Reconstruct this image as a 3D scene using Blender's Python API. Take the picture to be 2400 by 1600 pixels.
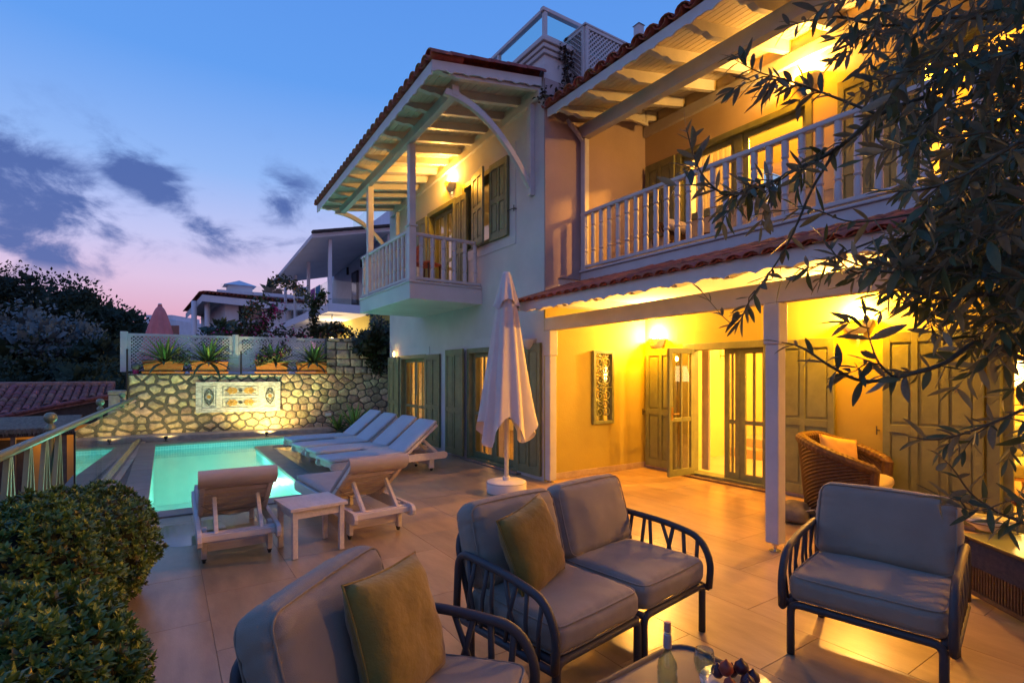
import bpy, bmesh, math, random
from mathutils import Vector as V, Matrix, Euler, noise as mnoise
random.seed(7)
R = math.radians
for o in list(bpy.data.objects): bpy.data.objects.remove(o)
scene = bpy.context.scene
COL = scene.collection

# ------------------------------------------------------------------ camera
F, HX, HY, H = 1228.0, 1200.0, 875.0, 1.6           # focal length and horizon in photo pixels, eye height in metres
YAW = math.atan((HX - 385) / F)
FW = V((math.sin(YAW), math.cos(YAW), 0)); RT = V((math.cos(YAW), -math.sin(YAW), 0)); UP = V((0, 0, 1))
EYE = V((0, 0, H))
cam = bpy.data.cameras.new('camera'); camo = bpy.data.objects.new('camera', cam); COL.objects.link(camo)
camo.location = EYE; camo.rotation_euler = (R(90), 0, -YAW)
cam.sensor_width = 36; cam.lens = 36 * F / 2400; cam.shift_y = (HY - 800) / 2400; cam.clip_start = .05; cam.clip_end = 3000
scene.camera = camo

def ray(x, y): return FW + RT * ((x - HX) / F) + UP * ((HY - y) / F)
def G(x, y, z=0.0): d = ray(x, y); return EYE + d * ((z - H) / d.z)          # onto a level plane
def WX(x, y, X): d = ray(x, y); return EYE + d * (X / d.x)                    # onto a wall facing the pool
def WY(x, y, Y): d = ray(x, y); return EYE + d * (Y / d.y)
def WL(x, y, p, q):                                                           # onto the vertical plane through p, q
    d = ray(x, y); n = V((q[1] - p[1], p[0] - q[0])); k = (V((p[0], p[1])).dot(n)) / (V((d.x, d.y)).dot(n)); return EYE + d * k
def DP(x, y, dep): return EYE + ray(x, y) * dep

# ------------------------------------------------------------------ world: dusk sky
world = bpy.data.worlds.new('World'); scene.world = world; world.use_nodes = True
nt = world.node_tree; N = nt.nodes; L = nt.links; N.clear()
def s2l(c): return tuple(((x / 255) / 12.92 if x / 255 <= .04045 else ((x / 255 + .055) / 1.055) ** 2.4) for x in c)
wout = N.new('ShaderNodeOutputWorld'); bg = N.new('ShaderNodeBackground'); L.new(bg.outputs[0], wout.inputs[0])
tc = N.new('ShaderNodeTexCoord'); sep = N.new('ShaderNodeSeparateXYZ'); L.new(tc.outputs['Generated'], sep.inputs[0])
def wmath(op, a, b=None, c=None, clamp=False):
    n = N.new('ShaderNodeMath'); n.operation = op; n.use_clamp = clamp
    for i, v in enumerate((a, b, c)):
        if v is None: continue
        if isinstance(v, (int, float)): n.inputs[i].default_value = v
        else: L.new(v, n.inputs[i])
    return n.outputs[0]
ramp = N.new('ShaderNodeValToRGB'); L.new(sep.outputs[2], ramp.inputs[0])
stops = [(0.0, (186, 116, 142)), (.06, (208, 144, 168)), (.10, (212, 164, 192)), (.15, (210, 184, 216)), (.215, (186, 188, 230)), (.32, (138, 174, 233)), (.46, (92, 150, 228)), (1.0, (52, 108, 205))]
el = ramp.color_ramp.elements
while len(el) < len(stops): el.new(.5)
for e, (p, c) in zip(el, stops): e.position = p; e.color = (*s2l(c), 1)
nz = N.new('ShaderNodeTexNoise'); nz.inputs['Scale'].default_value = 8.5; nz.inputs['Detail'].default_value = 10; nz.inputs['Roughness'].default_value = .62; nz.inputs['Distortion'].default_value = .35
mp = N.new('ShaderNodeMapping'); mp.inputs['Scale'].default_value = (1, 1, 1.7); L.new(tc.outputs['Generated'], mp.inputs[0]); L.new(mp.outputs[0], nz.inputs[0])
tot = None
def cloud(px, py, w, h, ang, k):
    global tot
    c = ray(px, py).normalized(); t1 = c.cross(UP).normalized(); t2 = t1.cross(c).normalized()
    ca, sa = math.cos(R(ang)), math.sin(R(ang)); a = t1 * ca + t2 * sa; b = t2 * ca - t1 * sa
    def dot(v):
        n = N.new('ShaderNodeVectorMath'); n.operation = 'DOT_PRODUCT'; L.new(tc.outputs['Generated'], n.inputs[0]); n.inputs[1].default_value = v; return n.outputs['Value']
    u = wmath('MULTIPLY', dot(a), 1 / w); v = wmath('MULTIPLY', dot(b), 1 / h)
    r = wmath('ADD', wmath('MULTIPLY', u, u), wmath('MULTIPLY', v, v))
    g = wmath('MULTIPLY', wmath('POWER', 2.718, wmath('MULTIPLY', r, -1.0)), k)
    g = wmath('MULTIPLY', g, wmath('GREATER_THAN', dot(c), 0))
    tot = g if tot is None else wmath('MAXIMUM', tot, g)
for a in ((60, 470, .15, .10, -14, 1.15), (30, 395, .10, .07, 0, 1.05), (170, 500, .12, .055, -18, 1.05), (110, 580, .11, .04, -5, .95), (350, 425, .10, .045, -24, 1.1), (290, 395, .05, .038, 0, .95), (440, 505, .085, .028, -28, 1.0), (520, 552, .07, .032, -12, .85), (610, 562, .085, .024, 4, .74), (670, 460, .065, .06, 20, .86), (480, 590, .07, .02, 0, .58), (330, 735, .03, .008, 0, .55), (-300, 520, .2, .1, 0, .9), (-650, 480, .3, .06, 0, .85)): cloud(*a)
dens = wmath('ADD', tot, wmath('MULTIPLY', wmath('SUBTRACT', nz.outputs['Fac'], .5), 4.2))
mr = N.new('ShaderNodeMapRange'); mr.interpolation_type = 'SMOOTHSTEP'; L.new(dens, mr.inputs[0]); mr.inputs[1].default_value = .25; mr.inputs[2].default_value = 1.25; mr.inputs[4].default_value = .95
fac = wmath('MULTIPLY', mr.outputs[0], wmath('MULTIPLY', tot, 1.3, clamp=True))
mx = N.new('ShaderNodeMixRGB'); L.new(fac, mx.inputs[0]); L.new(ramp.outputs[0], mx.inputs[1]); mx.inputs[2].default_value = (*s2l((66, 92, 158)), 1)
sky = N.new('ShaderNodeTexSky'); sky.sky_type = 'NISHITA'; sky.sun_disc = False; sky.sun_elevation = R(-2); sky.sun_rotation = R(-30)
addn = N.new('ShaderNodeMixRGB'); addn.blend_type = 'ADD'; addn.inputs[0].default_value = .05; L.new(mx.outputs[0], addn.inputs[1]); L.new(sky.outputs[0], addn.inputs[2])
L.new(addn.outputs[0], bg.inputs[0]); bg.inputs[1].default_value = 1.12
# afterglow of the sun below the horizon
sl = bpy.data.lights.new('sun', 'SUN'); sl.energy = .06; sl.angle = R(25); sl.color = (1, .62, .6)
so = bpy.data.objects.new('sun', sl); COL.objects.link(so); so.rotation_euler = (R(82), 0, R(180 + 30))
vs = scene.view_settings; vs.view_transform = 'Standard'; vs.look = 'None'; vs.gamma = 1; vs.exposure = 0; vs.use_curve_mapping = False

# ------------------------------------------------------------------ materials
MATS = {}
def M(name, col, rough=.6, var=.12, scale=6, bump=.0, bscale=None, metal=0, rnd=0.0, col2=None, stretch=(1, 1, 1), spec=.5, coord='Object', trans=0, hue=0.0, sheen=0, detail=4):
    m = bpy.data.materials.new(name); m.use_nodes = True; t = m.node_tree; n = t.nodes; l = t.links
    b = n['Principled BSDF']; b.inputs['Roughness'].default_value = rough; b.inputs['Metallic'].default_value = metal
    b.inputs['Specular IOR Level'].default_value = spec; b.inputs['Sheen Weight'].default_value = sheen
    c1 = tuple(x * (1 - var) for x in col); c2 = col2 or tuple(min(1, x * (1 + var)) for x in col)
    t_ = n.new('ShaderNodeTexCoord'); mp_ = n.new('ShaderNodeMapping'); mp_.inputs['Scale'].default_value = stretch
    oi = n.new('ShaderNodeObjectInfo')
    l.new(t_.outputs[coord], mp_.inputs[0])
    va = n.new('ShaderNodeVectorMath'); va.operation = 'ADD'; l.new(mp_.outputs[0], va.inputs[0])
    cb = n.new('ShaderNodeCombineXYZ'); mu = n.new('ShaderNodeMath'); mu.operation = 'MULTIPLY'; mu.inputs[1].default_value = 37.0; l.new(oi.outputs['Random'], mu.inputs[0])
    for i in range(3): l.new(mu.outputs[0], cb.inputs[i])
    l.new(cb.outputs[0], va.inputs[1])
    z = n.new('ShaderNodeTexNoise'); z.inputs['Scale'].default_value = scale; z.inputs['Detail'].default_value = detail; z.inputs['Roughness'].default_value = .6
    l.new(va.outputs[0], z.inputs[0])
    r = n.new('ShaderNodeValToRGB'); l.new(z.outputs['Fac'], r.inputs[0]); r.color_ramp.elements[0].position = .3; r.color_ramp.elements[1].position = .7
    r.color_ramp.elements[0].color = (*c1, 1); r.color_ramp.elements[1].color = (*c2, 1)
    src = r.outputs[0]
    if rnd or hue:
        hs = n.new('ShaderNodeHueSaturation'); l.new(src, hs.inputs['Color'])
        q = n.new('ShaderNodeMapRange'); l.new(oi.outputs['Random'], q.inputs[0]); q.inputs[3].default_value = 1 - rnd; q.inputs[4].default_value = 1 + rnd; l.new(q.outputs[0], hs.inputs['Value'])
        if hue:
            w = n.new('ShaderNodeMath'); w.operation = 'MULTIPLY'; w.inputs[1].default_value = 7.31; l.new(oi.outputs['Random'], w.inputs[0])
            w2 = n.new('ShaderNodeMath'); w2.operation = 'FRACT'; l.new(w.outputs[0], w2.inputs[0])
            q2 = n.new('ShaderNodeMapRange'); l.new(w2.outputs[0], q2.inputs[0]); q2.inputs[3].default_value = .5 - hue; q2.inputs[4].default_value = .5 + hue; l.new(q2.outputs[0], hs.inputs['Hue'])
        src = hs.outputs[0]
    l.new(src, b.inputs['Base Color'])
    if bump:
        z2 = n.new('ShaderNodeTexNoise'); z2.inputs['Scale'].default_value = bscale or scale * 4; z2.inputs['Detail'].default_value = 5; l.new(va.outputs[0], z2.inputs[0])
        bp = n.new('ShaderNodeBump'); bp.inputs['Strength'].default_value = bump; bp.inputs['Distance'].default_value = .02; l.new(z2.outputs['Fac'], bp.inputs['Height']); l.new(bp.outputs[0], b.inputs['Normal'])
    if trans:
        tr = n.new('ShaderNodeBsdfTranslucent'); l.new(src, tr.inputs[0]); ms = n.new('ShaderNodeMixShader'); ms.inputs[0].default_value = trans
        l.new(b.outputs[0], ms.inputs[1]); l.new(tr.outputs[0], ms.inputs[2]); l.new(ms.outputs[0], n['Material Output'].inputs[0])
    MATS[name] = m; return m
def EM(name, col, s):
    m = bpy.data.materials.new(name); m.use_nodes = True; n = m.node_tree.nodes; b = n['Principled BSDF']
    b.inputs['Base Color'].default_value = (.8, .7, .5, 1); b.inputs['Emission Color'].default_value = (*col, 1); b.inputs['Emission Strength'].default_value = s
    MATS[name] = m; return m
def GLASS(name, tint=(.9, .96, .94), rough=0.0, ior=1.45, refl=1.0, bump=0):
    m = bpy.data.materials.new(name); m.use_nodes = True; t = m.node_tree; n = t.nodes; l = t.links; n.clear()
    o = n.new('ShaderNodeOutputMaterial'); ms = n.new('ShaderNodeMixShader'); tr = n.new('ShaderNodeBsdfTransparent'); gl = n.new('ShaderNodeBsdfGlossy'); fr = n.new('ShaderNodeMath')
    tr.inputs[0].default_value = (*tint, 1); gl.inputs['Roughness'].default_value = rough; gl.inputs[0].default_value = (refl, refl, refl, 1)
    lw = n.new('ShaderNodeLayerWeight'); lw.inputs[0].default_value = .5; pw = n.new('ShaderNodeMath'); pw.operation = 'POWER'; l.new(lw.outputs['Facing'], pw.inputs[0]); pw.inputs[1].default_value = 4.0
    f0 = ((ior - 1) / (ior + 1)) ** 2; fr.operation = 'MULTIPLY_ADD'; l.new(pw.outputs[0], fr.inputs[0]); fr.inputs[1].default_value = 1 - f0; fr.inputs[2].default_value = f0
    l.new(fr.outputs[0], ms.inputs[0]); l.new(tr.outputs[0], ms.inputs[1]); l.new(gl.outputs[0], ms.inputs[2]); l.new(ms.outputs[0], o.inputs[0])
    if bump:
        tcn = n.new('ShaderNodeTexCoord'); z = n.new('ShaderNodeTexNoise'); z.inputs['Scale'].default_value = 1.6; z.inputs['Detail'].default_value = 2; l.new(tcn.outputs['Object'], z.inputs[0])
        bp = n.new('ShaderNodeBump'); bp.inputs['Strength'].default_value = bump; bp.inputs['Distance'].default_value = .02; l.new(z.outputs['Fac'], bp.inputs['Height'])
        l.new(bp.outputs[0], gl.inputs['Normal']); l.new(bp.outputs[0], lw.inputs['Normal'])
    MATS[name] = m; return m

M('plaster', (.50, .50, .50), .85, .10, 1.3, .2, 45, detail=9)
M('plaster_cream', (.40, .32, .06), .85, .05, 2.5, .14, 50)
M('plaster_pink_glow', (.35, .275, .27), .85, .10, 1.3, .2, 45, detail=9)  # side wall plaster with the warm pink light worked into its base colour
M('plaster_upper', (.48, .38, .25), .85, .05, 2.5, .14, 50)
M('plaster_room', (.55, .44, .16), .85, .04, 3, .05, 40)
M('white_paint', (.47, .47, .475), .5, .07, 5, .08, 30, stretch=(1, 1, 1))
M('ceiling_board', (.46, .42, .35), .55, .07, 4, .06, 30, rnd=.05)
M('green_paint', (.165, .185, .085), .5, .16, 7, .15, 40, rnd=.06)
M('travertine', (.38, .27, .152), .29, .22, 2.2, .06, 40, rnd=.07, stretch=(3.2, .8, 1), detail=8)
M('coping', (.24, .175, .135), .5, .18, 5, .1, 40, rnd=.1, detail=7)
M('grout', (.17, .125, .09), .8, .2, 20, .1)
M('kerb_stone', (.42, .33, .25), .6, .2, 8, .15)
M('stone', (.50, .39, .22), .85, .42, 11, 1.0, 30, rnd=.36, hue=.03, detail=8)
M('ashlar', (.36, .31, .23), .85, .25, 10, .8, 24, rnd=.15, detail=8)
M('mortar', (.11, .10, .075), .95, .25, 14, .5, 60)
M('pebble_white', (.62, .6, .55), .7, .2, 30)
M('terracotta', (.46, .15, .025), .6, .12, 6, .1, 40, rnd=.06)
M('tile_red', (.27, .075, .045), .75, .35, 9, .3, 40, rnd=.25, hue=.012)
M('tile_old', (.25, .105, .085), .85, .4, 7, .4, 30, rnd=.32, hue=.02)
M('dark_timber', (.05, .035, .03), .8, .3, 8, .2)
M('timber', (.14, .085, .05), .7, .3, 8, .2, stretch=(1, 6, 1))
M('thatch', (.20, .15, .10), .95, .4, 20, .5)
M('ochre_wall', (.55, .30, .09), .9, .1, 3)
M('rail_green', (.15, .19, .11), .35, .1, 4, spec=.6)
M('black_metal', (.012, .012, .013), .5, .1, 4)
M('iron', (.04, .035, .03), .6, .2, 10)
M('chrome', (.5, .5, .5), .25, .05, 4, metal=1)
M('brass', (.5, .33, .1), .35, .1, 8, metal=1)
M('lounger_wood', (.62, .55, .49), .55, .10, 5, .12, 40, stretch=(8, 1, 8), rnd=.05)
M('lounger_fabric', (.50, .51, .53), .85, .05, 4, .10, 220, sheen=.1)
M('beige_fabric', (.40, .35, .31), .9, .08, 4, .12, 220)
M('canvas', (.58, .53, .51), .85, .07, 3, .2, 14, trans=.12)
M('canvas_pink', (.62, .20, .19), .85, .12, 3, .2, 14)
M('plastic_white', (.62, .6, .58), .45, .04, 3)
M('sofa_fabric', (.275, .235, .175), .92, .10, 4, .35, 420, sheen=.15)
M('sofa_frame', (.055, .05, .05), .55, .1, 6, spec=.4)
M('olive_pillow', (.215, .14, .016), .85, .18, 5, .25, 30, sheen=.2)
M('gold_pillow', (.60, .37, .12), .8, .1, 5, .1, 60)
M('wicker', (.085, .04, .015), .6, .3, 30, .2, 90, rnd=.08)
M('wicker_dark', (.085, .045, .022), .6, .3, 30, .2, 90)
M('white_wash', (.56, .56, .50), .8, .62, 9, .3, 30, col2=(.70, .70, .64), stretch=(1, 1, 3), detail=8)
M('gold_leaf', (.42, .24, .05), .5, .25, 20)
M('slate_ornament', (.07, .08, .08), .6, .3, 20)
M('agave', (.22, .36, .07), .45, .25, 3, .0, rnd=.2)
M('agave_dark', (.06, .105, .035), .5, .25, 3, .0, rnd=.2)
M('olive_top', (.055, .07, .045), .42, .25, 12, rnd=.22, spec=.5, trans=.10)
M('olive_leaf_mix', (.055, .07, .045), .45, .3, 5, spec=.5, trans=.10, col2=(.14, .15, .12))
M('bark', (.10, .08, .06), .9, .35, 12, .6, 40)
M('twig', (.09, .085, .05), .8, .3, 20)
M('shrub_leaf', (.115, .19, .035), .42, .38, 7, rnd=.1, trans=.12, spec=.5)
M('shrub_leaf_new', (.13, .115, .03), .45, .3, 7, trans=.12)
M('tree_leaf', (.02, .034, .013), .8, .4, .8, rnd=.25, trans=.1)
M('tree_leaf_grey', (.11, .13, .12), .6, .3, .8, rnd=.2, trans=.1)
M('ivy_leaf', (.05, .065, .02), .5, .4, 2, trans=.1)
M('flower_pink', (.55, .05, .22), .6, .3, 5, trans=.2)
M('flower_orange', (.6, .16, .06), .6, .3, 5, trans=.2)
M('dry_vine', (.045, .035, .03), .9, .3, 10)
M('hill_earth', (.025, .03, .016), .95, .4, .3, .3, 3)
M('soil', (.05, .038, .026), .95, .3, 12, .5)
M('house_far', (.60, .59, .63), .8, .06, 1.5)
M('house_blue', (.55, .60, .66), .8, .08, 2)
M('dark_glass', (.02, .025, .03), .08, .1, 2, spec=.8)
M('curtain', (.62, .56, .48), .9, .06, 4, trans=.35)
M('room_floor', (.46, .36, .24), .35, .12, 2, rnd=.06)
M('towel_purple', (.28, .06, .26), .9, .15, 5)
M('towel_blue', (.05, .16, .3), .9, .15, 5)
M('bag_cloth', (.16, .14, .11), .85, .3, 9, .2)
M('bag_pale', (.4, .38, .36), .85, .3, 9, .2)
M('red_cloth', (.42, .05, .04), .9, .15, 6)
M('sage_fabric', (.25, .27, .17), .9, .1, 5)
M('wood_furniture', (.28, .15, .07), .5, .2, 6, stretch=(1, 6, 1))
M('bowl_white', (.6, .58, .52), .25, .05, 6)
M('bowl_pattern', (.05, .16, .12), .3, .6, 22, col2=(.55, .52, .42))
M('bowl_stripe', (.16, .08, .05), .4, .2, 6)
M('fig', (.055, .012, .02), .35, .4, 12)
M('peach', (.30, .05, .02), .45, .4, 8)
M('cork', (.45, .22, .18), .6, .1, 8)
M('label_foil', (.45, .45, .47), .3, .1, 8, metal=.6)
M('table_top', (.15, .13, .115), .22, .1, 5)
M('switch_plate', (.66, .63, .55), .4, .05, 4)
M('brick_red', (.40, .10, .05), .8, .2, 10)
EM('bulb', (1, .62, .16), 34); EM('bulb_small', (1, .55, .14), 18); EM('lamp_shade_lit', (1, .74, .30), 9)
GLASS('glass', (.86, .93, .90)); GLASS('pane', (.95, .93, .86), ior=1.35); GLASS('bottle_glass', (.80, .86, .82), ior=1.5); GLASS('table_glass', (.75, .82, .55), ior=1.5)
GLASS('water', (.72, .96, .92), rough=.22, ior=1.2, bump=.04, refl=.55)

def pool_mat():
    m = bpy.data.materials.new('pool_mosaic'); m.use_nodes = True; t = m.node_tree; n = t.nodes; l = t.links; b = n['Principled BSDF']; b.inputs['Roughness'].default_value = .35
    g = n.new('ShaderNodeNewGeometry'); br = n.new('ShaderNodeTexBrick'); sp = n.new('ShaderNodeSeparateXYZ'); l.new(g.outputs['Position'], sp.inputs[0])
    ad = n.new('ShaderNodeMath'); ad.operation = 'ADD'; l.new(sp.outputs[0], ad.inputs[0]); l.new(sp.outputs[1], ad.inputs[1])
    cb = n.new('ShaderNodeCombineXYZ'); l.new(ad.outputs[0], cb.inputs[0]); l.new(sp.outputs[2], cb.inputs[1]); l.new(cb.outputs[0], br.inputs[0])
    br.offset = 0; br.inputs['Scale'].default_value = 1; br.inputs['Brick Width'].default_value = .05; br.inputs['Row Height'].default_value = .05; br.inputs['Mortar Size'].default_value = .004
    br.inputs['Color1'].default_value = (.16, .40, .42, 1); br.inputs['Color2'].default_value = (.22, .48, .48, 1); br.inputs['Mortar'].default_value = (.5, .62, .58, 1)
    l.new(br.outputs[0], b.inputs['Base Color']); MATS['pool_mosaic'] = m
pool_mat()
M('pool_floor', (.42, .66, .62), .5, .06, 3)

# ------------------------------------------------------------------ mesh helpers
OFF = {}
class MB:
    def __init__(s): s.v = []; s.f = []
    def _a(s, vs, fs):
        k = len(s.v); s.v += [V(p) for p in vs]; s.f += [tuple(i + k for i in f) for f in fs]; return s
    def bx(s, x0, x1, y0, y1, z0, z1):
        return s._a([(x0, y0, z0), (x1, y0, z0), (x1, y1, z0), (x0, y1, z0), (x0, y0, z1), (x1, y0, z1), (x1, y1, z1), (x0, y1, z1)],
                    [(3, 2, 1, 0), (4, 5, 6, 7), (0, 1, 5, 4), (1, 2, 6, 5), (2, 3, 7, 6), (3, 0, 4, 7)])
    def box(s, c, d, rot=None):
        k = MB().bx(-d[0] / 2, d[0] / 2, -d[1] / 2, d[1] / 2, -d[2] / 2, d[2] / 2); m = Matrix.Translation(c)
        if rot is not None: m = m @ (rot if isinstance(rot, Matrix) else Euler(rot).to_matrix().to_4x4())
        return s.add(k, m)
    def bar(s, p, q, w, h, up=(0, 0, 1)):
        p = V(p); q = V(q); d = (q - p); ln = d.length; d.normalize(); sd = d.cross(V(up)); sd = sd.normalized() if sd.length > 1e-5 else V((1, 0, 0)); u = sd.cross(d)
        vs = []
        for b in (p, q):
            for a, c in ((-1, -1), (1, -1), (1, 1), (-1, 1)): vs.append(b + sd * (a * w / 2) + u * (c * h / 2))
        return s._a(vs, [(3, 2, 1, 0), (4, 5, 6, 7), (0, 1, 5, 4), (1, 2, 6, 5), (2, 3, 7, 6), (3, 0, 4, 7)])
    def tube(s, pts, r, n=8, flat=1.0, up=None):
        pts = [V(p) for p in pts]; m = len(pts); rs = r if isinstance(r, (list, tuple)) else [r] * m; vs = []; prev = None
        for i, p in enumerate(pts):
            d = (pts[min(i + 1, m - 1)] - pts[max(i - 1, 0)]).normalized()
            if prev is None:
                a = V(up) if up is not None else (V((0, 0, 1)) if abs(d.z) < .9 else V((1, 0, 0)))
                sd = d.cross(a).normalized()
            else: sd = (prev - d * prev.dot(d)).normalized()
            prev = sd; u = sd.cross(d)
            for j in range(n):
                t = 2 * math.pi * j / n; vs.append(p + sd * (math.cos(t) * rs[i]) + u * (math.sin(t) * rs[i] * flat))
        fs = [(i * n + j, i * n + (j + 1) % n, (i + 1) * n + (j + 1) % n, (i + 1) * n + j) for i in range(m - 1) for j in range(n)]
        fs += [tuple(range(n - 1, -1, -1)), tuple((m - 1) * n + j for j in range(n))]
        return s._a(vs, fs)
    def lathe(s, prof, n=16, c=(0, 0, 0), M_=None, sx=1, sy=1):
        vs = []; c = V(c)
        for r, z in prof:
            for j in range(n): t = 2 * math.pi * j / n; vs.append(c + V((math.cos(t) * r * sx, math.sin(t) * r * sy, z)))
        m = len(prof); fs = [(i * n + j, i * n + (j + 1) % n, (i + 1) * n + (j + 1) % n, (i + 1) * n + j) for i in range(m - 1) for j in range(n)]
        if prof[0][0] > 1e-4: fs.append(tuple(range(n - 1, -1, -1)))
        if prof[-1][0] > 1e-4: fs.append(tuple((m - 1) * n + j for j in range(n)))
        if M_ is not None: vs = [M_ @ v for v in vs]
        return s._a(vs, fs)
    def prism(s, poly, f):                       # poly 2-D (counter-clockwise), f(a, b, k) -> point, k = 0 / 1
        n = len(poly); vs = [f(a, b, 0) for a, b in poly] + [f(a, b, 1) for a, b in poly]
        return s._a(vs, [tuple(range(n - 1, -1, -1)), tuple(range(n, 2 * n))] + [(i, (i + 1) % n, n + (i + 1) % n, n + i) for i in range(n)])
    def strip(s, A, B, f):                       # solid board between two 2-D curves of equal length, thickness from f
        n = len(A); vs = []
        for k in (0, 1):
            vs += [f(a, b, k) for a, b in A] + [f(a, b, k) for a, b in B]
        fs = []
        for i in range(n - 1):
            fs += [(i, i + 1, n + i + 1, n + i), (3 * n + i, 3 * n + i + 1, 2 * n + i + 1, 2 * n + i), (2 * n + i, 2 * n + i + 1, i + 1, i), (n + i, n + i + 1, 3 * n + i + 1, 3 * n + i)]
        fs += [(0, n, 3 * n, 2 * n), (n - 1, 3 * n - 1, 4 * n - 1, 2 * n - 1)]
        return s._a(vs, fs)
    def add(s, o, m=None): return s._a([m @ v for v in o.v] if m is not None else o.v, o.f)
    def mesh(s, name, smooth=False, recenter=True, c=None):
        if c is None:
            if recenter and s.v:
                lo = V([min(v[i] for v in s.v) for i in range(3)]); hi = V([max(v[i] for v in s.v) for i in range(3)]); c = (lo + hi) / 2
            else: c = V((0, 0, 0))
        me = bpy.data.meshes.new(name); me.from_pydata([v - c for v in s.v], [], s.f); me.update()
        if smooth is True: me.polygons.foreach_set('use_smooth', [True] * len(me.polygons))
        return me, c
    def build(s, name, mat, parent=None, smooth=False, bevel=0, kind=None, label=None, auto=None, fix=False):
        me, c = s.mesh(name, smooth)
        if fix or bevel:
            b = bmesh.new(); b.from_mesh(me); bmesh.ops.recalc_face_normals(b, faces=b.faces); b.to_mesh(me); b.free()
            if smooth is True: me.polygons.foreach_set('use_smooth', [True] * len(me.polygons))
        me.materials.append(MATS[mat] if isinstance(mat, str) else mat)
        if auto: me.polygons.foreach_set('use_smooth', [True] * len(me.polygons)); me.set_sharp_from_angle(angle=R(auto))
        o = bpy.data.objects.new(name, me); COL.objects.link(o)
        if parent is not None: o.parent = parent; o.location = c - OFF[parent]
        else: o.location = c
        OFF[o] = c
        if bevel:
            bm = o.modifiers.new('bevel', 'BEVEL'); bm.width = bevel; bm.segments = 2; bm.limit_method = 'ANGLE'; bm.angle_limit = R(40)
        if kind: o['kind'] = kind
        if label: o['label'] = label
        return o
def thing(name, label, cat, loc=(0, 0, 0), rz=0, group=None, local=True):
    o = bpy.data.objects.new(name, None); COL.objects.link(o); o.location = loc; o.rotation_euler = (0, 0, rz); o.empty_display_size = .1
    OFF[o] = V((0, 0, 0)) if local else V(loc)
    o['label'] = label; o['category'] = cat
    if group: o['group'] = group
    return o
def tag(o, label, cat, group=None):
    o['label'] = label; o['category'] = cat
    if group: o['group'] = group
    return o
def copy_tree(o, parent=None):
    c = o.copy(); COL.objects.link(c); c.parent = parent
    for ch in list(o.children): copy_tree(ch, c)
    return c
def place(o, loc, rz=0, label=None, group=None):
    o.location = loc; o.rotation_euler = (0, 0, rz)
    if label: o['label'] = label
    if group: o['group'] = group
    return o
def inst(name, me, parent, loc, rot=(0, 0, 0), sc=(1, 1, 1)):
    o = bpy.data.objects.new(name, me); COL.objects.link(o); o.parent = parent
    o.location = V(loc) - (OFF[parent] if parent is not None else V((0, 0, 0))); o.rotation_euler = rot; o.scale = sc; return o
def shared(mb, name, mat, smooth=False, auto=None):
    me, c = mb.mesh(name, smooth, recenter=False); me.materials.append(MATS[mat])
    if auto: me.polygons.foreach_set('use_smooth', [True] * len(me.polygons)); me.set_sharp_from_angle(angle=R(auto))
    return me
def lamp(name, loc, power, col, radius=.04, typ='POINT', rot=None, parent=None, spot=None, blend=.6):
    l_ = bpy.data.lights.new(name, typ); l_.energy = power; l_.color = col; l_.shadow_soft_size = radius
    if spot: l_.spot_size = R(spot); l_.spot_blend = blend
    o = bpy.data.objects.new(name, l_); COL.objects.link(o)
    if parent is not None: o.parent = parent; o.location = V(loc) - OFF[parent]
    else: o.location = loc
    if rot is not None: o.rotation_euler = V(rot).to_track_quat('-Z', 'Y').to_euler()
    return o
def cushion(w, d, h, r=.06, puff=.03, n=10, mb=None, M_=None, wr=0, seed=0, pucker=0):
    # rounded, puffed box centred at the origin
    mb = mb or MB(); b = bmesh.new(); bmesh.ops.create_cube(b, size=2); bmesh.ops.subdivide_edges(b, edges=b.edges, cuts=n, use_grid_fill=True)
    hw, hd, hh = w / 2, d / 2, h / 2; vs = []
    for v in b.verts:
        u = V(v.co); p = V((u.x * hw, u.y * hd, u.z * hh)); q = V((max(-hw + r, min(hw - r, p.x)), max(-hd + r, min(hd - r, p.y)), max(-hh + r, min(hh - r, p.z))))
        dd = p - q
        if dd.length > 1e-6: p = q + dd.normalized() * min(r, dd.length if max(abs(u.x), abs(u.y), abs(u.z)) < .999 else r)
        k = (1 - u.x ** 2) * (1 - u.y ** 2); p.z += puff * k * (1 if u.z > 0 else -.35) * abs(u.z)
        p.x += puff * .5 * (1 - u.y ** 2) * (1 - u.z ** 2) * u.x; p.y += puff * .5 * (1 - u.x ** 2) * (1 - u.z ** 2) * u.y
        if pucker:
            e = max(abs(u.x), abs(u.y)); k2 = max(0, (e - .62) / .38) ** 1.5; t_ = (p.x if abs(u.y) > abs(u.x) else p.y); wv = math.sin(t_ * 95 + 4 * mnoise.noise(V((t_ * 7, seed, u.z)))) * (.5 + mnoise.noise(V((t_ * 11, seed + 3, 0))))
            p.z += pucker * k2 * wv * u.z; q3 = 1 + pucker * 1.2 * k2 * wv; p.x *= q3; p.y *= q3
            p.z += pucker * 1.6 * mnoise.noise(V((p.x * 5 + seed, p.y * 3, 2))) * abs(u.z)
        if wr: p += V((mnoise.noise(p * 9 + V((seed, 0, 0))), mnoise.noise(p * 9 + V((0, seed, 7))), mnoise.noise(p * 9 + V((3, 9, seed))))) * wr
        vs.append(M_ @ p if M_ is not None else p)
    b.verts.index_update(); fs = [tuple(x.index for x in f.verts) for f in b.faces]; b.free(); mb._a(vs, fs); return mb
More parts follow.
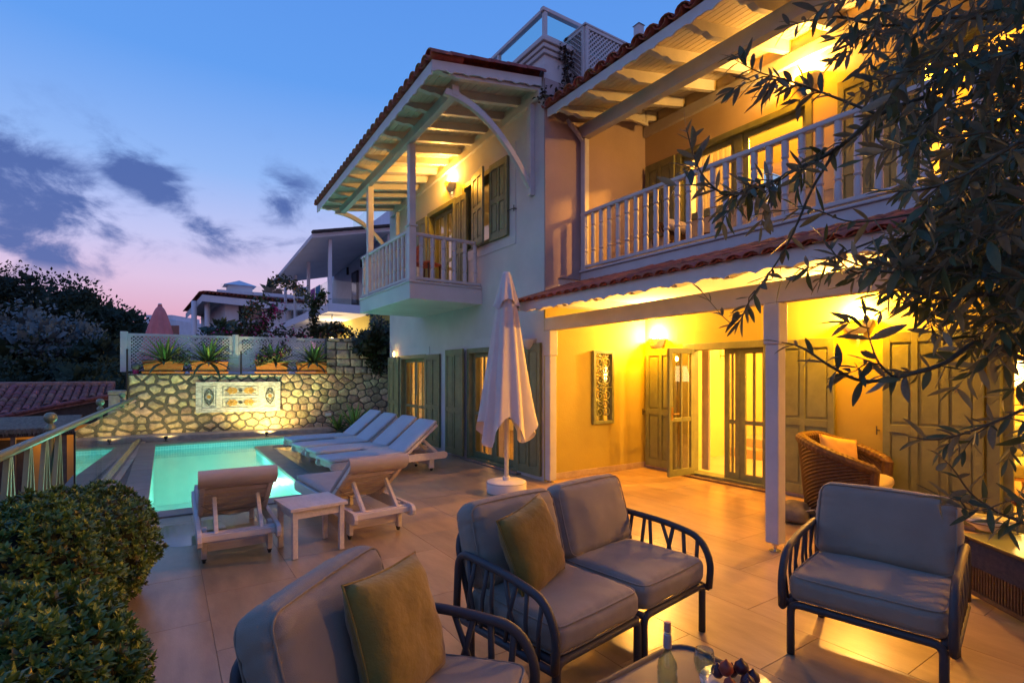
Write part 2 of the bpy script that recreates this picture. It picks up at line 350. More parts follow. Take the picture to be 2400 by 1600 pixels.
def pillow(w, h, t, n=14, seed=0):
    mb = MB(); vs = []; idx = {}
    for sd in (1, -1):
        for i in range(n + 1):
            for j in range(n + 1):
                u = -1 + 2 * i / n; v = -1 + 2 * j / n; k = ((1 - u ** 4) * (1 - v ** 4)); edge = i in (0, n) or j in (0, n)
                if sd == -1 and edge: idx[(sd, i, j)] = idx[(1, i, j)]; continue
                pin = 1 - .07 * (1 - v * v) * abs(u) ** 3; pin2 = 1 - .07 * (1 - u * u) * abs(v) ** 3
                z = t / 2 * k ** .55 + .010 * mnoise.noise(V((u * 3.2 + seed, v * 3.2, sd * 3))) * (1 if not edge else 0)
                idx[(sd, i, j)] = len(vs); vs.append(V((u * w / 2 * pin, v * h / 2 * pin2, sd * z)))
    fs = []
    for sd in (1, -1):
        for i in range(n):
            for j in range(n):
                q = (idx[(sd, i, j)], idx[(sd, i + 1, j)], idx[(sd, i + 1, j + 1)], idx[(sd, i, j + 1)]); fs.append(q if sd == 1 else q[::-1])
    mb._a(vs, fs); return mb
# ------------------------------------------------------------------ ground and terrace
def struct(o): o['kind'] = 'structure'; return o
FENCE = lambda y: -.53 - .0375 * (14.9 - y)            # x of the pool fence, which runs slightly off the house line
W0, W1 = (-.48, 15.68), (4.19, 15.17)                 # line of the stone wall
WD = V((W1[0] - W0[0], W1[1] - W0[1], 0)).normalized(); WN = V((WD.y, -WD.x, 0))    # WN points to the pool
ZG = -2.4                                             # ground below the terrace
mb = MB(); n = 60
for i in range(n + 1):
    for j in range(n + 1):
        x = -260 + 520 * i / n; y = -60 + 420 * j / n; z = ZG
        if y > 18:                                    # wooded slope climbing behind on the left, gentler on the right
            t = min(1, (y - 18) / 60); z += 14 * t * min(1, max(0, (8 - x) / 40)) + 2.0 * min(1, (y - 18) / 6) + 1.2 * mnoise.noise(V((x * .05, y * .05, 0)))
        mb.v.append(V((x, y, z)))
for i in range(n):
    for j in range(n): a = i * (n + 1) + j; mb.f.append((a, a + n + 1, a + n + 2, a + 1))
struct(mb.build('hillside_ground', 'hill_earth', smooth=True))

PX0, PX1, PY0, PY1, PYX = -.19, 1.66, 7.25, 14.12, 12.55     # pool; behind PYX it widens to PX2
PX2 = 3.35; WZ = -.13; PZ = -1.35; CW = .28
mb = MB()                                              # the terrace base round the pool
X0, X1, Y0, Y1 = -1.2, 11.5, -5.0, 15.6
for a in ((X0, PX0 - .02, Y0, Y1), (PX0 - .02, PX1 + .02, Y0, PY0 - .02), (PX1 + .02, X1, Y0, PYX - .02), (PX2 + .02, X1, PYX - .02, Y1), (PX0 - .02, PX2 + .02, PY1 + .02, Y1)):
    mb.bx(a[0], a[1], a[2], a[3], ZG, -.005)
floor = struct(mb.build('terrace_floor', 'grout'))
def cut(x0, x1, y0, y1):                               # what of a slab stays outside pool, coping and planting bed
    rs = [(x0, x1, y0, y1)]
    for hx0, hx1, hy0, hy1 in ((PX0 - .5, PX1 + CW, PY0 - CW, 16), (PX0 - .5, PX2 + CW, PYX - CW, 16), (-2, -.36, -6, 7.0)):
        out = []
        for a, b, c, d in rs:
            if b <= hx0 or a >= hx1 or d <= hy0 or c >= hy1: out.append((a, b, c, d)); continue
            if a < hx0: out.append((a, hx0, c, d)); a = hx0
            if b > hx1: out.append((hx1, b, c, d)); b = hx1
            if c < hy0: out.append((a, b, c, hy0)); 
            if d > hy1: out.append((a, b, hy1, d))
        rs = out
    return [r for r in rs if r[1] - r[0] > .03 and r[3] - r[2] > .03]
g_ = .0011; cache = {}
def slab(w, d, h, mat, bev=.0015):
    k = (round(w, 3), round(d, 3), round(h, 3), mat)
    if k not in cache:
        m = MB(); b = bev; m._a([(-w/2, -d/2, -h), (w/2, -d/2, -h), (w/2, d/2, -h), (-w/2, d/2, -h), (-w/2, -d/2, -b), (w/2, -d/2, -b), (w/2, d/2, -b), (-w/2, d/2, -b), (-w/2+b, -d/2+b, 0), (w/2-b, -d/2+b, 0), (w/2-b, d/2-b, 0), (-w/2+b, d/2-b, 0)],
            [(0, 1, 5, 4), (1, 2, 6, 5), (2, 3, 7, 6), (3, 0, 4, 7), (4, 5, 9, 8), (5, 6, 10, 9), (6, 7, 11, 10), (7, 4, 8, 11), (8, 9, 10, 11)])
        cache[k] = shared(m, 'paving_slab', mat)
    return cache[k]
SW, SL = .61, .92
i = 0; x = -.36
while x < 6.86:
    xe = min(x + SW, 6.88); y = -1.6 - (.46 if i % 2 else 0)
    while y < 15.4:
        for a, b, c, d in cut(x, xe, y, min(y + SL, 15.6)):
            if a >= 4.73 and c > 6.2: continue
            inst('paving_slab', slab(b - a - 2 * g_, d - c - 2 * g_, .0045, 'travertine'), floor, ((a + b) / 2, (c + d) / 2, random.uniform(-.0003, .0003)))
        y += SL
    x = xe; i += 1
# puddle splashed out of the pool
def puddle(cx, cy, rx, ry, seed):
    m = MB(); k = 26; vs = [(cx + rx * math.cos(t) * (1 + .38 * mnoise.noise(V((math.cos(t) * 1.7, math.sin(t) * 1.7, seed)))), cy + ry * math.sin(t) * (1 + .38 * mnoise.noise(V((math.cos(t) * 1.7, math.sin(t) * 1.7, seed)))), .004) for t in [2 * math.pi * q / k for q in range(k)]]
    m._a(vs, [tuple(range(k))]); return struct(m.build('puddle', 'wet'))
mw = GLASS('wet', (.86, .84, .82), rough=.08, ior=1.25)
puddle(.22, 6.15, .34, .46, 1); puddle(2.35, 11.9, .35, .35, 3)

# ------------------------------------------------------------------ pool
pool = MB()
poly = [(PX0, PY0), (PX1, PY0), (PX1, PYX), (PX2, PYX), (PX2, PY1), (PX0, PY1)]
fl = MB(); fl._a([(x, y, PZ) for x, y in poly], [tuple(range(6))])
basin = struct(fl.build('pool_basin', 'pool_floor'))
wl = MB()
for (a, b), (c, d) in zip(poly, poly[1:] + poly[:1]): wl._a([(a, b, -.30), (c, d, -.30), (c, d, -.03), (a, b, -.03)], [(3, 2, 1, 0)])
wl.build('pool_tile_band', 'pool_mosaic', basin); wl = MB()
for (a, b), (c, d) in zip(poly, poly[1:] + poly[:1]): wl._a([(a, b, PZ), (c, d, PZ), (c, d, -.30), (a, b, -.30)], [(3, 2, 1, 0)])
wl.build('pool_wall', 'pool_floor', basin)
ws = MB(); ws._a([(x, y, WZ) for x, y in poly], [tuple(range(6))])
struct(ws.build('pool_water', 'water'))
def coping_run(x0, x1, y0, y1, along):                 # edge stones, each one a piece
    ln = (y1 - y0) if along == 'y' else (x1 - x0); k = max(1, round(ln / .62)); st = ln / k
    for q in range(k):
        if along == 'y': a, b, c, d = x0, x1, y0 + q * st, y0 + (q + 1) * st
        else: a, b, c, d = x0 + q * st, x0 + (q + 1) * st, y0, y1
        inst('coping_stone', slab(b - a - .003, d - c - .003, .05, 'coping', .006), basin, ((a + b) / 2, (c + d) / 2, .018 + random.uniform(-.001, .001)))
o_ = .03
coping_run(PX0 - .27, PX0 + o_, PY0 - CW, PY1, 'y'); coping_run(PX0 + o_, PX1 - o_, PY0 - CW, PY0 + o_, 'x')
coping_run(PX1 - o_, PX1 + CW, PY0 - CW, PYX - CW, 'y'); coping_run(PX1 - o_, PX2 + CW, PYX - CW, PYX + o_, 'x')
coping_run(PX2 - o_, PX2 + CW, PYX + o_, PY1 - o_, 'y'); coping_run(PX0 - .27, PX2 + CW, PY1, PY1 + .55, 'x')
# raised ledge at the foot of the stone wall
led = MB(); p, q = V((-.9, 15.72, 0)), V((5.4, 15.04, 0)); led.bar(p + WN * .38 + V((0, 0, .05)), q + WN * .38 + V((0, 0, .05)), .6, .14); struct(led.build('wall_ledge', 'kerb_stone', bevel=.01))
# underwater lamps
def pool_lamp(loc, d, power, lab):
    t = thing('pool_light', lab, 'pool light', loc, group='underwater pool lights', local=False)
    r = V(d).to_track_quat('Z', 'Y').to_matrix().to_4x4()
    m = MB(); m.lathe([(.0, .012), (.085, .012), (.095, .004), (.095, -.02)], 20); k = MB(); k.add(m, Matrix.Translation(loc) @ r); k.build('rim', 'chrome', t, auto=40)
    m = MB(); m.lathe([(.0, .02), (.06, .018), (.07, .013)], 20); k = MB(); k.add(m, Matrix.Translation(loc) @ r); k.build('lens', 'pool_lens', t, smooth=True)
    lamp('pool_lamp', V(loc) + V(d) * .08, power * 4.6, (.55, 1.0, .86), .05, 'SPOT', V(d) - UP * .55, t, 50, .9); lamp('pool_spill', V(loc) + V(d) * .12, power * .5, (.46, 1.0, .80), .05, parent=t)
EM('pool_lens', (.6, 1, .85), 14)
pool_lamp((PX1 - .02, 11.2, -.55), (-1, 0, 0), 170, 'round underwater light on the pool wall under the loungers')
pool_lamp((PX1 - .02, 8.0, -.55), (-1, 0, 0), 125, 'round underwater light on the pool wall nearest the small table')
pool_lamp((PX2 - .02, 13.4, -.5), (-1, 0, 0), 100, 'round underwater light in the pool arm beneath the lounger ends')
lamp('pool_fill_glow', (.75, 9.6, -.9), 38, (.26, 1.0, .68), .25, parent=None); lamp('pool_fill_glow', (.75, 12.4, -.9), 34, (.26, 1.0, .68), .25)  # added fill lights loose in the water, without fixtures, for an overall glow

# ------------------------------------------------------------------ rubble stone wall
def wpt(s, z, d=0): return V((W0[0], W0[1], 0)) + WD * s + V((0, 0, z)) + WN * d
wall = thing('stone_wall', 'rubble stone retaining wall with tan boulders behind the pool', 'stone wall', wpt(2.4, 0), local=False)
SA, SB, ST = -.27, 6.4, 1.585
m = MB(); f = lambda a, b, k: wpt(a, b, 0 if k else -.45)
m.prism([(SA, -2.6), (SB, -2.6), (SB, ST), (SA, ST)], f); m.build('mortar_core', 'mortar', wall)
def clip(poly, px, py, nx, ny):
    out = []
    for i in range(len(poly)):
        a, b = poly[i - 1], poly[i]; da = (a[0] - px) * nx + (a[1] - py) * ny; db = (b[0] - px) * nx + (b[1] - py) * ny
        if (da <= 0) != (db <= 0): t = da / (da - db); out.append((a[0] + (b[0] - a[0]) * t, a[1] + (b[1] - a[1]) * t))
        if db <= 0: out.append(b)
    return out
def voronoi(seeds, rect, asp, relax=2):
    for it in range(relax + 1):
        cells = []
        for i, (x, y) in enumerate(seeds):
            pl = [(rect[0], rect[2]), (rect[1], rect[2]), (rect[1], rect[3]), (rect[0], rect[3])]
            for j, (u, v) in enumerate(seeds):
                if i == j or abs(u - x) > 1.1 or abs(v - y) > .8: continue
                dx, dy = (u - x), (v - y) * asp; pl = clip(pl, (x + u) / 2, (y + v) / 2, dx, dy * asp)
                if not pl: break
            cells.append(pl)
        if it < relax: seeds = [((sum(p[0] for p in c) / len(c)), (sum(p[1] for p in c) / len(c))) if c else s for c, s in zip(cells, seeds)]
    return cells
def stone_piece(cell, gap, dep, rough, name, mat, fpt, parent, amp=.02):
    if len(cell) < 3: return
    cx = sum(p[0] for p in cell) / len(cell); cy = sum(p[1] for p in cell) / len(cell)
    ang = sorted(math.atan2(p[1] - cy, p[0] - cx) for p in cell); ring = []; angs = []
    for q, t in enumerate(ang):                         # every corner, and the edges between split evenly
        t2 = ang[(q + 1) % len(ang)] + (2 * math.pi if q == len(ang) - 1 else 0); st = max(1, round((t2 - t) / .45)); angs += [t + (t2 - t) * w / st for w in range(st)]
    k = len(angs)
    for t in angs:
        t += random.uniform(-.04, .04); dx, dy = math.cos(t), math.sin(t); best = 9
        for i in range(len(cell)):
            a, b = cell[i - 1], cell[i]; ex, ey = b[0] - a[0], b[1] - a[1]; den = dx * ey - dy * ex
            if abs(den) < 1e-9: continue
            tt = ((a[0] - cx) * ey - (a[1] - cy) * ex) / den; uu = ((a[0] - cx) * dy - (a[1] - cy) * dx) / den
            if tt > 0 and -1e-6 <= uu <= 1 + 1e-6: best = min(best, tt)
        if best > 8: best = .05
        ring.append((t, max(.02, best * .985 - gap) * random.uniform(.90, 1.03)))
    avg = sum(r for _, r in ring) / k
    ring = [(t, min(r, avg * 1.7)) for t, r in ring]
    vs = []; dz = dep * random.uniform(.7, 1.25)
    for sc, dd in ((1.0, -.01), (.97, dz * .45), (.80, dz * .95), (.45, dz * 1.08)):
        for t, r in ring: vs.append(fpt(cx + math.cos(t) * r * sc, cy + math.sin(t) * r * sc, dd + (random.uniform(-.3, .3) * dz if dd > 0 else 0)))
    vs.append(fpt(cx, cy, dz * 1.1)); fs = []
    for l_ in range(3):
        for q in range(k): a = l_ * k + q; b = l_ * k + (q + 1) % k; fs.append((a, b, b + k, a + k))
    fs += [(3 * k + q, 3 * k + (q + 1) % k, 4 * k) for q in range(k)]
    mm = MB(); mm._a(vs, fs); return mm.build(name, mat, parent, smooth=True)
random.seed(21)
PANEL = (1.16, 3.12, .60, 1.385)                        # the carved panel covers this piece of the wall
seeds = []; yy = .10; row = 0
while yy < 1.6:
    h_ = random.uniform(.17, .22); xx = SA + random.uniform(0, .2)
    while xx < SB:
        w_ = random.uniform(.13, .42) if xx > 2.2 else random.uniform(.2, .46)
        seeds.append((xx + w_ / 2, yy + random.uniform(-.085, .085))); xx += w_
    yy += h_; row += 1
cells = voronoi(seeds, (SA, SB, .04, ST), 1.25, 1)
for c in cells:
    if len(c) < 3: continue
    cx = sum(p[0] for p in c) / len(c); cy = sum(p[1] for p in c) / len(c)
    if PANEL[0] + .12 < cx < PANEL[1] - .12 and PANEL[2] + .1 < cy < PANEL[3] - .1: continue
    gap = .030 - .023 * min(1, max(0, (cx - 1.2) / 1.8)); gap *= random.uniform(.55, 1.6)
    stone_piece(c, gap, .022, .95, 'stone', 'stone', lambda a, b, d: wpt(a, b, d), wall)
# squarer masonry raised at the house end of the wall
S2 = 4.32; Z2 = 2.6
ash = thing('raised_stone_wall', 'taller wall of squared grey stones beside the planters', 'stone wall', wpt(5.4, 1.6), local=False)
m = MB(); m.prism([(S2, ST + .004), (SB + .9, ST + .004), (SB + .9, Z2), (S2, Z2)], lambda a, b, k: wpt(a, b, -.012 if k else -.4)); m.build('mortar_core', 'mortar', ash)
yy = ST + .005; row = 0
while yy < Z2 - .05:
    h_ = min(random.uniform(.2, .27), Z2 - yy); xx = S2 + (.0 if row % 2 else .0)
    while xx < SB + .8:
        w_ = random.uniform(.2, .42); e = .02
        stone_piece([(xx, yy), (xx + w_, yy + random.uniform(-e, e)), (xx + w_, yy + h_ + random.uniform(-e, e)), (xx, yy + h_)], .007, .028, .97, 'stone', 'ashlar', lambda a, b, d: wpt(a, b, d - .012), ash); xx += w_
    yy += h_; row += 1
# end pillar of big blocks left of the wall
pil = thing('stone_pillar', 'stacked block stone pillar at the fence end of the rubble wall', 'stone pillar', wpt(-.45, 0), local=False)
zz = -2.4
for h_ in (1.1, 1.0, .5, .52, .36, .115):
    m = MB(); w_ = .17 + (.012 if h_ < .2 else random.uniform(-.008, .008)); p = wpt(-.445, zz + h_ / 2 + .004, -.1); m.box(p, (w_ * 2, .5, h_ - .008), (0, 0, math.atan2(WD.y, WD.x))); m.build('block', 'ashlar', pil, bevel=.02); zz += h_
m = MB(); m.bx(3.78, 3.93, 0, .012, .39, .47)
sw = MB(); c = wpt(4.36, .45, .07); sw.box(c, (.16, .014, .085), (0, 0, math.atan2(WD.y, WD.x))); tag(sw.build('socket_cover', 'switch_plate', bevel=.004), 'small cream socket cover fixed to the stone wall', 'socket')

# carved white panel hung on the wall
cp = thing('carved_wall_art', 'distressed white wooden panel with carved leaf ornaments on the stone wall', 'wall panel', wpt(2.14, .60, .06), local=False)
A0, A1, B0, B1 = PANEL
def pbox(mm, a0, a1, b0, b1, d0, d1): mm.prism([(a0, b0), (a1, b0), (a1, b1), (a0, b1)], lambda a, b, k: wpt(a, b, d1 if k else d0))
m = MB(); pbox(m, A0, A1, B0, B1, .03, .085); m.build('back_board', 'white_wash', cp, bevel=.004)
c1, c2 = A0 + .52, A1 - .46
m = MB()
for a0, a1, b0, b1 in ((A0, A0 + .13, B0, B1), (A1 - .12, A1, B0, B1), (A0 + .13, A1 - .12, B0, B0 + .12), (A0 + .13, A1 - .12, B1 - .10, B1), (c1 - .07, c1 + .07, B0 + .12, B1 - .10), (c2 - .07, c2 + .07, B0 + .12, B1 - .10), (c1 + .07, c2 - .07, .965, 1.03)): pbox(m, a0, a1, b0, b1, .0855, .118)
m.build('frame', 'white_wash', cp, bevel=.006)
def inner(a0, a1, b0, b1):
    m = MB(); e = .028
    for r in ((a0, a1, b0, b0 + e), (a0, a1, b1 - e, b1), (a0, a0 + e, b0 + e, b1 - e), (a1 - e, a1, b0 + e, b1 - e)): pbox(m, *r, .0858, .106)
    m.build('moulding', 'white_wash', cp, bevel=.004)
for r in ((A0 + .15, c1 - .09, B0 + .14, B1 - .12), (c2 + .09, A1 - .14, B0 + .14, B1 - .12), (c1 + .09, c2 - .09, B0 + .14, .945), (c1 + .09, c2 - .09, 1.05, B1 - .12)): inner(*r)
def petal(mm, a, b, ang, ln, w, d0=.087, d1=.115):
    ca, sa = math.cos(ang), math.sin(ang); pl = []
    for t in (0, .2, .45, .7, .9): pl.append((t * ln, -w * math.sin(math.pi * min(1, .12 + t * .9))))
    pl.append((ln, 0))
    for t in (.9, .7, .45, .2): pl.append((t * ln, w * math.sin(math.pi * min(1, .12 + t * .9))))
    mm.prism([(a + x * ca - y * sa, b + x * sa + y * ca) for x, y in pl], lambda p, q, k: wpt(p, q, d1 if k else d0))
def flower(a, b, r, mat, nm='rosette'):
    m = MB()
    for q in range(8): petal(m, a, b, q * math.pi / 4, r, r * .3)
    m.build(nm, mat, cp)
for b in (.845, 1.155):
    cc = (c1 + c2) / 2; flower(cc, b, .055, 'slate_ornament')
    for s_ in (-1, 1):
        m = MB(); base = 0 if s_ > 0 else math.pi
        for an, ln, w_ in ((0, .30, .03), (.55, .16, .03), (-.55, .16, .03)): petal(m, cc + s_ * .07, b, base + an * s_, ln, w_)
        for an in (.9, -.9, .35, -.35): petal(m, cc + s_ * .19, b, base + an * s_, .13, .03)
        m.build('gilt_leaf', 'gold_leaf', cp)
for a in ((A0 + .15 + c1 - .09) / 2, (c2 + .09 + A1 - .14) / 2):
    b = (B0 + B1) / 2 + .01; flower(a, b, .055, 'gold_leaf')
    m = MB()
    for sx in (-1, 1):
        pts = [wpt(a + sx * .10 * math.sin(math.pi * t) ** .8 , b - .21 + .42 * t, .10) for t in [q / 12 for q in range(13)]]; m.tube(pts, .016, 6)
        for sy in (-1, 1):
            pts = [wpt(a + sx * (.085 - .07 * math.sin(t * 2.6)), b + sy * (.05 + .11 * t), .10) for t in [q / 8 for q in range(9)]]; m.tube(pts, .012, 5)
            petal(m, a + sx * .05, b + sy * .10, sy * math.pi / 2 + sx * sy * -.4, .07, .014)
    m.build('scroll', 'slate_ornament', cp)

# wall-washing garden lamps on the ledge (hidden behind the loungers and at the fence end)
def washer(s_, z, d, power, lab, aim, spot=105):
    p = wpt(s_, z, d); t = thing('ledge_spotlight', lab, 'spotlight', p, group='ledge spotlights washing the stone wall', local=False)
    m = MB(); m.lathe([(.0, 0), (.05, 0), (.05, .01), (.012, .012), (.012, .05)], 14, p); m.build('base', 'black_metal', t, auto=40)
    m = MB(); m.lathe([(.028, .05), (.036, .06), (.036, .12), (.03, .12)], 14, p); m.build('head', 'black_metal', t, auto=40)
    lamp('washer_lamp', p + V((0, 0, .13)), power, (1.0, .76, .27), .03, 'SPOT', aim, t, spot)
washer(2.75, .022, .98, 330, 'small black spotlight on the pool edge below the carved panel', -WN * .85 + V((0, 0, .75)), 125)
washer(.62, .022, .98, 70, 'small black spotlight on the pool edge near the fence end', -WN * .85 + V((0, 0, .75)), 125)
# ------------------------------------------------------------------ lattice fence and planters on the stone wall
LZ0, LZ1 = 1.66, 2.60
def lat_panel(parent, P, a0, a1, z0, z1, nd, fw=.07, step=.085, sw_=.026, mat='white_paint'):
    # P(a, z, d) -> world; frame of four boards and a diagonal lattice
    for nm, r in (('rail', (a0, a1, z1 - fw, z1)), ('rail', (a0, a1, z0, z0 + fw)), ('stile', (a0, a0 + fw, z0 + fw, z1 - fw)), ('stile', (a1 - fw, a1, z0 + fw, z1 - fw))):
        m = MB(); m.prism([(r[0], r[2]), (r[1], r[2]), (r[1], r[3]), (r[0], r[3])], lambda a, b, k: P(a, b, nd + (.022 if k else -.022))); m.build(nm, mat, parent, bevel=.004)
    A, B, Z, Y = a0 + fw - .005, a1 - fw + .005, z0 + fw - .005, z1 - fw + .005
    m = MB()
    for sgn, dd in ((1, .006), (-1, -.006)):
        c = A - (Y - Z) if sgn > 0 else A; end = B if sgn > 0 else B + (Y - Z)
        c += step / 2
        while c < end:
            t0 = 0.0; t1 = Y - Z
            if sgn > 0: t0 = max(t0, A - c); t1 = min(t1, B - c)
            else: t0 = max(t0, c - B); t1 = min(t1, c - A)
            if t1 - t0 > .01:
                p = P(c + sgn * t0, Z + t0, nd + dd); q = P(c + sgn * t1, Z + t1, nd + dd); m.bar(p, q, .008, sw_, up=(WD.x, WD.y, 0) if abs((q - p).normalized().dot(WD)) < .2 else WN.cross((q - p).normalized()))
            c += step
    m.build('lattice', mat, parent, kind='stuff')
def wl2(a, z, d): return wpt(a, z, d - .38)
lat = thing('lattice_fence', 'white trellis fence panels on top of the stone wall behind the planters', 'lattice fence', wl2(1.9, LZ0, 0), local=False)
s_ = lambda px: (WL(px, 800, (W0[0] - WN.x * .38, W0[1] - WN.y * .38), (W1[0] - WN.x * .38, W1[1] - WN.y * .38)) - wpt(0, 0, -.38)).dot(WD)
a_l, a_m, a_r = s_(300), s_(549), s_(772)
for a in (s_(291), a_m + .03):
    m = MB(); p = wl2(a, 0, 0); m.box((p.x, p.y, (LZ0 + LZ1) / 2 + .01), (.15, .09, LZ1 - LZ0 + .06), (0, 0, math.atan2(WD.y, WD.x))); m.build('post', 'white_paint', lat, bevel=.006)
lat_panel(lat, wl2, a_l - .01, a_m - .05, LZ0, LZ1, 0); lat_panel(lat, wl2, a_m + .11, a_r, LZ0, LZ1, 0)
m = MB(); p = wl2(a_r + .09, 0, .05); m.box((p.x, p.y, (LZ0 + LZ1) / 2), (.12, .05, LZ1 - LZ0), (0, 0, math.atan2(WD.y, WD.x))); m.build('post', 'timber', lat, bevel=.005)
# thin black stakes
for px, lab in ((299, 'thin black metal stake at the fence end of the wall top'), (565, 'thin black metal stake between the second and third planters')):
    a = (WL(px, 850, W0, W1) - wpt(0, 0)).dot(WD)
    st = thing('metal_stake', lab, 'stake', wpt(a, ST, -.02), local=False)
    m = MB(); m.tube([wpt(a, .9 if px < 400 else ST, .06 if px < 400 else -.04), wpt(a, 2.17, .06 if px < 400 else -.04)], .02, 8); m.build('rod', 'black_metal', st, auto=40)
    m = MB(); m.lathe([(.022, 0), (.024, .01), (.0, .03)], 8, wpt(a, 2.17, .06 if px < 400 else -.04)); m.build('cap', 'black_metal', st)
# planters
def agave(root_loc, n_leaf, ln, seed, lab, parent_off):
    rnd = random.Random(seed); t = thing('agave', lab, 'agave', root_loc, group='spiky plants in the planters', local=False)
    base = V(root_loc)
    for k in range(n_leaf):
        u = k / n_leaf; az = k * 2.4 + rnd.uniform(-.2, .2); el = R(82) * (1 - u) + R(-4) * u; el += rnd.uniform(-.12, .12)
        l_ = ln * rnd.uniform(.8, 1.1) * (.85 + .3 * u); w = .06 * rnd.uniform(.85, 1.15); m = MB(); vs = []; q_ = 7
        d = V((math.cos(az), math.sin(az), 0)); sd = V((-d.y, d.x, 0)); pos = base + d * .02; e = el
        for i in range(q_ + 1):
            f_ = i / q_; wd = w * (.55 + .9 * f_ if f_ < .4 else .91 * (1 - (f_ - .4) / .6) ** .8) + .0015; up_ = d * -math.sin(e) + UP * math.cos(e)
            vs += [pos - sd * wd, pos - up_ * wd * .35, pos + sd * wd, pos + up_ * (.004 - wd * .22)]
            pos = pos + (d * math.cos(e) + UP * math.sin(e)) * (l_ / q_); e -= (.05 + .10 * u) * rnd.uniform(.6, 1.3)
        fs = []
        for i in range(q_):
            a = i * 4
            for j in range(4): fs.append((a + j, a + (j + 1) % 4, a + 4 + (j + 1) % 4, a + 4 + j))
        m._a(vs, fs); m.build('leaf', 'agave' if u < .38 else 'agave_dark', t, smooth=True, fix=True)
    return t
for i, (pa, pb, lab, al) in enumerate(((332, 432, 'terracotta trough at the fence end of the wall top', 'large spiky agave in the trough at the fence end'), (445, 535, 'terracotta trough second along the wall top from the fence', 'broad spiky agave in the second trough from the fence'), (597, 677, 'terracotta trough just past the middle trellis post', 'pale spiky agave in the trough past the middle trellis post'), (694, 770, 'terracotta trough against the raised squared stone wall', 'dense dark spiky agave in the trough against the raised stone wall'))):
    a0 = (WL(pa, 860, W0, W1) - wpt(0, 0)).dot(WD); a1 = (WL(pb, 860, W0, W1) - wpt(0, 0)).dot(WD); c = (a0 + a1) / 2; hw = (a1 - a0) / 2
    t = thing('planter', lab, 'planter', wpt(c, ST, -.14), group='terracotta planters', local=False)
    m = MB()
    def ringp(z, sx, sy): return [wpt(c + x * (hw + sx), z, -.14 + y * (.12 + sy)) for x, y in ((-1, 1), (1, 1), (1, -1), (-1, -1))]
    rs = [ringp(ST + .07, -.05, -.02), ringp(ST + .29, -.015, .0), ringp(ST + .29, .0, .012), ringp(ST + .325, .0, .012), ringp(ST + .325, -.03, -.012), ringp(ST + .27, -.035, -.016)]
    for r in rs: m.v += r
    for k in range(len(rs) - 1):
        for j in range(4): m.f.append((k * 4 + j, k * 4 + (j + 1) % 4, k * 4 + 4 + (j + 1) % 4, k * 4 + 4 + j))
    m.f.append((0, 1, 2, 3)); m.build('trough', 'terracotta', t, bevel=.006)
    m = MB()
    rs = [ringp(ST + .008, -.06, -.02), ringp(ST + .02, .0, .02), ringp(ST + .062, .008, .028), ringp(ST + .062, -.006, .014), ringp(ST + .03, -.02, .0)]
    for r in rs: m.v += r
    for k in range(len(rs) - 1):
        for j in range(4): m.f.append((k * 4 + j, k * 4 + (j + 1) % 4, k * 4 + 4 + (j + 1) % 4, k * 4 + 4 + j))
    m.f += [(0, 1, 2, 3), (16, 17, 18, 19)]; m.build('saucer', 'terracotta', t, bevel=.004)
    m = MB(); m._a(ringp(ST + .285, -.03, -.012), [(0, 1, 2, 3)]); m.build('soil', 'soil', t)
    agave(wpt(c + (.03, -.02, .08, .05)[i], ST + .28, -.12), (44, 46, 40, 48)[i], (.80, .80, .70, .72)[i], 40 + i, al, 0)
# pebbles along the wall top
random.seed(5)
m = MB()
for k in range(260):
    a = random.uniform(a_l, a_r); d = random.uniform(-.36, -.02); r = random.uniform(.008, .022); m.lathe([(0, -r * .5), (r, 0), (0, r * .6)], 5, wpt(a, ST + .006, d))
m.build('pebble_strip', 'pebble_white', kind='stuff')
tag(bpy.data.objects['pebble_strip'], 'white pebbles strewn along the wall top between the planters', 'pebbles')
# pink pot by the stake
t = thing('small_pot', 'tiny pink pot on the wall top beside the fence-end stake', 'pot', wpt(-.12, ST, -.16), local=False)
m = MB(); m.lathe([(.05, 0), (.065, .09), (.072, .1), (.06, .1), (.055, .04)], 14, wpt(-.12, ST + .004, -.14)); m.build('pot', 'flower_pink', t, auto=40)
m = MB(); m.lathe([(.05, .085), (.1, .16), (.09, .24), (.0, .28)], 10, wpt(-.12, ST, -.14)); m.build('cactus', 'tree_leaf_grey', t, smooth=True)

# ------------------------------------------------------------------ pool fence: glass panels, green rail
fx = lambda y, d=0: V((FENCE(y) + d, y, 0))
gf = thing('glass_fence', 'frameless glass pool fence with a steel foot channel beside the pool', 'glass fence', fx(10.5), local=False)
ys = [7.12, 8.55, 8.95, 10.6, 12.2, 13.8, 15.2]
for a, b in zip(ys, ys[1:]):
    m = MB(); p, q = fx(a + .006, .04), fx(b - .006, .04); m.bar(p + UP * .54, q + UP * .54, .010, .90); m.build('pane', 'glass', gf)
m = MB(); m.bar(fx(7.1, .055) + UP * .045, fx(15.3, .055) + UP * .045, .07, .085); m.build('channel', 'chrome', gf, bevel=.004)
m = MB(); m.bar(fx(7.1, .0) + UP * .0, fx(15.3, .0) + UP * .0, .34, .03); struct(m.build('fence_kerb', 'kerb_stone', bevel=.005))
m = MB(); m.bar(fx(7.112, .04) + UP * .08, fx(7.112, .04) + UP * .99, .016, .03, up=(0, 1, 0)); m.build('edge_strip', 'black_metal', gf)
rl = thing('green_railing', 'green metal railing with a fat handrail, ball finials and slanted bars', 'railing', fx(8), local=False)
m = MB(); m.tube([fx(-.5, -.04) + UP * 1.03, fx(15.3, -.04) + UP * 1.03], .036, 14); m.build('handrail', 'rail_green', rl, smooth=True)
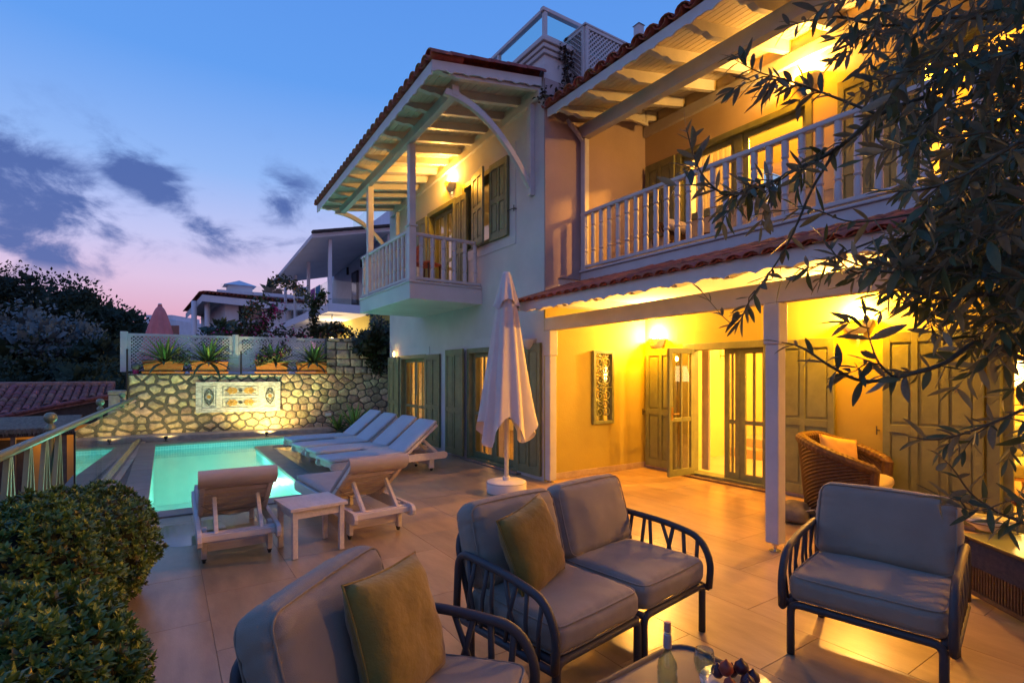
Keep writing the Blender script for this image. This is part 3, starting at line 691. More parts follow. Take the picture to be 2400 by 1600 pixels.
for y in (4.15, 6.75, 10.0, 12.9):
    m = MB(); p = fx(y, -.09); m.lathe([(.03, -.3), (.03, 1.05), (.042, 1.055), (.042, 1.085), (.024, 1.10), (.02, 1.115), (.044, 1.135), (.055, 1.165), (.048, 1.20), (.025, 1.218), (0, 1.222)], 14, p); m.build('post', 'rail_green', rl, auto=50)
y = 1.30
while y < 6.9:
    for dy in (-.27, 0, .27):
        m = MB(); m.bar(fx(y + dy, -.05) + UP * .02, fx(y + dy * .10, -.04) + UP * 1.0, .034, .034, up=(1, 0, 0)); m.build('bar', 'rail_green', rl, bevel=.002)
    y += .55
m = MB(); m.bar(fx(-.5, -.05) + UP * .05, fx(7.0, -.05) + UP * .05, .03, .05); m.build('bottom_rail', 'rail_green', rl, bevel=.003)

# ------------------------------------------------------------------ low neighbour outbuilding with old tiled roof
YR, ZR, SL_ = 24.0, 1.15, .30
def onroof(px, py):                                     # photo pixel onto the tilted roof plane
    d = ray(px, py); k = (ZR - SL_ * YR - H) / (d.z - SL_ * d.y); return EYE + d * k
ob = thing('tiled_outbuilding', 'low outbuilding with an old curved tile roof beyond the fence', 'outbuilding', (-5, 20, ZG), local=False)
edge = [onroof(270, 928), onroof(130, 953), onroof(0, 980), onroof(-200, 1022)]
ridge = [WY(-420, 905, YR), WY(270, 905, YR)]; ridge = [V((p.x, YR, ZR)) for p in ridge]
m = MB(); pts = [ridge[0], ridge[1]] + edge
m._a(pts + [p - UP * .08 for p in pts], [tuple(range(5, -1, -1)), tuple(range(6, 12))] + [(i, (i + 1) % 6, 6 + (i + 1) % 6, 6 + i) for i in range(6)]); m.build('roof_deck', 'tile_old', ob)
def barrel(r, ln, tap=.82, thick=.014, n_=7, up_=True):
    mm = MB(); vs = []
    for k, (yy, s) in enumerate(((0, 1.0), (ln, tap))):
        for rr in (r, r - thick):
            for j in range(n_): t = math.pi * j / (n_ - 1); vs.append((math.cos(t) * rr * s, yy, math.sin(t) * rr * s * .75 * (1 if up_ else -1)))
    fs = []
    for j in range(n_ - 1): fs += [(j, j + 1, 2 * n_ + j + 1, 2 * n_ + j), (n_ + j + 1, n_ + j, 3 * n_ + j, 3 * n_ + j + 1), (j + 1, j, n_ + j, n_ + j + 1)]
    mm._a(vs, fs); return mm
TB = shared(barrel(.105, .42), 'roof_tile', 'tile_old', smooth=True)
def inside(p, pl):
    c = False
    for i in range(len(pl)):
        a, b = pl[i - 1], pl[i]
        if (a.y > p.y) != (b.y > p.y) and p.x < (b.x - a.x) * (p.y - a.y) / (b.y - a.y) + a.x: c = not c
    return c
random.seed(3); cand = []
sa = math.atan(SL_)
for i in range(40):
    for j in range(60):
        x = ridge[1].x - .12 - i * .215; y = YR - .36 - j * .34; p = V((x, y, ZR - SL_ * (YR - y)))
        if inside(p + V((0, .1, 0)), pts):
            q = p - EYE; dep = q.dot(FW); px = HX + F * q.dot(RT) / dep
            if px > -30: cand.append(p)
cand.sort(key=lambda p: (p - EYE).length)
for p in cand[:300]: inst('roof_tile', TB, ob, p + UP * .045, (sa + random.uniform(-.02, .02), random.uniform(-.03, .03), random.uniform(-.03, .03)))
m = MB()
for p in cand[300:]: m.add(barrel(.105, .42, n_=5), Matrix.Translation(p + UP * .045) @ Euler((sa, 0, 0)).to_matrix().to_4x4())
if m.v: m.build('far_roof_tiles', 'tile_old', ob, smooth=True, kind='stuff')
m = MB(); m.tube([p + UP * .05 for p in edge], .07, 6); m.build('verge', 'tile_old', ob, smooth=True)
m = MB(); m.tube([V((ridge[0].x, YR, ZR + .06)), V((ridge[1].x, YR, ZR + .06))], .11, 8); m.build('ridge_cap', 'tile_old', ob, smooth=True)
m = MB(); e2 = [p - UP * .1 + V((-.05, .1, 0)) for p in edge]
for a, b in zip(e2, e2[1:]): m._a([a, b, b - UP * 2.2, a - UP * 2.2], [(0, 1, 2, 3)])
m.build('gable_boards', 'dark_timber', ob)
m = MB(); a, b = ridge[0] + V((0, .3, 0)), ridge[1] + V((-.2, .3, 0))
m._a([a, b, V((b.x, b.y, ZG)), V((a.x, a.y, ZG))], [(0, 1, 2, 3)]); m.build('back_wall', 'plaster', ob)
# thatched kiosk in front of it, lit inside
KY = 15.0
kt = thing('thatched_kiosk', 'ochre walled kiosk with a ragged thatch awning beyond the fence', 'kiosk', (-3.5, KY, ZG), local=False)
kl, kr = WY(-260, 1000, KY), WY(175, 1000, KY); zt = WY(60, 983, KY).z; zb = WY(60, 1005, KY).z
m = MB(); m._a([(kl.x, KY - .1, zb), (kr.x, KY - .1, zb), (kr.x + .05, KY + .8, zt + .02), (kl.x - .1, KY + .8, zt + .02), (kl.x, KY - .1, zb - .08), (kr.x, KY - .1, zb - .08), (kr.x + .05, KY + .8, zt - .07), (kl.x - .1, KY + .8, zt - .07)], [(0, 1, 2, 3), (7, 6, 5, 4), (0, 4, 5, 1), (1, 5, 6, 2), (2, 6, 7, 3), (3, 7, 4, 0)]); m.build('awning', 'thatch', kt)
m = MB()
for k in range(420):
    x = random.uniform(kl.x, kr.x); l_ = random.uniform(.05, .20); p = V((x, KY - .12 + random.uniform(-.02, .02), zb + .02)); q = p + V((random.uniform(-.08, .08), random.uniform(-.08, .02), -l_)); m._a([p - V((.008, 0, 0)), p + V((.008, 0, 0)), q], [(0, 1, 2)])
m.build('straw_fringe', 'thatch', kt, kind='stuff')
m = MB(); m.bx(kl.x, kr.x + .2, KY + .9, KY + 1.0, ZG, zb - .02); m.build('wall', 'ochre_wall', kt)
m = MB(); m.bx(kl.x, kr.x, KY + .0, KY + .08, zb - .17, zb - .09); m.build('front_beam', 'dark_timber', kt)
for px in (30, 150): m = MB(); p = WY(px, 1000, KY); m.bx(p.x - .04, p.x + .04, KY + .0, KY + .08, ZG, zb - .17); m.build('post', 'timber', kt)
m = MB(); p = WY(15, 1000, KY); m.bx(p.x - 1.5, p.x + .2, KY + .82, KY + .9, ZG, zb - .3); m.build('door', 'dark_timber', kt)
p = WY(95, 1000, KY); lamp('kiosk_lamp', (p.x, KY + .35, zb - .2), 10, (1, .56, .12), .06, parent=kt)
# ------------------------------------------------------------------ the villa
XF, XB, YN, YFAR = 4.72, 6.87, 6.25, 12.66             # pool facade, recessed back wall, near corner, far corner
villa = thing('villa', 'white two storey villa with green shutters, carved balconies and tiled eaves', 'house', (XF, YN, 0), local=False)
def wall_x(name, X, y0, y1, z0, z1, th, holes, mat, side=1, parent=None):
    # wall in the plane X (outer face towards -X), solid towards +X, with rectangular openings
    ys = sorted({y0, y1, *[v for h in holes for v in h[:2]]}); zs = sorted({z0, z1, *[v for h in holes for v in h[2:]]}); m = MB()
    for a, b in zip(ys, ys[1:]):
        run = None
        for c, d in zip(zs, zs[1:]):
            hole = any(h[0] <= (a + b) / 2 <= h[1] and h[2] <= (c + d) / 2 <= h[3] for h in holes)
            if not hole: run = (run[0], d) if run else (c, d)
            if hole and run: m.bx(X, X + th, a, b, *run); run = None
        if run: m.bx(X, X + th, a, b, *run)
    return m.build(name, mat, parent or villa)
PX_ = lambda X: (lambda a, z, d: V((X - d, a, z)))      # a runs along the wall, d outwards
PY_ = lambda Y: (lambda a, z, d: V((a, Y - d, z)))
def rect(m, P, a0, a1, z0, z1, d0, d1): m.prism([(a0, z0), (a1, z0), (a1, z1), (a0, z1)], lambda a, b, k: P(a, b, d1 if k else d0)); return m
def hinge_P(P0, a_h, d_h, ang, sgn):                    # leaf swung out round a vertical hinge
    ca, sa = math.cos(ang), math.sin(ang)
    def P(a, z, d): return P0(a_h + sgn * (a * ca) + 0 * d - sgn * d * sa * 1.0, z, d_h + a * sa + d * ca)
    return P
def shutter(P, a0, a1, z0, z1, parent=None, rows=(.42, .58), cols=2, th=.04, mat='green_paint', d0=.01, lab=None):
    m = MB(); sw_ = .075; rect(m, P, a0, a1, z0, z1, d0, d0 + th * .55)
    w = a1 - a0; xs = [a0]
    for k in range(cols + 1):
        c = a0 + sw_ / 2 + k * (w - sw_) / cols; rect(m, P, c - sw_ / 2 * (1 if k in (0, cols) else .8), c + sw_ / 2 * (1 if k in (0, cols) else .8), z0, z1, d0 + th * .552, d0 + th)
    zc = [z0 + .07]; acc = z0 + .07
    for f_ in rows: acc += f_ * (z1 - z0 - .14); zc.append(acc)
    for k, z in enumerate(zc):
        for q in range(cols):
            x0 = a0 + sw_ / 2 + q * (w - sw_) / cols + sw_ / 2 * (1 if q == 0 else .8); x1 = a0 + sw_ / 2 + (q + 1) * (w - sw_) / cols - sw_ / 2 * (1 if q == cols - 1 else .8)
            rect(m, P, x0, x1, z - .07 if k in (0,) else z - .045, z + (.07 if k == len(zc) - 1 else .045), d0 + th * .552, d0 + th * .995)
    s_ = m.build('shutter', mat, parent or villa, bevel=.004, label=lab)
    for k in range(len(zc) - 1):
        for q in range(cols):
            x0 = a0 + sw_ / 2 + q * (w - sw_) / cols + sw_ * .5; x1 = a0 + sw_ / 2 + (q + 1) * (w - sw_) / cols - sw_ * .5
            g = MB(); rect(g, P, x0 + .018, x1 - .018, zc[k] + .075, zc[k + 1] - .075, d0 + th * .553, d0 + th * .86); g.build('panel', mat, s_, bevel=.008)
    return s_
def glazed(P, a0, a1, z0, z1, cols=2, split=(.42,), th=.045, st=.075, d0=0, parent=None, name='door_leaf', mat='green_paint', mun=.03, handle=None):
    m = MB(); rect(m, P, a0, a0 + st, z0, z1, d0, d0 + th); rect(m, P, a1 - st, a1, z0, z1, d0, d0 + th)
    rect(m, P, a0 + st, a1 - st, z0, z0 + st * 1.3, d0, d0 + th); rect(m, P, a0 + st, a1 - st, z1 - st, z1, d0, d0 + th)
    zz = [z0 + st * 1.3] + [z0 + f_ * (z1 - z0) for f_ in split] + [z1 - st]; xx = [a0 + st + (a1 - a0 - 2 * st) * k / cols for k in range(cols + 1)]
    for x in xx[1:-1]: rect(m, P, x - mun / 2, x + mun / 2, z0 + st * 1.3, z1 - st, d0 + .006, d0 + th - .006)
    for z in zz[1:-1]:
        for k in range(cols): rect(m, P, xx[k] + (mun / 2 if k else 0), xx[k + 1] - (mun / 2 if k < cols - 1 else 0), z - st * .4, z + st * .4, d0 + .004, d0 + th - .004)
    lf = m.build(name, mat, parent or villa, bevel=.003)
    for k in range(cols):
        for q in range(len(zz) - 1):
            g = MB(); rect(g, P, xx[k] + .002, xx[k + 1] - .002, zz[q] + .002, zz[q + 1] - .002, d0 + th * .46, d0 + th * .54); g.build('pane', 'pane', lf)
    if handle:
        g = MB(); a, z = handle; rect(g, P, a - .02, a + .02, z - .1, z + .1, d0 + th, d0 + th + .006); g.tube([P(a, z, d0 + th), P(a, z, d0 + th + .045), P(a + .1 * (1 if a < (a0 + a1) / 2 else -1), z, d0 + th + .045)], .009, 8); g.build('handle', 'brass', lf)
    return lf
def frame_open(P, a0, a1, z0, z1, fw=.09, dep=.22, d_out=.02, parent=None, sill=True, mat='green_paint'):
    m = MB()
    for r in ((a0, a0 + fw, z0, z1), (a1 - fw, a1, z0, z1), (a0 + fw, a1 - fw, z1 - fw, z1)): rect(m, P, *r, -dep, d_out)
    if sill: rect(m, P, a0 + fw, a1 - fw, z0, z0 + .035, -dep, d_out - .005)
    return m.build('door_frame' if z0 < .2 or 3 < z0 < 3.3 else 'window_frame', mat, parent or villa, bevel=.004)
yf = lambda px: WX(px, 700, XF).y
# pool facade
d1 = (10.45, 11.95, 0.03, 2.02); d2 = (6.95, 8.62, .03, 2.06); ud = (yf(1068), yf(1003), 3.12, 5.02); uw = (yf(1196), yf(1085), 3.86, 5.16)
wall_x('pool_facade_wall', XF, YN, YFAR, -.1, 6.0, .32, [d1, d2, ud, uw], 'plaster')
m = MB(); m.bx(XF + .321, 10.5, YFAR - .3, YFAR, -.1, 6.0); m.build('far_end_wall', 'plaster', villa)
m = MB(); m.bx(XF, XB + .3, YN - .004, YN - .001 + .3, -.1, 3.05) if False else m.bx(XF + .321, 10.5, YN, YN + .3, -.1, 6.3); m.build('side_wall', 'plaster', villa)
m = MB(); m.bx(XF + .0, 10.5, YN + .002, YFAR, 6.001, 6.22); m.build('roof_slab', 'plaster', villa)
m = MB(); m.bx(XF + .33, 10.4, YN + .31, YFAR - .31, 2.95, 3.05); m.build('upper_floor', 'room_floor', villa)
m = MB(); m.bx(8.6, 8.7, YN + .31, YFAR - .31, 0, 5.9); m.build('partition_wall', 'plaster_room', villa)
Pf = PX_(XF)
for r, hz in ((d1, 0), (d2, 0)):
    frame_open(Pf, *r); m = MB(); e = .16
    for q in ((r[0] - e, r[0], r[2], r[3] + e), (r[1], r[1] + e, r[2], r[3] + e), (r[0], r[1], r[3], r[3] + e)): rect(m, Pf, *q, .0, .012)
    m.build('plaster_surround', 'plaster', villa)
    mid = (r[0] + r[1]) / 2; Pi = PX_(XF + .12)
    glazed(Pi, r[0] + .09, mid - .004, r[2] + .04, r[3] - .09, 2, handle=(mid - .05, 1.0)); glazed(Pi, mid + .004, r[1] - .09, r[2] + .04, r[3] - .09, 2)
    m = MB(); n_ = 22
    for s0, s1 in ((r[0] + .05, mid - .1), (mid + .1, r[1] - .05)):
        A = [(s0 + (s1 - s0) * k / n_, .06) for k in range(n_ + 1)]; vs = []
        for k, (a, _) in enumerate(A): x = XF + .45 + .035 * math.sin(k * 1.9); vs += [(x, a, .06), (x, a, 2.1)]
        m._a(vs, [(2 * k, 2 * k + 2, 2 * k + 3, 2 * k + 1) for k in range(n_)])
    m.build('curtain', 'curtain', villa, smooth=True)
    m = MB(); m.bx(XF - .10, XF + .1, r[0] - .1, r[1] + .1, .003, .028); m.build('threshold', 'coping', villa, bevel=.004)
sz0, sz1 = .09, 2.0
shutter(Pf, d1[1] + .02, d1[1] + .72, sz0, sz1); shutter(Pf, d1[0] - .72, d1[0] - .02, sz0, sz1)
shutter(PX_(XF - .06), d2[1] + .0, d2[1] + .72, .06, 2.06); shutter(Pf, d2[0] - .66, d2[0] - .02, .06, 2.06)
# balcony door and window upstairs
frame_open(Pf, *ud); glazed(PX_(XF + .14), ud[0] + .09, (ud[0] + ud[1]) / 2 - .003, ud[2] + .04, ud[3] - .09, 2); glazed(PX_(XF + .14), (ud[0] + ud[1]) / 2 + .003, ud[1] - .09, ud[2] + .04, ud[3] - .09, 2)
shutter(Pf, ud[1] + .02, ud[1] + .62, ud[2] + .02, ud[3] - .05); shutter(Pf, ud[0] - .5, ud[0] - .02, ud[2] + .02, ud[3] - .05)
frame_open(Pf, *uw, sill=True); glazed(PX_(XF + .14), uw[0] + .09, uw[1] - .09, uw[2] + .04, uw[3] - .09, 4, (), name='window_sash')
m = MB(); e = .17
for q in ((uw[0] - e, uw[0], uw[2] - e, uw[3] + e), (uw[1], uw[1] + e, uw[2] - e, uw[3] + e), (uw[0], uw[1], uw[3], uw[3] + e), (uw[0], uw[1], uw[2] - e, uw[2])): rect(m, Pf, *q, 0, .014)
m.build('plaster_surround', 'plaster', villa)
shutter(Pf, uw[0] + .0, uw[0] + .56, uw[2] + .0, uw[3], d0=.03, rows=(.5, .5))
shutter(hinge_P(Pf, uw[0] + 1.14, .05, R(9), -1), .0, .54, uw[2], uw[3], d0=0, rows=(.5, .5))
for yv, zv in ((uw[0] - .18, 4.25),):
    m = MB(); m.tube([Pf(yv + .2, zv, .06), Pf(yv, zv, .05), Pf(yv, zv, 0)], .008, 6); m.tube([Pf(yv, zv - .05, .05), Pf(yv, zv + .05, .05)], .008, 6); m.build('shutter_stay', 'iron', villa)

# ------------------------------------------------------------------ turned balusters
BAL = MB().lathe([(.034, 0), (.036, .02), (.036, .17), (.026, .20), (.040, .225), (.030, .25), (.036, .29), (.036, .42), (.030, .52), (.036, .55), (.036, .59), (.026, .61), (.040, .635), (.034, .66), (.037, .70), (.037, .82)], 10)
BALM = shared(BAL, 'baluster', 'white_paint', auto=35)
def balustrade(root, p, q, n_, z0, z1, skip=()):
    for k in range(n_):
        if k in skip: continue
        c = V(p).lerp(V(q), (k + .5) / n_); inst('baluster', BALM, root, (c.x, c.y, z0), (0, 0, random.uniform(0, .3)), (1, 1, (z1 - z0) / .82))
BX, BY0, BY1, BZ0, BZ1, BR = 3.35, 8.08, 10.68, 2.83, 3.10, 3.99
m = MB(); m.bx(BX, XF - .001, BY0, BY1, BZ0, BZ1); balc = m.build('balcony', 'plaster', villa, bevel=.006)
m = MB(); m.bx(BX - .02, XF - .002, BY0 - .02, BY1 + .02, BZ1 + .001, BZ1 + .035); m.build('edge_moulding', 'white_paint', balc, bevel=.008)
b0 = BZ1 + .036
def railset(parent, p, q, n_, z0, z1, w=.085, post=None):
    p = V(p); q = V(q); g = MB(); g.bar(p + UP * (z0 + .045), q + UP * (z0 + .045), .07, .045); g.build('bottom_rail', 'white_paint', parent, bevel=.008)
    g = MB(); g.bar(p + UP * (z1 - .03), q + UP * (z1 - .03), w, .055); g.build('handrail', 'white_paint', parent, bevel=.014)
    balustrade(parent, p, q, n_, z0 + .068, z1 - .057)
railset(balc, (BX + .05, BY0 + .12, 0), (BX + .05, BY1, 0), 13, b0, BR); railset(balc, (BX + .12, BY0 + .05, 0), (XF - .01, BY0 + .05, 0), 6, b0, BR - .05); railset(balc, (BX + .1, BY1 - .05, 0), (XF - .01, BY1 - .05, 0), 6, b0, BR)
m = MB(); m.bx(BX - .01, BX + .115, BY0 - .01, BY0 + .115, b0, BR + .03); m.build('corner_post', 'white_paint', balc, bevel=.008)
m = MB(); m.bx(BX - .03, BX + .135, BY0 - .03, BY0 + .135, BR + .031, BR + .06); m.build('post_cap', 'white_paint', balc, bevel=.006)

# ------------------------------------------------------------------ eaves roofs
TM = shared(barrel(.105, .42, .85), 'roof_tile', 'tile_red', smooth=True)
def eaves(nm, xe, ze, xw, zw, y0, y1, raf, tilt=0.0, pitch=.205, rows=4, board=.105, fasc=.16, rd=.12, rw=.075, gable=True, nose=.34, wave=.26, tsc=(1, 1, 1)):
    sl_ = (zw - ze) / (xw - xe); an = math.atan(sl_)
    P = lambda x, y, d=0: V((x, y, ze + (x - xe) * sl_ + d + tilt * (y - y0)))
    m = MB(); vs = [P(xe, y0, .03), P(xw, y0, .03), P(xw, y1, .03), P(xe, y1, .03), P(xe, y0, .0), P(xw, y0, .0), P(xw, y1, .0), P(xe, y1, .0)]
    m._a(vs, [(0, 1, 2, 3), (7, 6, 5, 4), (0, 4, 5, 1), (1, 5, 6, 2), (2, 6, 7, 3), (3, 7, 4, 0)]); roof = m.build(nm, 'tile_red', villa)
    k = 0; x = xe + .012
    while x < xw - .02:                                # tongue-and-groove boards along the eave
        x2 = min(x + board, xw); m = MB(); q = [P(x + .004, y0 + .005, -.004), P(x2 - .004, y0 + .005, -.004), P(x2 - .004, y1 - .005, -.004), P(x + .004, y1 - .005, -.004)]
        q2 = [v - UP * .014 for v in q]; m._a(q + q2, [(0, 1, 2, 3), (7, 6, 5, 4), (0, 4, 5, 1), (1, 5, 6, 2), (2, 6, 7, 3), (3, 7, 4, 0)]); m.build('ceiling_board', 'ceiling_board', roof); x = x2; k += 1
    for y in raf:                                       # rafters with scalloped noses
        A, B = [], []; n_ = 34
        for i in range(n_ + 1):
            t = i / n_; x = xe + .035 + (xw - .01 - xe - .035) * (t ** 1.7); s_ = x - xe - .035
            if s_ < nose: u = s_ / nose; d = .035 + (rd - .035) * (u ** .55) * (1 - .30 * math.sin(u * math.pi * 2.0) ** 2 * (1 if u > .35 else .7))
            else: d = rd
            A.append((x, -.019)); B.append((x, -.019 - d))
        m = MB(); m.strip(A, B, lambda a, b, k: P(a, y + (rw / 2 if k else -rw / 2), b)); m.build('rafter', 'white_paint', roof, fix=True, auto=30)
    n_ = int((y1 - y0) / .02); A, B = [], []            # scalloped fascia
    for i in range(n_ + 1):
        y = y0 + (y1 - y0) * i / n_; u = ((y - y0) / wave) % 1; w_ = .022 * abs(math.sin(u * math.pi)) + .012 * abs(math.sin(u * math.pi * 2))
        A.append((y, .02)); B.append((y, -fasc + w_))
    m = MB(); m.strip(A, B, lambda a, b, k: P(xe - (.022 if k else .0), a, b)); m.build('fascia', 'white_paint', roof, fix=True)
    if gable:
        n_ = int((xw - xe) / .02); A, B = [], []
        for i in range(n_ + 1):
            x = xe - .02 + (xw - xe) * i / n_; u = ((x - xe) / .26) % 1; w_ = .022 * abs(math.sin(u * math.pi)) + .012 * abs(math.sin(u * math.pi * 2)); A.append((x, .03)); B.append((x, -fasc * .75 + w_))
        m = MB(); m.strip(A, B, lambda a, b, k: P(a, y0 - (.024 if k else .001), b)); m.build('gable_board', 'white_paint', roof, fix=True)
        x = xe - .06
        while x < xw - .1:                              # cap tiles up the gable edge
            o = inst('ridge_tile', GT, roof, P(x, y0 - .01, .075), (an, 0, -math.pi / 2)); x += .30
    n_ = int((y1 - y0) / pitch)
    for i in range(n_):
        for r in range(rows):
            y = y0 + (i + .5) * (y1 - y0) / n_
            inst('roof_tile', TM, roof, P(xe - .075 + r * .36, y + random.uniform(-.006, .006), .055 * tsc[2]), (an + random.uniform(-.01, .02), random.uniform(-.03, .03), -math.pi / 2 + random.uniform(-.03, .03)), tsc)
    m = MB()
    for i in range(n_ + 1):
        y = y0 + i * (y1 - y0) / n_; mm = barrel(.095 * tsc[0], .5, .9, up_=False, n_=6); [setattr(v, 'z', v.z * tsc[2]) for v in mm.v]; m.add(mm, Matrix.Translation(P(xe - .07, y, .105 * tsc[2])) @ Euler((an, 0, -math.pi / 2)).to_matrix().to_4x4())
    m.build('channel_tiles', 'tile_red', roof, smooth=True, kind='stuff')
    return roof, P
GT = shared(barrel(.12, .36, .88, .02, 8), 'ridge_tile', 'tile_red', smooth=True)
TILT = -.042
r1, P1 = eaves('balcony_roof', 2.93, 5.67, XF - .002, 5.99, 6.30, 12.45, [6.36 + k * .498 for k in range(13)], TILT)
m = MB(); a, b = P1(BX + .02, 6.48, -.215), P1(BX + .02, 12.1, -.215); m.bar(a, b, .11, .15); m.build('purlin_beam', 'white_paint', r1, bevel=.008)
m = MB(); a, b = P1(XF - .03, 6.30, -.20), P1(XF - .03, 12.5, -.20); m.bar(a, b, .058, .13); m.build('wall_plate', 'white_paint', r1, bevel=.006)
m = MB(); a, b = P1(XF - .012, 6.31, -.05), P1(XF - .012, 12.5, -.05); m.bar(a, b, .02, .15); m.build('wall_board', 'white_paint', r1)
for y in (BY0 + .05, 10.22):
    zt = P1(BX, y, -.29).z; m = MB(); m.bx(BX - .005, BX + .11, y - .055, y + .055, (BR + .061) if y < 9 else b0, zt); m.build('balcony_post', 'white_paint', r1, bevel=.01)
for y in (6.52, 12.05):                                # curved braces and their wall posts
    zt = P1(BX, y, -.30).z; pts = []
    for i in range(15):
        t = i / 14; x = BX - .12 + (XF - .05 - BX + .12) * t; z = zt + .04 - 1.02 * t ** 2.1; pts.append((x, z))
    A = [(x, z + .045) for x, z in pts]; B = [(x - .03, z - .045) for x, z in pts]
    m = MB(); m.strip(A, B, lambda a, b, k: V((a, y + (.035 if k else -.035), b))); m.build('curved_brace', 'white_paint', r1, fix=True, bevel=.006)
    m = MB(); m.bx(XF - .085, XF - .001, y - .045, y + .045, zt - 1.12, P1(XF, y, -.28).z); m.build('brace_post', 'white_paint', r1, bevel=.008)
# parapet with stepped cornice and glass rail on the roof terrace
m = MB(); m.bx(XF + .05, XF + .30, YN + .05, YFAR, 6.221, 6.40); m.bx(XF + .301, 10.4, YN + .05, YN + .30, 6.301, 6.40); par = m.build('parapet', 'plaster', villa)
for k, (z, o) in enumerate(((6.02, .0), (6.402, .02), (6.47, .05), (6.54, .085), (6.61, .03))):
    if k == 0: continue
    m = MB(); h_ = .066; m.bx(XF + .03 - o, XF + .31, YN + .03 - o, YFAR, z, z + h_); m.bx(XF + .311, 10.4, YN + .03 - o, YN + .31, z, z + h_); m.build('cornice_step', 'plaster', par, bevel=.012)
rr = MB(); zr = 7.07
rr.bar((XF + .06, YN + .06, zr), (XF + .06, 9.9, zr), .08, .06); rr.build('roof_handrail', 'white_paint', par, bevel=.008)
rr = MB(); rr.bar((XF + .0, YN + .06, zr + .0), (8.8, YN + .06, zr), .08, .06); rr.build('roof_handrail', 'white_paint', par, bevel=.008)
for x, y in ((XF + .06, YN + .06), (XF + .06, 7.6), (XF + .06, 9.0), (6.3, YN + .06), (7.8, YN + .06)):
    m = MB(); m.bx(x - .03, x + .03, y - .03, y + .03, 6.677, zr - .031); m.build('rail_post', 'white_paint', par, bevel=.004)
for a in ((7.57, YN + .1), (8.97, 7.63)): m = MB(); m.bx(XF + .055, XF + .065, a[1], a[0], 6.69, zr - .06); m.build('rail_glass', 'glass', par)
for a in ((XF + .1, 6.26), (6.34, 7.76)): m = MB(); m.bx(a[0], a[1], YN + .055, YN + .065, 6.69, zr - .06); m.build('rail_glass', 'glass', par)

# ------------------------------------------------------------------ recessed wing: ground-floor terrace
YE = -3.2                                              # the wing runs on past the camera
yb = lambda px: WX(px, 1000, XB).y
td = (yb(1800) - .06, yb(1604), .03, 2.06); td2 = (-1.2, yb(2316), .03, 2.06)
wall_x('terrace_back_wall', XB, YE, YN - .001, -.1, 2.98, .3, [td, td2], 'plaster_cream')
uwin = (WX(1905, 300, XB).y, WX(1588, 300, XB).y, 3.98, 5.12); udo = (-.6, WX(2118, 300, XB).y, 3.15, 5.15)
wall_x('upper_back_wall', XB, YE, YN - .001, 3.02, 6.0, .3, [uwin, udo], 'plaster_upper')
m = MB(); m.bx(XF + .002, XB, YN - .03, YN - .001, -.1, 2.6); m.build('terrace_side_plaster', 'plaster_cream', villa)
m = MB(); m.bx(XF + .0, XF + .25, YN - .028, YN - .002, 2.601, 6.0); m.bx(XF + .25, XB, YN - .028, YN - .002, 3.05, 6.0); m.build('upper_side_plaster', 'plaster_pink_glow', villa)
m = MB(); m.bx(5.43, XB + 3.6, YE, YN - .03, 2.78, 3.0); m.build('balcony_floor_slab', 'plaster', villa)
m = MB(); m.bx(XF + .1, XB - .013, YN - .042, YN - .0302, .003, .10); m.build('skirting', 'kerb_stone', villa, bevel=.002)
for a, b in ((td[1], YN - .043), (td2[1] + .1, td[0])): m = MB(); m.bx(XB - .013, XB - .001, a, b, .003, .10); m.build('skirting', 'kerb_stone', villa, bevel=.002)
Pb = PX_(XB); Pbi = PX_(XB + .10)
frame_open(Pb, *td, fw=.10, d_out=.045); frame_open(Pb, *td2, fw=.10, d_out=.045)
m = MB(); m.bx(XB - .14, XB + .3, td[0] - .05, td[1] + .05, .003, .028); m.build('threshold', 'timber', villa, bevel=.004)
w3 = (td[1] - td[0] - .2) / 3
glazed(Pbi, td[0] + .10, td[0] + .10 + w3 * 1.0, .06, td[3] - .10, 2, (.44,)); glazed(Pbi, td[0] + .105 + w3, td[0] + .10 + w3 * 1.62, .06, td[3] - .10, 2, (.44,))
glazed(hinge_P(Pb, WX(1622, 1000, XB - .05).y, .05, R(90), 1), 0, .58, .06, td[3] - .08, 2, (.44,), handle=(.52, 1.0))
shutter(Pb, td[1] + .10, td[1] + .74, .06, td[3] - .05, rows=(.46, .54), d0=.035)
shutter(Pb, td[0] - .82, td[0] - .06, .06, td[3] - .02, rows=(.46, .54), d0=.035)
ys2 = yb(2075); shutter(Pb, td2[1] + .02, ys2, .06, 2.06, rows=(.46, .54), d0=.035, cols=3)
glazed(Pbi, td2[1] - .62, td2[1] - .10, .06, td2[3] - .10, 1, (.44,)); glazed(Pbi, td2[1] - 1.16, td2[1] - .625, .06, td2[3] - .10, 1, (.44,))
m = MB(); rect(m, Pb, td[0] - .12, td[1] + .12, td[3] + .001, td[3] + .19, .0, .014); m.build('plaster_surround', 'plaster_cream', villa)
for a, z in ((td[1] + .80, .95), (ys2 + .06, .95)):
    m = MB(); m.tube([Pb(a, z, 0), Pb(a, z, .07)], .007, 6); m.tube([Pb(a, z - .05, .07), Pb(a, z + .05, .07)], .008, 6); m.build('shutter_hook', 'iron', villa)
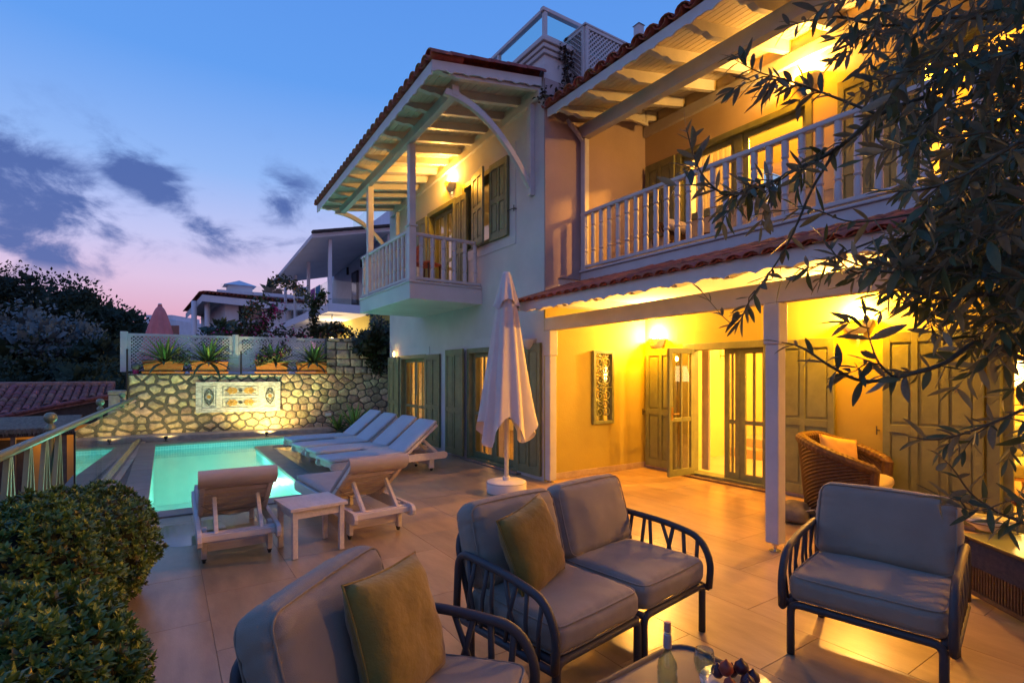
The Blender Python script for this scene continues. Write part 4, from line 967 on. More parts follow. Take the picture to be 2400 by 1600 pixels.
# carved mirror on the side wall
# (its own thing, hung on the wall)
x0, x1 = WY(1383, 900, YN).x, WY(1431, 900, YN).x; zt, zb_ = WY(1407, 822, YN).z, WY(1407, 992, YN).z
Ps = PY_(YN - .03); mir = thing('carved_mirror', 'tall narrow mirror behind carved green scrollwork on the yellow wall', 'mirror', ((x0 + x1) / 2, YN - .05, zb_), local=False)
m = MB(); fr_ = .05
for r in ((x0, x0 + fr_, zb_, zt), (x1 - fr_, x1, zb_, zt), (x0 + fr_, x1 - fr_, zb_, zb_ + fr_), (x0 + fr_, x1 - fr_, zt - fr_, zt)): rect(m, Ps, *r, .002, .06)
m.build('frame', 'green_paint', mir, bevel=.005)
MATS['mirror'] = M('mirror', (.75, .75, .72), .04, .02, 2, metal=1)
m = MB(); rect(m, Ps, x0 + fr_, x1 - fr_, zb_ + fr_, zt - fr_, .004, .012); m.build('mirror_glass', 'mirror', mir)
m = MB(); cx = (x0 + x1) / 2; hh = zt - zb_ - 2 * fr_; hw = (x1 - x0) / 2 - fr_
def scroll(cx_, cz, r, turns, s0, sx, sz):
    pts = []
    for i in range(22): t = i / 21; a = s0 + t * turns * 2 * math.pi; rr_ = r * (1 - .8 * t); pts.append(Ps(cx_ + sx * math.cos(a) * rr_, cz + sz * math.sin(a) * rr_, .035))
    m.tube(pts, .009, 5)
for k in range(4):
    cz = zb_ + fr_ + hh * (k + .5) / 4; sz = 1 if k >= 2 else -1
    for sx in (-1, 1): scroll(cx + sx * hw * .45, cz, hw * .52, 1.35, math.pi * .9, sx, sz); scroll(cx + sx * hw * .38, cz + hh / 8, hw * .32, 1.1, 0, sx, -sz)
m.tube([Ps(cx, zb_ + fr_, .035), Ps(cx, zt - fr_, .035)], .007, 5); m.tube([Ps(x0 + fr_, (zt + zb_) / 2, .035), Ps(x1 - fr_, (zt + zb_) / 2, .035)], .008, 5)
pts = [Ps(cx + math.cos(t) * .05, (zt + zb_) / 2 + math.sin(t) * .05, .037) for t in [2 * math.pi * q / 14 for q in range(15)]]; m.tube(pts, .010, 5); m.build('scrollwork', 'green_paint', mir, smooth=True)
# terrace beam, posts, tiled canopy
BMA, BMB = V((4.75, 6.20, 2.325)), V((4.35, -2.5, 2.325))
bmx = lambda y: BMA.x + (BMB.x - BMA.x) * (BMA.y - y) / (BMA.y - BMB.y)
m = MB(); m.bar(BMA, BMB, .12, .19); m.build('terrace_beam', 'white_paint', villa, bevel=.008)
for y in (6.12, 2.62, -1.0):
    x = bmx(y); m = MB(); w_ = .062
    m.bx(x - w_, x + w_, y - w_, y + w_, .08 if y < 6 else .03, 1.86); m.bx(x - w_ - .012, x + w_ + .012, y - w_ - .012, y + w_ + .012, 1.861, 2.229); po = m.build('terrace_post', 'white_paint', villa, bevel=.012)
    m = MB(); m.lathe([(.05, .0), (.05, .01), (.014, .012), (.014, .055), (.03, .056), (.03, .08)], 14, (x, y, .002)); m.build('post_foot', 'chrome', po, auto=40)
r2, P2 = eaves('terrace_canopy', 4.10, 2.56, 5.428, 3.0, -2.6, 6.20, [6.02 - k * .60 for k in range(14)], 0, pitch=.155, rows=3, board=.11, fasc=.125, rd=.17, gable=False, nose=.34, wave=.30, tsc=(.78, 1, .55))
# upper balcony front
m = MB(); m.bx(5.40, 5.45, YE, YN - .04, 3.0005, 3.16); up_ = m.build('upper_balcony', 'white_paint', villa, bevel=.006)
m = MB(); m.bx(5.37, 5.48, YE, YN - .04, 3.161, 3.195); m.build('edge_moulding', 'white_paint', up_, bevel=.01)
railset(up_, (5.425, YN - .05, 0), (5.425, -1.6, 0), 45, 3.196, 4.09, .09)
m = MB(); m.bx(5.385, 5.475, YN - .16, YN - .06, 3.196, 5.22); m.build('balcony_post', 'white_paint', up_, bevel=.008)
m = MB(); m.bx(5.385, 5.475, 1.0, 1.1, 3.196, 5.22); m.build('balcony_post', 'white_paint', up_, bevel=.008)
r3, P3 = eaves('upper_roof', 4.75, 5.50, XB - .002, 5.98, -2.6, 6.18, [5.98 - k * .56 for k in range(15)], 0, pitch=.21, rows=3, board=.105, fasc=.13, rd=.15, gable=False, nose=.40)
m = MB(); m.bar((5.43, YN - .04, 5.33), (5.43, -2.6, 5.33), .13, .20); m.build('purlin_beam', 'white_paint', r3, bevel=.008)
m = MB(); m.bar((XB - .035, YN - .05, 5.70), (XB - .035, -2.6, 5.70), .065, .16); m.build('wall_plate', 'white_paint', r3, bevel=.006)
m = MB(); A = []; B = []
for i in range(9): t = i / 8; A.append((5.38 - .30 * t, 5.16 + .28 * t ** .6)); B.append((5.43 - .30 * t, 5.06 + .30 * t ** .6))
m.strip(A, B, lambda a, b, k: V((a, YN - .08 - (.06 if k else 0), b))); m.build('corner_brace', 'white_paint', r3, fix=True)
# upstairs window, shutters, door
frame_open(Pb, *uwin, fw=.085, d_out=.03); glazed(Pbi, uwin[0] + .085, (uwin[0] + uwin[1]) / 2 - .06, uwin[2] + .04, uwin[3] - .085, 1, (), name='window_sash'); glazed(Pbi, (uwin[0] + uwin[1]) / 2 + .06, uwin[1] - .085, uwin[2] + .04, uwin[3] - .085, 1, (), name='window_sash')
m = MB(); rect(m, Pb, (uwin[0] + uwin[1]) / 2 - .06, (uwin[0] + uwin[1]) / 2 + .06, uwin[2] + .03, uwin[3] - .085, -.15, -.02); m.build('window_mullion', 'green_paint', villa, bevel=.004)
shutter(Pb, uwin[1] + .02, uwin[1] + .62, 3.86, 5.1, rows=(.5, .5), d0=.03)
frame_open(Pb, *udo); shutter(Pb, udo[1] + .02, udo[1] + .66, 3.2, 5.12, d0=.03); glazed(Pbi, udo[1] - .7, udo[1] - .09, 3.2, 5.05, 2)
m = MB(); rect(m, Pb, YE, udo[1] + 2.4, 3.88, 3.92, .0, .012); m.build('dado_moulding', 'plaster_upper', villa)
# lattice boxes on the roof edge
lb = thing('roof_lattice_box', 'white trellis box standing on the roof edge beside the parapet', 'lattice box', (5.3, 5.9, 5.8), local=False)
cpt = WY(1372, 120, 5.95); xc = cpt.x; zt_ = WY(1372, 60, 5.95).z; zb2 = 5.66
lat_panel(lb, lambda a, z, d: V((a, 5.95 - d, z)), xc, xc + 1.35, zb2, zt_, 0, fw=.05, step=.075, sw_=.022)
lat_panel(lb, lambda a, z, d: V((xc - d, a, z)), 5.97, 6.42, zb2, zt_, 0, fw=.05, step=.075, sw_=.022)
m = MB(); m.bx(xc - .03, xc + 1.4, 5.92, 6.44, zt_ + .001, zt_ + .03); m.build('rim', 'white_paint', lb, bevel=.004)
lc = thing('roof_newel', 'short pale newel post rising above the upper roof tiles', 'post', (6.6, 5.8, 5.9), local=False)
p = WY(1497, 85, 5.9); m = MB(); m.bx(p.x - .06, p.x + .06, 5.84, 5.96, 5.8, WY(1497, 62, 5.9).z); m.build('shaft', 'white_paint', lc, bevel=.01)
m = MB(); zc_ = WY(1497, 62, 5.9).z; m._a([(p.x - .075, 5.825, zc_ + .001), (p.x + .075, 5.825, zc_ + .001), (p.x + .075, 5.975, zc_ + .001), (p.x - .075, 5.975, zc_ + .001), (p.x, 5.9, zc_ + .07)], [(3, 2, 1, 0), (0, 1, 4), (1, 2, 4), (2, 3, 4), (3, 0, 4)]); m.build('cap', 'white_paint', lc)
m = MB(); m.bar((p.x + .05, 5.9, zc_ - .28), (p.x + 1.6, 5.9, zc_ - .28), .05, .06); m.build('rail', 'white_paint', lc)

# ------------------------------------------------------------------ rooms seen through the doors
m = MB(); m.bx(XB + .3, 11.4, YE, YN - .002, -.05, .012); m.build('room_floor', 'room_floor', villa)
m = MB(); m.bx(11.4, 11.5, YE, YN, -.05, 5.9); m.bx(XB + .3, 11.4, YE - .1, YE, -.05, 5.9); m.build('room_wall', 'plaster_room', villa)
m = MB(); m.bx(XB + .3, 11.4, YN - .035, YN - .003, .0125, 2.77); m.build('room_side_wall', 'plaster_room', villa)
m = MB(); m.bx(XB + .3, 11.4, -.05, .05, .0125, 2.77); m.build('room_partition', 'plaster_room', villa)
m = MB(); m.bx(XB + .301, 11.4, YE, YN, 5.88, 5.95); m.build('upper_ceiling', 'plaster_room', villa)
m = MB(); m.bx(9.1, 10.9, YN - .95, YN - .036, .0125, .18); m.bx(9.45, 10.9, YN - .95, YN - .036, .1805, .34); m.build('step', 'room_floor', villa, bevel=.006)
m = MB(); n_ = 26
vs = []
for k in range(n_ + 1): x = XB + .42 + .03 * math.sin(k * 1.7); a = td[1] - .16 + .13 * k / n_; vs += [(x, a, .05), (x + .0, a, 2.3)]
m._a(vs, [(2 * k, 2 * k + 2, 2 * k + 3, 2 * k + 1) for k in range(n_)]); m.build('curtain', 'curtain', villa, smooth=True)
m = MB(); vs = []
for k in range(n_ + 1): x = XB + .45 + .03 * math.sin(k * 1.7); a = uwin[1] - .75 + .75 * k / n_; vs += [(x, a, 3.1), (x + .0, a, 5.3)]
m._a(vs, [(2 * k, 2 * k + 2, 2 * k + 3, 2 * k + 1) for k in range(n_)]); m.build('curtain', 'curtain', villa, smooth=True)
# ------------------------------------------------------------------ lamps
AMB = (1.0, .36, .0)
def sconce(P, a, z, power, lab, lit=True, r=.16, name='wall_sconce', bulb='bulb', col=AMB, grp='plaster uplighter sconces'):
    t = thing(name, lab, 'wall lamp', P(a, z - .1, 0), group=grp, local=False); m = MB(); n_ = 12; prof = [(.02, -.105), (.05, -.10), (.095, -.06), (.12, 0), (.13, .03), (.122, .03), (.11, .0), (.085, -.05), (.04, -.085)]
    vs = []; k_ = r / .13
    for rr_, zz_ in prof:
        for j in range(n_ + 1): th = math.pi * j / n_; vs.append(P(a + math.cos(th) * rr_ * k_, z + zz_ * k_, .003 + math.sin(th) * rr_ * k_))
    fs = [(i * (n_ + 1) + j, i * (n_ + 1) + j + 1, (i + 1) * (n_ + 1) + j + 1, (i + 1) * (n_ + 1) + j) for i in range(len(prof) - 1) for j in range(n_)]
    m._a(vs, fs); m.build('bowl', 'plaster', t, smooth=True, fix=True)
    if lit:
        m = MB(); m.lathe([(0, -.03), (.022, -.02), (.03, .01), (.02, .035), (0, .045)], 10, P(a, z + .0, .06 * k_ + .01)); m.build('bulb', bulb, t, smooth=True)
        lamp('sconce_lamp', P(a, z + .11, .21), power * .62, col, .07, parent=t); lamp('sconce_glow', P(a, z + .09, .09), power * .55, (1, .60, .20), .03, parent=t)
    return t
yB = lambda px, py: WX(px, py, XB)
p = yB(1539, 800); sconce(Pb, min(p.y, 5.95), p.z, 400, 'lit half bowl sconce between the yellow corner and the open shutter')
p = yB(2011, 758); sconce(Pb, p.y, p.z, 430, 'lit half bowl sconce above the wicker armchair')
sconce(Pb, .1 - 1.5, p.z, 260, 'lit half bowl sconce past the second terrace door')
p = WX(1059.5, 436, XF); sconce(Pf, p.y, p.z, 120, 'lit half bowl sconce on the pool balcony wall between door and shutters')
p = WX(1244, 800, XF); sconce(Pf, p.y, p.z, 0, 'unlit half bowl sconce on the white wall behind the parasol', lit=False)
p = WX(1895, 105, XB); sconce(Pb, p.y, min(p.z, 5.35), 160, 'lit half bowl sconce under the upper roof boards behind olive leaves')
# small shielded lamp on the far end of the pool facade
p = WX(930, 836, XF); t = thing('corner_sconce', 'small lit sconce glowing on the far corner of the white facade', 'wall lamp', (XF - .05, p.y, p.z), local=False)
m = MB(); m.lathe([(.03, -.04), (.06, 0), (.055, .0), (.028, -.035)], 12, (XF - .07, p.y, p.z)); m.build('cup', 'plaster', t, smooth=True, fix=True)
m = MB(); m.lathe([(.018, .0), (.026, .05), (.018, .11), (.0, .13)], 10, (XF - .07, p.y, p.z + .004)); m.build('bulb', 'bulb_small', t, smooth=True)
m = MB(); m.bx(XF - .03, XF - .001, p.y - .03, p.y + .03, p.z - .05, p.z); m.build('bracket', 'plaster', t)
lamp('corner_lamp', (XF - .10, p.y, p.z + .08), 3.0, (1, .55, .12), .03, parent=t)
# interior lamps
def pendant(loc, power, lab, name='ceiling_lamp'):
    t = thing(name, lab, 'ceiling lamp', loc, local=False, group='warm room ceiling lamps'); m = MB(); m.lathe([(.16, 0), (.17, -.03), (.14, -.08), (.0, -.10)], 18, loc); m.build('shade', 'lamp_shade_lit', t, smooth=True)
    m = MB(); m.lathe([(.05, .0), (.05, .03)], 12, loc); m.build('mount', 'white_paint', t); lamp('room_lamp', V(loc) - UP * .2, power, (1, .44, .06), .1, parent=t)
pendant((8.9, 4.4, 2.74), 760, 'round ceiling lamp in the room behind the open terrace door')
pendant((8.9, 1.4, 2.74), 800, 'round ceiling lamp in the sitting room past the second terrace door')
pendant((8.7, 3.3, 5.84), 1500, 'round ceiling lamp in the upstairs bedroom')
pendant((6.4, 8.0, 2.9), 330, 'round ceiling lamp in the poolside room')
pendant((6.4, 11.1, 2.9), 240, 'round ceiling lamp in the room at the far end of the villa')
pendant((6.6, 9.0, 5.84), 70, 'round ceiling lamp in the room behind the pool balcony')
# interior wall lamp seen through the door opening
pi = WY(1689, 690, YN - .04); xi = min(max(pi.x, 8.2), 11.0); t = thing('room_wall_lamp', 'small brass wall lamp inside the open terrace door', 'wall lamp', (xi, YN - .04, 2.2), local=False)
m = MB(); m.tube([(xi, YN - .04, 1.95), (xi, YN - .16, 1.92), (xi, YN - .18, 2.02)], .012, 6); m.build('arm', 'brass', t, smooth=True)
m = MB(); m.lathe([(.03, 0), (.055, .10), (.05, .10), (.026, .0)], 12, (xi, YN - .18, 2.03)); m.build('shade', 'bowl_white', t, smooth=True, fix=True); lamp('wall_lamp', (xi, YN - .18, 2.2), 9, (1, .62, .15), .04, parent=t)
# table lamp upstairs and down
def table_lamp(x, y, z, power, lab, h=.45, r=.2, sh=.26):
    t = thing('table_lamp', lab, 'table lamp', (x, y, z), local=False); m = MB(); m.lathe([(.08, 0), (.08, .02), (.03, .04), (.05, .14), (.03, .25), (.012, .28), (.012, h)], 14, (x, y, z)); m.build('stand', 'wood_furniture', t, smooth=True)
    m = MB(); m.lathe([(r, h - .12), (r * .75, h - .12 + sh), (r * .72, h - .12 + sh), (r * .97, h - .12)], 20, (x, y, z)); m.build('shade', 'lamp_shade_lit', t, smooth=True, fix=True)
    lamp('table_lamp_light', (x, y, z + h + sh + .05), power, (1, .62, .16), .06, parent=t)
table_lamp(8.1, 5.56, 4.25, 14, 'table lamp with glowing shade in the upstairs window', .5, .2, .3)
table_lamp(10.0, 2.3, .735, 20, 'table lamp with a broad glowing shade behind the second terrace door', .8, .32, .36)

# ------------------------------------------------------------------ sitting room furniture beyond the second door
t = thing('indoor_sofa', 'sage green sofa on wooden legs inside the second terrace door', 'sofa', (8.9, .45, .012), local=False)
m = MB(); cushion(.75, 1.7, .2, .05, .02, 6, m, Matrix.Translation((8.75, .0, .40))); m.build('seat', 'sage_fabric', t, smooth=True)
m = MB(); cushion(.2, 1.7, .5, .06, .02, 6, m, Matrix.Translation((9.15, .0, .68))); m.build('backrest', 'sage_fabric', t, smooth=True)
for s_ in (-1, 1):
    m = MB(); cushion(.75, .16, .35, .06, .01, 5, m, Matrix.Translation((8.75, s_ * .92, .52))); m.build('arm', 'sage_fabric', t, smooth=True)
m = MB(); m.bx(8.4, 9.2, -.95, .95, .27, .305); m.build('base', 'wood_furniture', t, bevel=.004)
t.location = (9.3, 1.85, .012)
for x, y in ((8.45, -.85), (8.45, .85), (9.1, -.85), (9.1, .85)): m = MB(); m.lathe([(.015, .014), (.026, .27)], 8, (x, y, 0)); m.build('leg', 'wood_furniture', t)
o = pillow(.4, .4, .14, 10, 3).build('red_cushion', 'red_cloth', smooth=True); o.location = (9.18, 1.65, .68); o.rotation_euler = (R(80), R(10), R(100)); tag(o, 'red scatter cushion on the sage green indoor sofa', 'cushion')
t = thing('indoor_side_table', 'small wooden side table carrying the broad lamp indoors', 'side table', (9.0, .55, .012), local=False)
# (stands behind the sofa end)
m = MB(); m.lathe([(.26, .69), (.28, .70), (.28, .72), (0, .72)], 20, (9.0, .55, 0)); m.build('top', 'wood_furniture', t, auto=40)
t.location = (10.0, 2.3, .012)
for q in range(3): a = q * 2.1; m = MB(); m.tube([(9.0 + .2 * math.cos(a), .55 + .2 * math.sin(a), .014), (9.0 + .12 * math.cos(a), .55 + .12 * math.sin(a), .69)], .016, 8); m.build('leg', 'wood_furniture', t)
# picture on the sitting-room wall
t = thing('framed_picture', 'dark framed picture on the sitting room wall beyond the second door', 'picture', (11.38, 1.0, 1.2), local=False); m = MB(); m.bx(11.36, 11.395, .7, 1.35, 1.2, 1.75); m.build('frame', 'wood_furniture', t); m = MB(); m.bx(11.352, 11.359, .75, 1.3, 1.25, 1.70); m.build('print', 'bowl_pattern', t)
# bed-side chest under the upstairs lamp
t = thing('bedroom_chest', 'low wooden chest under the upstairs window lamp', 'chest', (8.1, 5.56, 3.01), local=False); m = MB(); m.bx(7.85, 8.35, 5.2, 5.95, 3.06, 4.25); m.build('body', 'wood_furniture', t, bevel=.006)
for z in (3.2, 3.5): m = MB(); m.bx(7.835, 7.849, 5.24, 5.91, z, z + .26); m.build('drawer', 'wood_furniture', t, bevel=.004)
# toys / bag on the indoor step
t = thing('indoor_bag', 'blue and white bag standing on the indoor step', 'bag', (9.3, 5.3, .18), local=False); m = MB(); cushion(.32, .22, .24, .08, .02, 5, m, Matrix.Translation((9.28, 5.38, .31))); m.build('body', 'towel_blue', t, smooth=True); m = MB(); m.tube([(9.16, 5.38, .40), (9.2, 5.36, .52), (9.34, 5.36, .52), (9.4, 5.38, .40)], .012, 6); m.build('strap', 'bag_pale', t, smooth=True)
# ------------------------------------------------------------------ sun loungers
def make_lounger(name, label, fabric, ang=40, flap=False):
    t = thing(name, label, 'sun lounger'); W = .62; ca, sa = math.cos(R(ang)), math.sin(R(ang)); hx, hz = 1.20, .315; BL = .74
    for s_ in (-1, 1):                                  # side rails with rounded noses
        pl = [(0.05, .195), (1.93, .195), (1.97, .215), (1.98, .255), (1.96, .295), (1.92, .31), (.06, .31), (.015, .295), (.0, .255), (.015, .215)]
        m = MB(); y = s_ * (W / 2 - .018); m.prism(pl, lambda a, b, k: V((a, y + (.018 if k else -.018), b))); m.build('side_rail', 'lounger_wood', t, bevel=.004)
        for x in (.36, 1.70):
            m = MB(); y2 = s_ * (W / 2 - .058); m.bx(x - .045, x + .045, y2 - .02, y2 + .02, .05 if x > 1 else .003, .30); lg = m.build('leg', 'lounger_wood', t, bevel=.004)
            if x > 1: m = MB(); m.lathe([(.0, -.012), (.022, -.012), (.026, -.006), (.026, .006), (.022, .012), (0, .012)], 14, M_=Matrix.Translation((x, y2, .03)) @ Euler((R(90), 0, 0)).to_matrix().to_4x4()); m.build('caster', 'black_metal', lg, auto=40); m = MB(); m.bx(x - .012, x + .012, y2 - .018, y2 + .018, .03, .0495); m.build('caster_fork', 'iron', lg)
    for x, z0, z1, nm in ((.36, .08, .14, 'leg_stretcher'), (1.70, .10, .17, 'leg_stretcher'), (1.90, .235, .285, 'head_rail'), (.08, .215, .29, 'foot_rail')):
        m = MB(); m.bx(x - .016, x + .016, -W / 2 + (.08 if 'stretch' in nm else .037), W / 2 - (.08 if 'stretch' in nm else .037), z0, z1); m.build(nm, 'lounger_wood', t, bevel=.004)
    k = 0; x = .05
    while x < hx - .05: m = MB(); m.bx(x, x + .058, -W / 2 + .038, W / 2 - .038, .292, .308); m.build('slat', 'lounger_wood', t, bevel=.002); x += .082
    B = Matrix.Translation((hx, 0, hz)) @ Matrix.Rotation(-R(ang), 4, 'Y')       # local x runs up the back
    def bb(x0, x1, y0, y1, z0, z1, nm, mat='lounger_wood', bev=.004): g = MB().bx(x0, x1, y0, y1, z0, z1); q = MB(); q.add(g, B); return q.build(nm, mat, t, bevel=bev)
    bh = W / 2 - .045
    for s_ in (-1, 1): bb(.0, BL, s_ * bh - .02 - .002, s_ * bh + .02, -.045, .0, 'back_stile')
    bb(BL - .045, BL - .002, -bh + .021, bh - .021, -.04, -.005, 'back_top_rail')
    for k in range(6): x = .06 + k * .102; bb(x, x + .075, -bh + .021, bh - .021, -.022, -.008, 'back_slat', bev=.002)
    for s_ in (-1, 1):                                  # prop struts down to the head rail
        p = B @ V((.42, s_ * .17, -.05)); q = V((1.86, s_ * .17, .27)); m = MB(); m.bar(p, q, .05, .03, up=(0, 1, 0)); m.build('prop', 'lounger_wood', t, bevel=.003)
    m = MB(); m.bx(1.80, 1.875, -W / 2 + .037, W / 2 - .037, .262, .290); m.build('prop_bar', 'lounger_wood', t, bevel=.004)
    m = MB(); cushion(1.20, W - .05, .062, .026, .012, 8, m, Matrix.Translation((.60, 0, .342)), .003, 3); c1 = m.build('seat_cushion', fabric, t, smooth=True)
    m = MB(); cushion(BL + .02, W - .05, .062, .026, .010, 8, m, B @ Matrix.Translation(((BL) / 2 + .02, 0, .034)), .003, 9); c2 = m.build('back_cushion', fabric, t, smooth=True)
    for a, d in ((c1, 0),):
        m = MB(); y = W / 2 - .028
        m.tube([(.02, -y, .368), (.0, -y + .03, .352), (.0, y - .03, .352), (.02, y, .368)], .006, 6); m.build('piping', fabric, a, smooth=True)
    if flap:                                            # pocket of the cover pulled over the back, and its slack strap
        g = MB(); n_ = 10
        prof = [(BL - .09, -.056), (BL - .04, -.060), (BL + .025, -.045), (BL + .048, .0), (BL + .035, .05), (BL - .02, .070)]
        vs = [B @ V((a, -bh - .035 + (2 * bh + .07) * j / n_, b + (.008 * math.sin(j * 1.9) if i == 0 else 0))) for i, (a, b) in enumerate(prof) for j in range(n_ + 1)]
        g._a(vs, [(i * (n_ + 1) + j, i * (n_ + 1) + j + 1, (i + 1) * (n_ + 1) + j + 1, (i + 1) * (n_ + 1) + j) for i in range(len(prof) - 1) for j in range(n_)]); g.build('cushion_flap', fabric, t, smooth=True)
        pts = [B @ V((.30 - .20 * math.sin(math.pi * u), (-1 + 2 * u) * (bh + .03), -.03 - .06 * math.sin(math.pi * u))) for u in [i / 16 for i in range(17)]]
        m = MB(); m.tube(pts, .016, 8, flat=.25, up=(0, 0, 1)); m.build('strap', fabric, t, smooth=True)
    return t
LG = 'white loungers in a row along the pool'
l0 = make_lounger('sun_lounger', 'x', 'lounger_fabric', 38)
spots = [((1.96, 10.72, 0), R(4), 'pale cushioned lounger of the row, closest to the stone wall'), ((1.92, 9.72, 0), R(5), 'pale cushioned lounger second from the stone wall'), ((1.98, 8.90, 0), R(5), 'pale cushioned lounger third from the stone wall'), ((1.94, 7.98, 0), R(6), 'pale cushioned lounger of the row, closest to the parasol')]
for i, (loc, rz, lab) in enumerate(spots):
    o = l0 if i == 0 else copy_tree(l0); place(o, loc, rz, lab, LG)
l5 = make_lounger('sun_lounger', 'x', 'beige_fabric', 35, True)
place(l5, (.56, 6.80, 0), R(-91), 'beige cushioned lounger facing the pool beside the clipped shrubs', 'loungers facing the pool end')
o = copy_tree(l5); place(o, (1.62, 6.78, 0), R(-86), 'beige cushioned lounger facing the pool with the small table on its shrub side', 'loungers facing the pool end')
def make_table(w, d, h, label):
    t = thing('side_table', label, 'side table', group='small white wooden side tables')
    n_ = 5
    for k in range(n_): y0 = -d / 2 + d * k / n_; m = MB(); m.bx(-w / 2, w / 2, y0 + .0008, y0 + d / n_ - .0008, h - .028, h); m.build('top_board', 'lounger_wood', t, bevel=.002)
    for sx in (-1, 1):
        m = MB(); x = sx * (w / 2 - .045); m.bx(x - .011, x + .011, -d / 2 + .068, d / 2 - .068, h - .10, h - .0285); m.build('apron', 'lounger_wood', t, bevel=.002)
        m = MB(); y = sx * (d / 2 - .045); m.bx(-w / 2 + .068, w / 2 - .068, y - .011, y + .011, h - .10, h - .0285); m.build('apron', 'lounger_wood', t, bevel=.002)
        for sy in (-1, 1): m = MB(); x, y = sx * (w / 2 - .045), sy * (d / 2 - .045); m.bx(x - .022, x + .022, y - .022, y + .022, .003, h - .0286); m.build('leg', 'lounger_wood', t, bevel=.003)
    return t
t0 = make_table(.50, .50, .44, 'x'); place(t0, (1.12, 5.03, 0), R(6), 'square white wooden table between the two loungers facing the pool')
c = copy_tree(t0); place(c, (2.98, 10.20, -.07), R(5), 'low white table between the two loungers nearest the stone wall'); c = copy_tree(t0); place(c, (2.98, 8.42, -.07), R(5), 'low white table between the two loungers nearest the parasol')
for o in bpy.data.objects:
    if o.name.startswith('side_table') and o.location.z < 0: o.location.z = 0; o.scale = (.9, .8, .84)

# ------------------------------------------------------------------ closed parasols
def closed_parasol(name, lab, loc, top, bot, rmax, mat, base=True, seed=1, cap=.46, pw_=.85, amp_=.20):
    t = thing(name, lab, 'parasol', loc); n_ = 72; rows = 26; rnd = random.Random(seed); ph = [rnd.uniform(-.3, .3) for _ in range(8)]
    def skirt(zt, zb, rt_, rb_, pw, amp, nm, sc=0):
        m = MB(); vs = []
        for i in range(rows + 1):
            u = i / rows
            for j in range(n_):
                th = 2 * math.pi * j / n_; k = int(th / (2 * math.pi) * 8) % 8
                fold = math.cos(th * 8 + ph[k]) ; fold2 = math.sin(th * 3 + seed)
                r = (rt_ + (rb_ - rt_) * u ** pw) * (1 + amp * u ** .5 * (abs(fold) ** .8 * math.copysign(1, fold)) * .9 + .10 * u * fold2 + .05 * u * math.sin(th * 19 + u * 3))
                z = zt + (zb - zt) * u + sc * u ** 4 * (.5 + .5 * math.cos(th * 4 + seed)) - (.05 * u * math.sin(th * 2 + seed))
                vs.append(V((math.cos(th) * r, math.sin(th) * r, z)))
        m._a(vs, [(i * n_ + j, i * n_ + (j + 1) % n_, (i + 1) * n_ + (j + 1) % n_, (i + 1) * n_ + j) for i in range(rows) for j in range(n_)]); m.build(nm, mat, t, smooth=True, fix=True)
    skirt(top - .10, bot, .075, rmax, pw_, amp_, 'canopy', .34)
    skirt(top - .02, top - cap, .058, .165, .9, .16, 'vent_flap', .05)
    m = MB(); m.lathe([(.0, top + .012), (.05, top + .01), (.056, top - .02), (.05, top - .04)], 16); m.build('cap', 'plastic_white', t, smooth=True)
    m = MB(); m.tube([(0, 0, .1 if base else -1), (0, 0, top - .05)], .028, 12); m.build('pole', 'plastic_white', t, smooth=True)
    if base:
        m = MB(); m.lathe([(.245, .004), (.262, .012), (.268, .03), (.268, .135), (.26, .155), (.245, .162), (.06, .170), (.05, .172), (.05, .22), (.0, .22)], 40); m.build('base', 'plastic_white', t, auto=35)
        m = MB(); m.lathe([(.27, .138), (.272, .142), (.27, .146)], 40); m.build('base_seam', 'beige_fabric', t, smooth=True)
    return t
closed_parasol('closed_parasol', 'closed white parasol on a round white base by the terrace corner', (3.84, 5.92, 0), 2.95, .66, .36, 'canvas', seed=2)
pp = DP(375, 780, 17.5); closed_parasol('pink_parasol', 'closed pink parasol standing beyond the trellis', (pp.x, pp.y, 0), DP(375, 712, 17.5).z, 1.9, .52, 'canvas_pink', base=False, seed=5, cap=1.25, pw_=.66, amp_=.16)
m = MB(); m.lathe([(.3, 0), (.3, .08), (.04, .1), (.04, .4)], 20, (pp.x, pp.y, ZG + 1.4)); m.v = [V(v) for v in m.v]; ob_ = None

# ------------------------------------------------------------------ lounge set
def piping(parent, w, d, h, r, Mx, puff=.014):
    q = r * .29; hw, hd, hh = w / 2 - q + .001, d / 2 - q + .001, h / 2 - q + .001; rc = .05
    for sz in (1, -1):
        pts = []
        for cx_, cy_, s0 in ((hw - rc, hd - rc, 0), (-hw + rc, hd - rc, 90), (-hw + rc, -hd + rc, 180), (hw - rc, -hd + rc, 270)):
            for k in range(6): th = R(s0 + 18 * k); pts.append(V((cx_ + rc * math.cos(th), cy_ + rc * math.sin(th), sz * hh)))
        full = []
        for a, b in zip(pts, pts[1:] + pts[:1]):
            nseg = max(1, int((b - a).length / .06))
            for k in range(nseg):
                p = a.lerp(b, k / nseg); ux, uy = p.x / (w / 2), p.y / (d / 2); p.x += puff * (1 - uy * uy) * .55 * (1 if abs(ux) > abs(uy) else 0) * math.copysign(1, ux); p.y += puff * (1 - ux * ux) * .55 * (1 if abs(uy) > abs(ux) else 0) * math.copysign(1, uy); full.append(Mx @ p)
        full.append(full[0]); g = MB(); g.tube(full, .0045, 6); g.build('piping', 'sofa_fabric', parent, smooth=True)
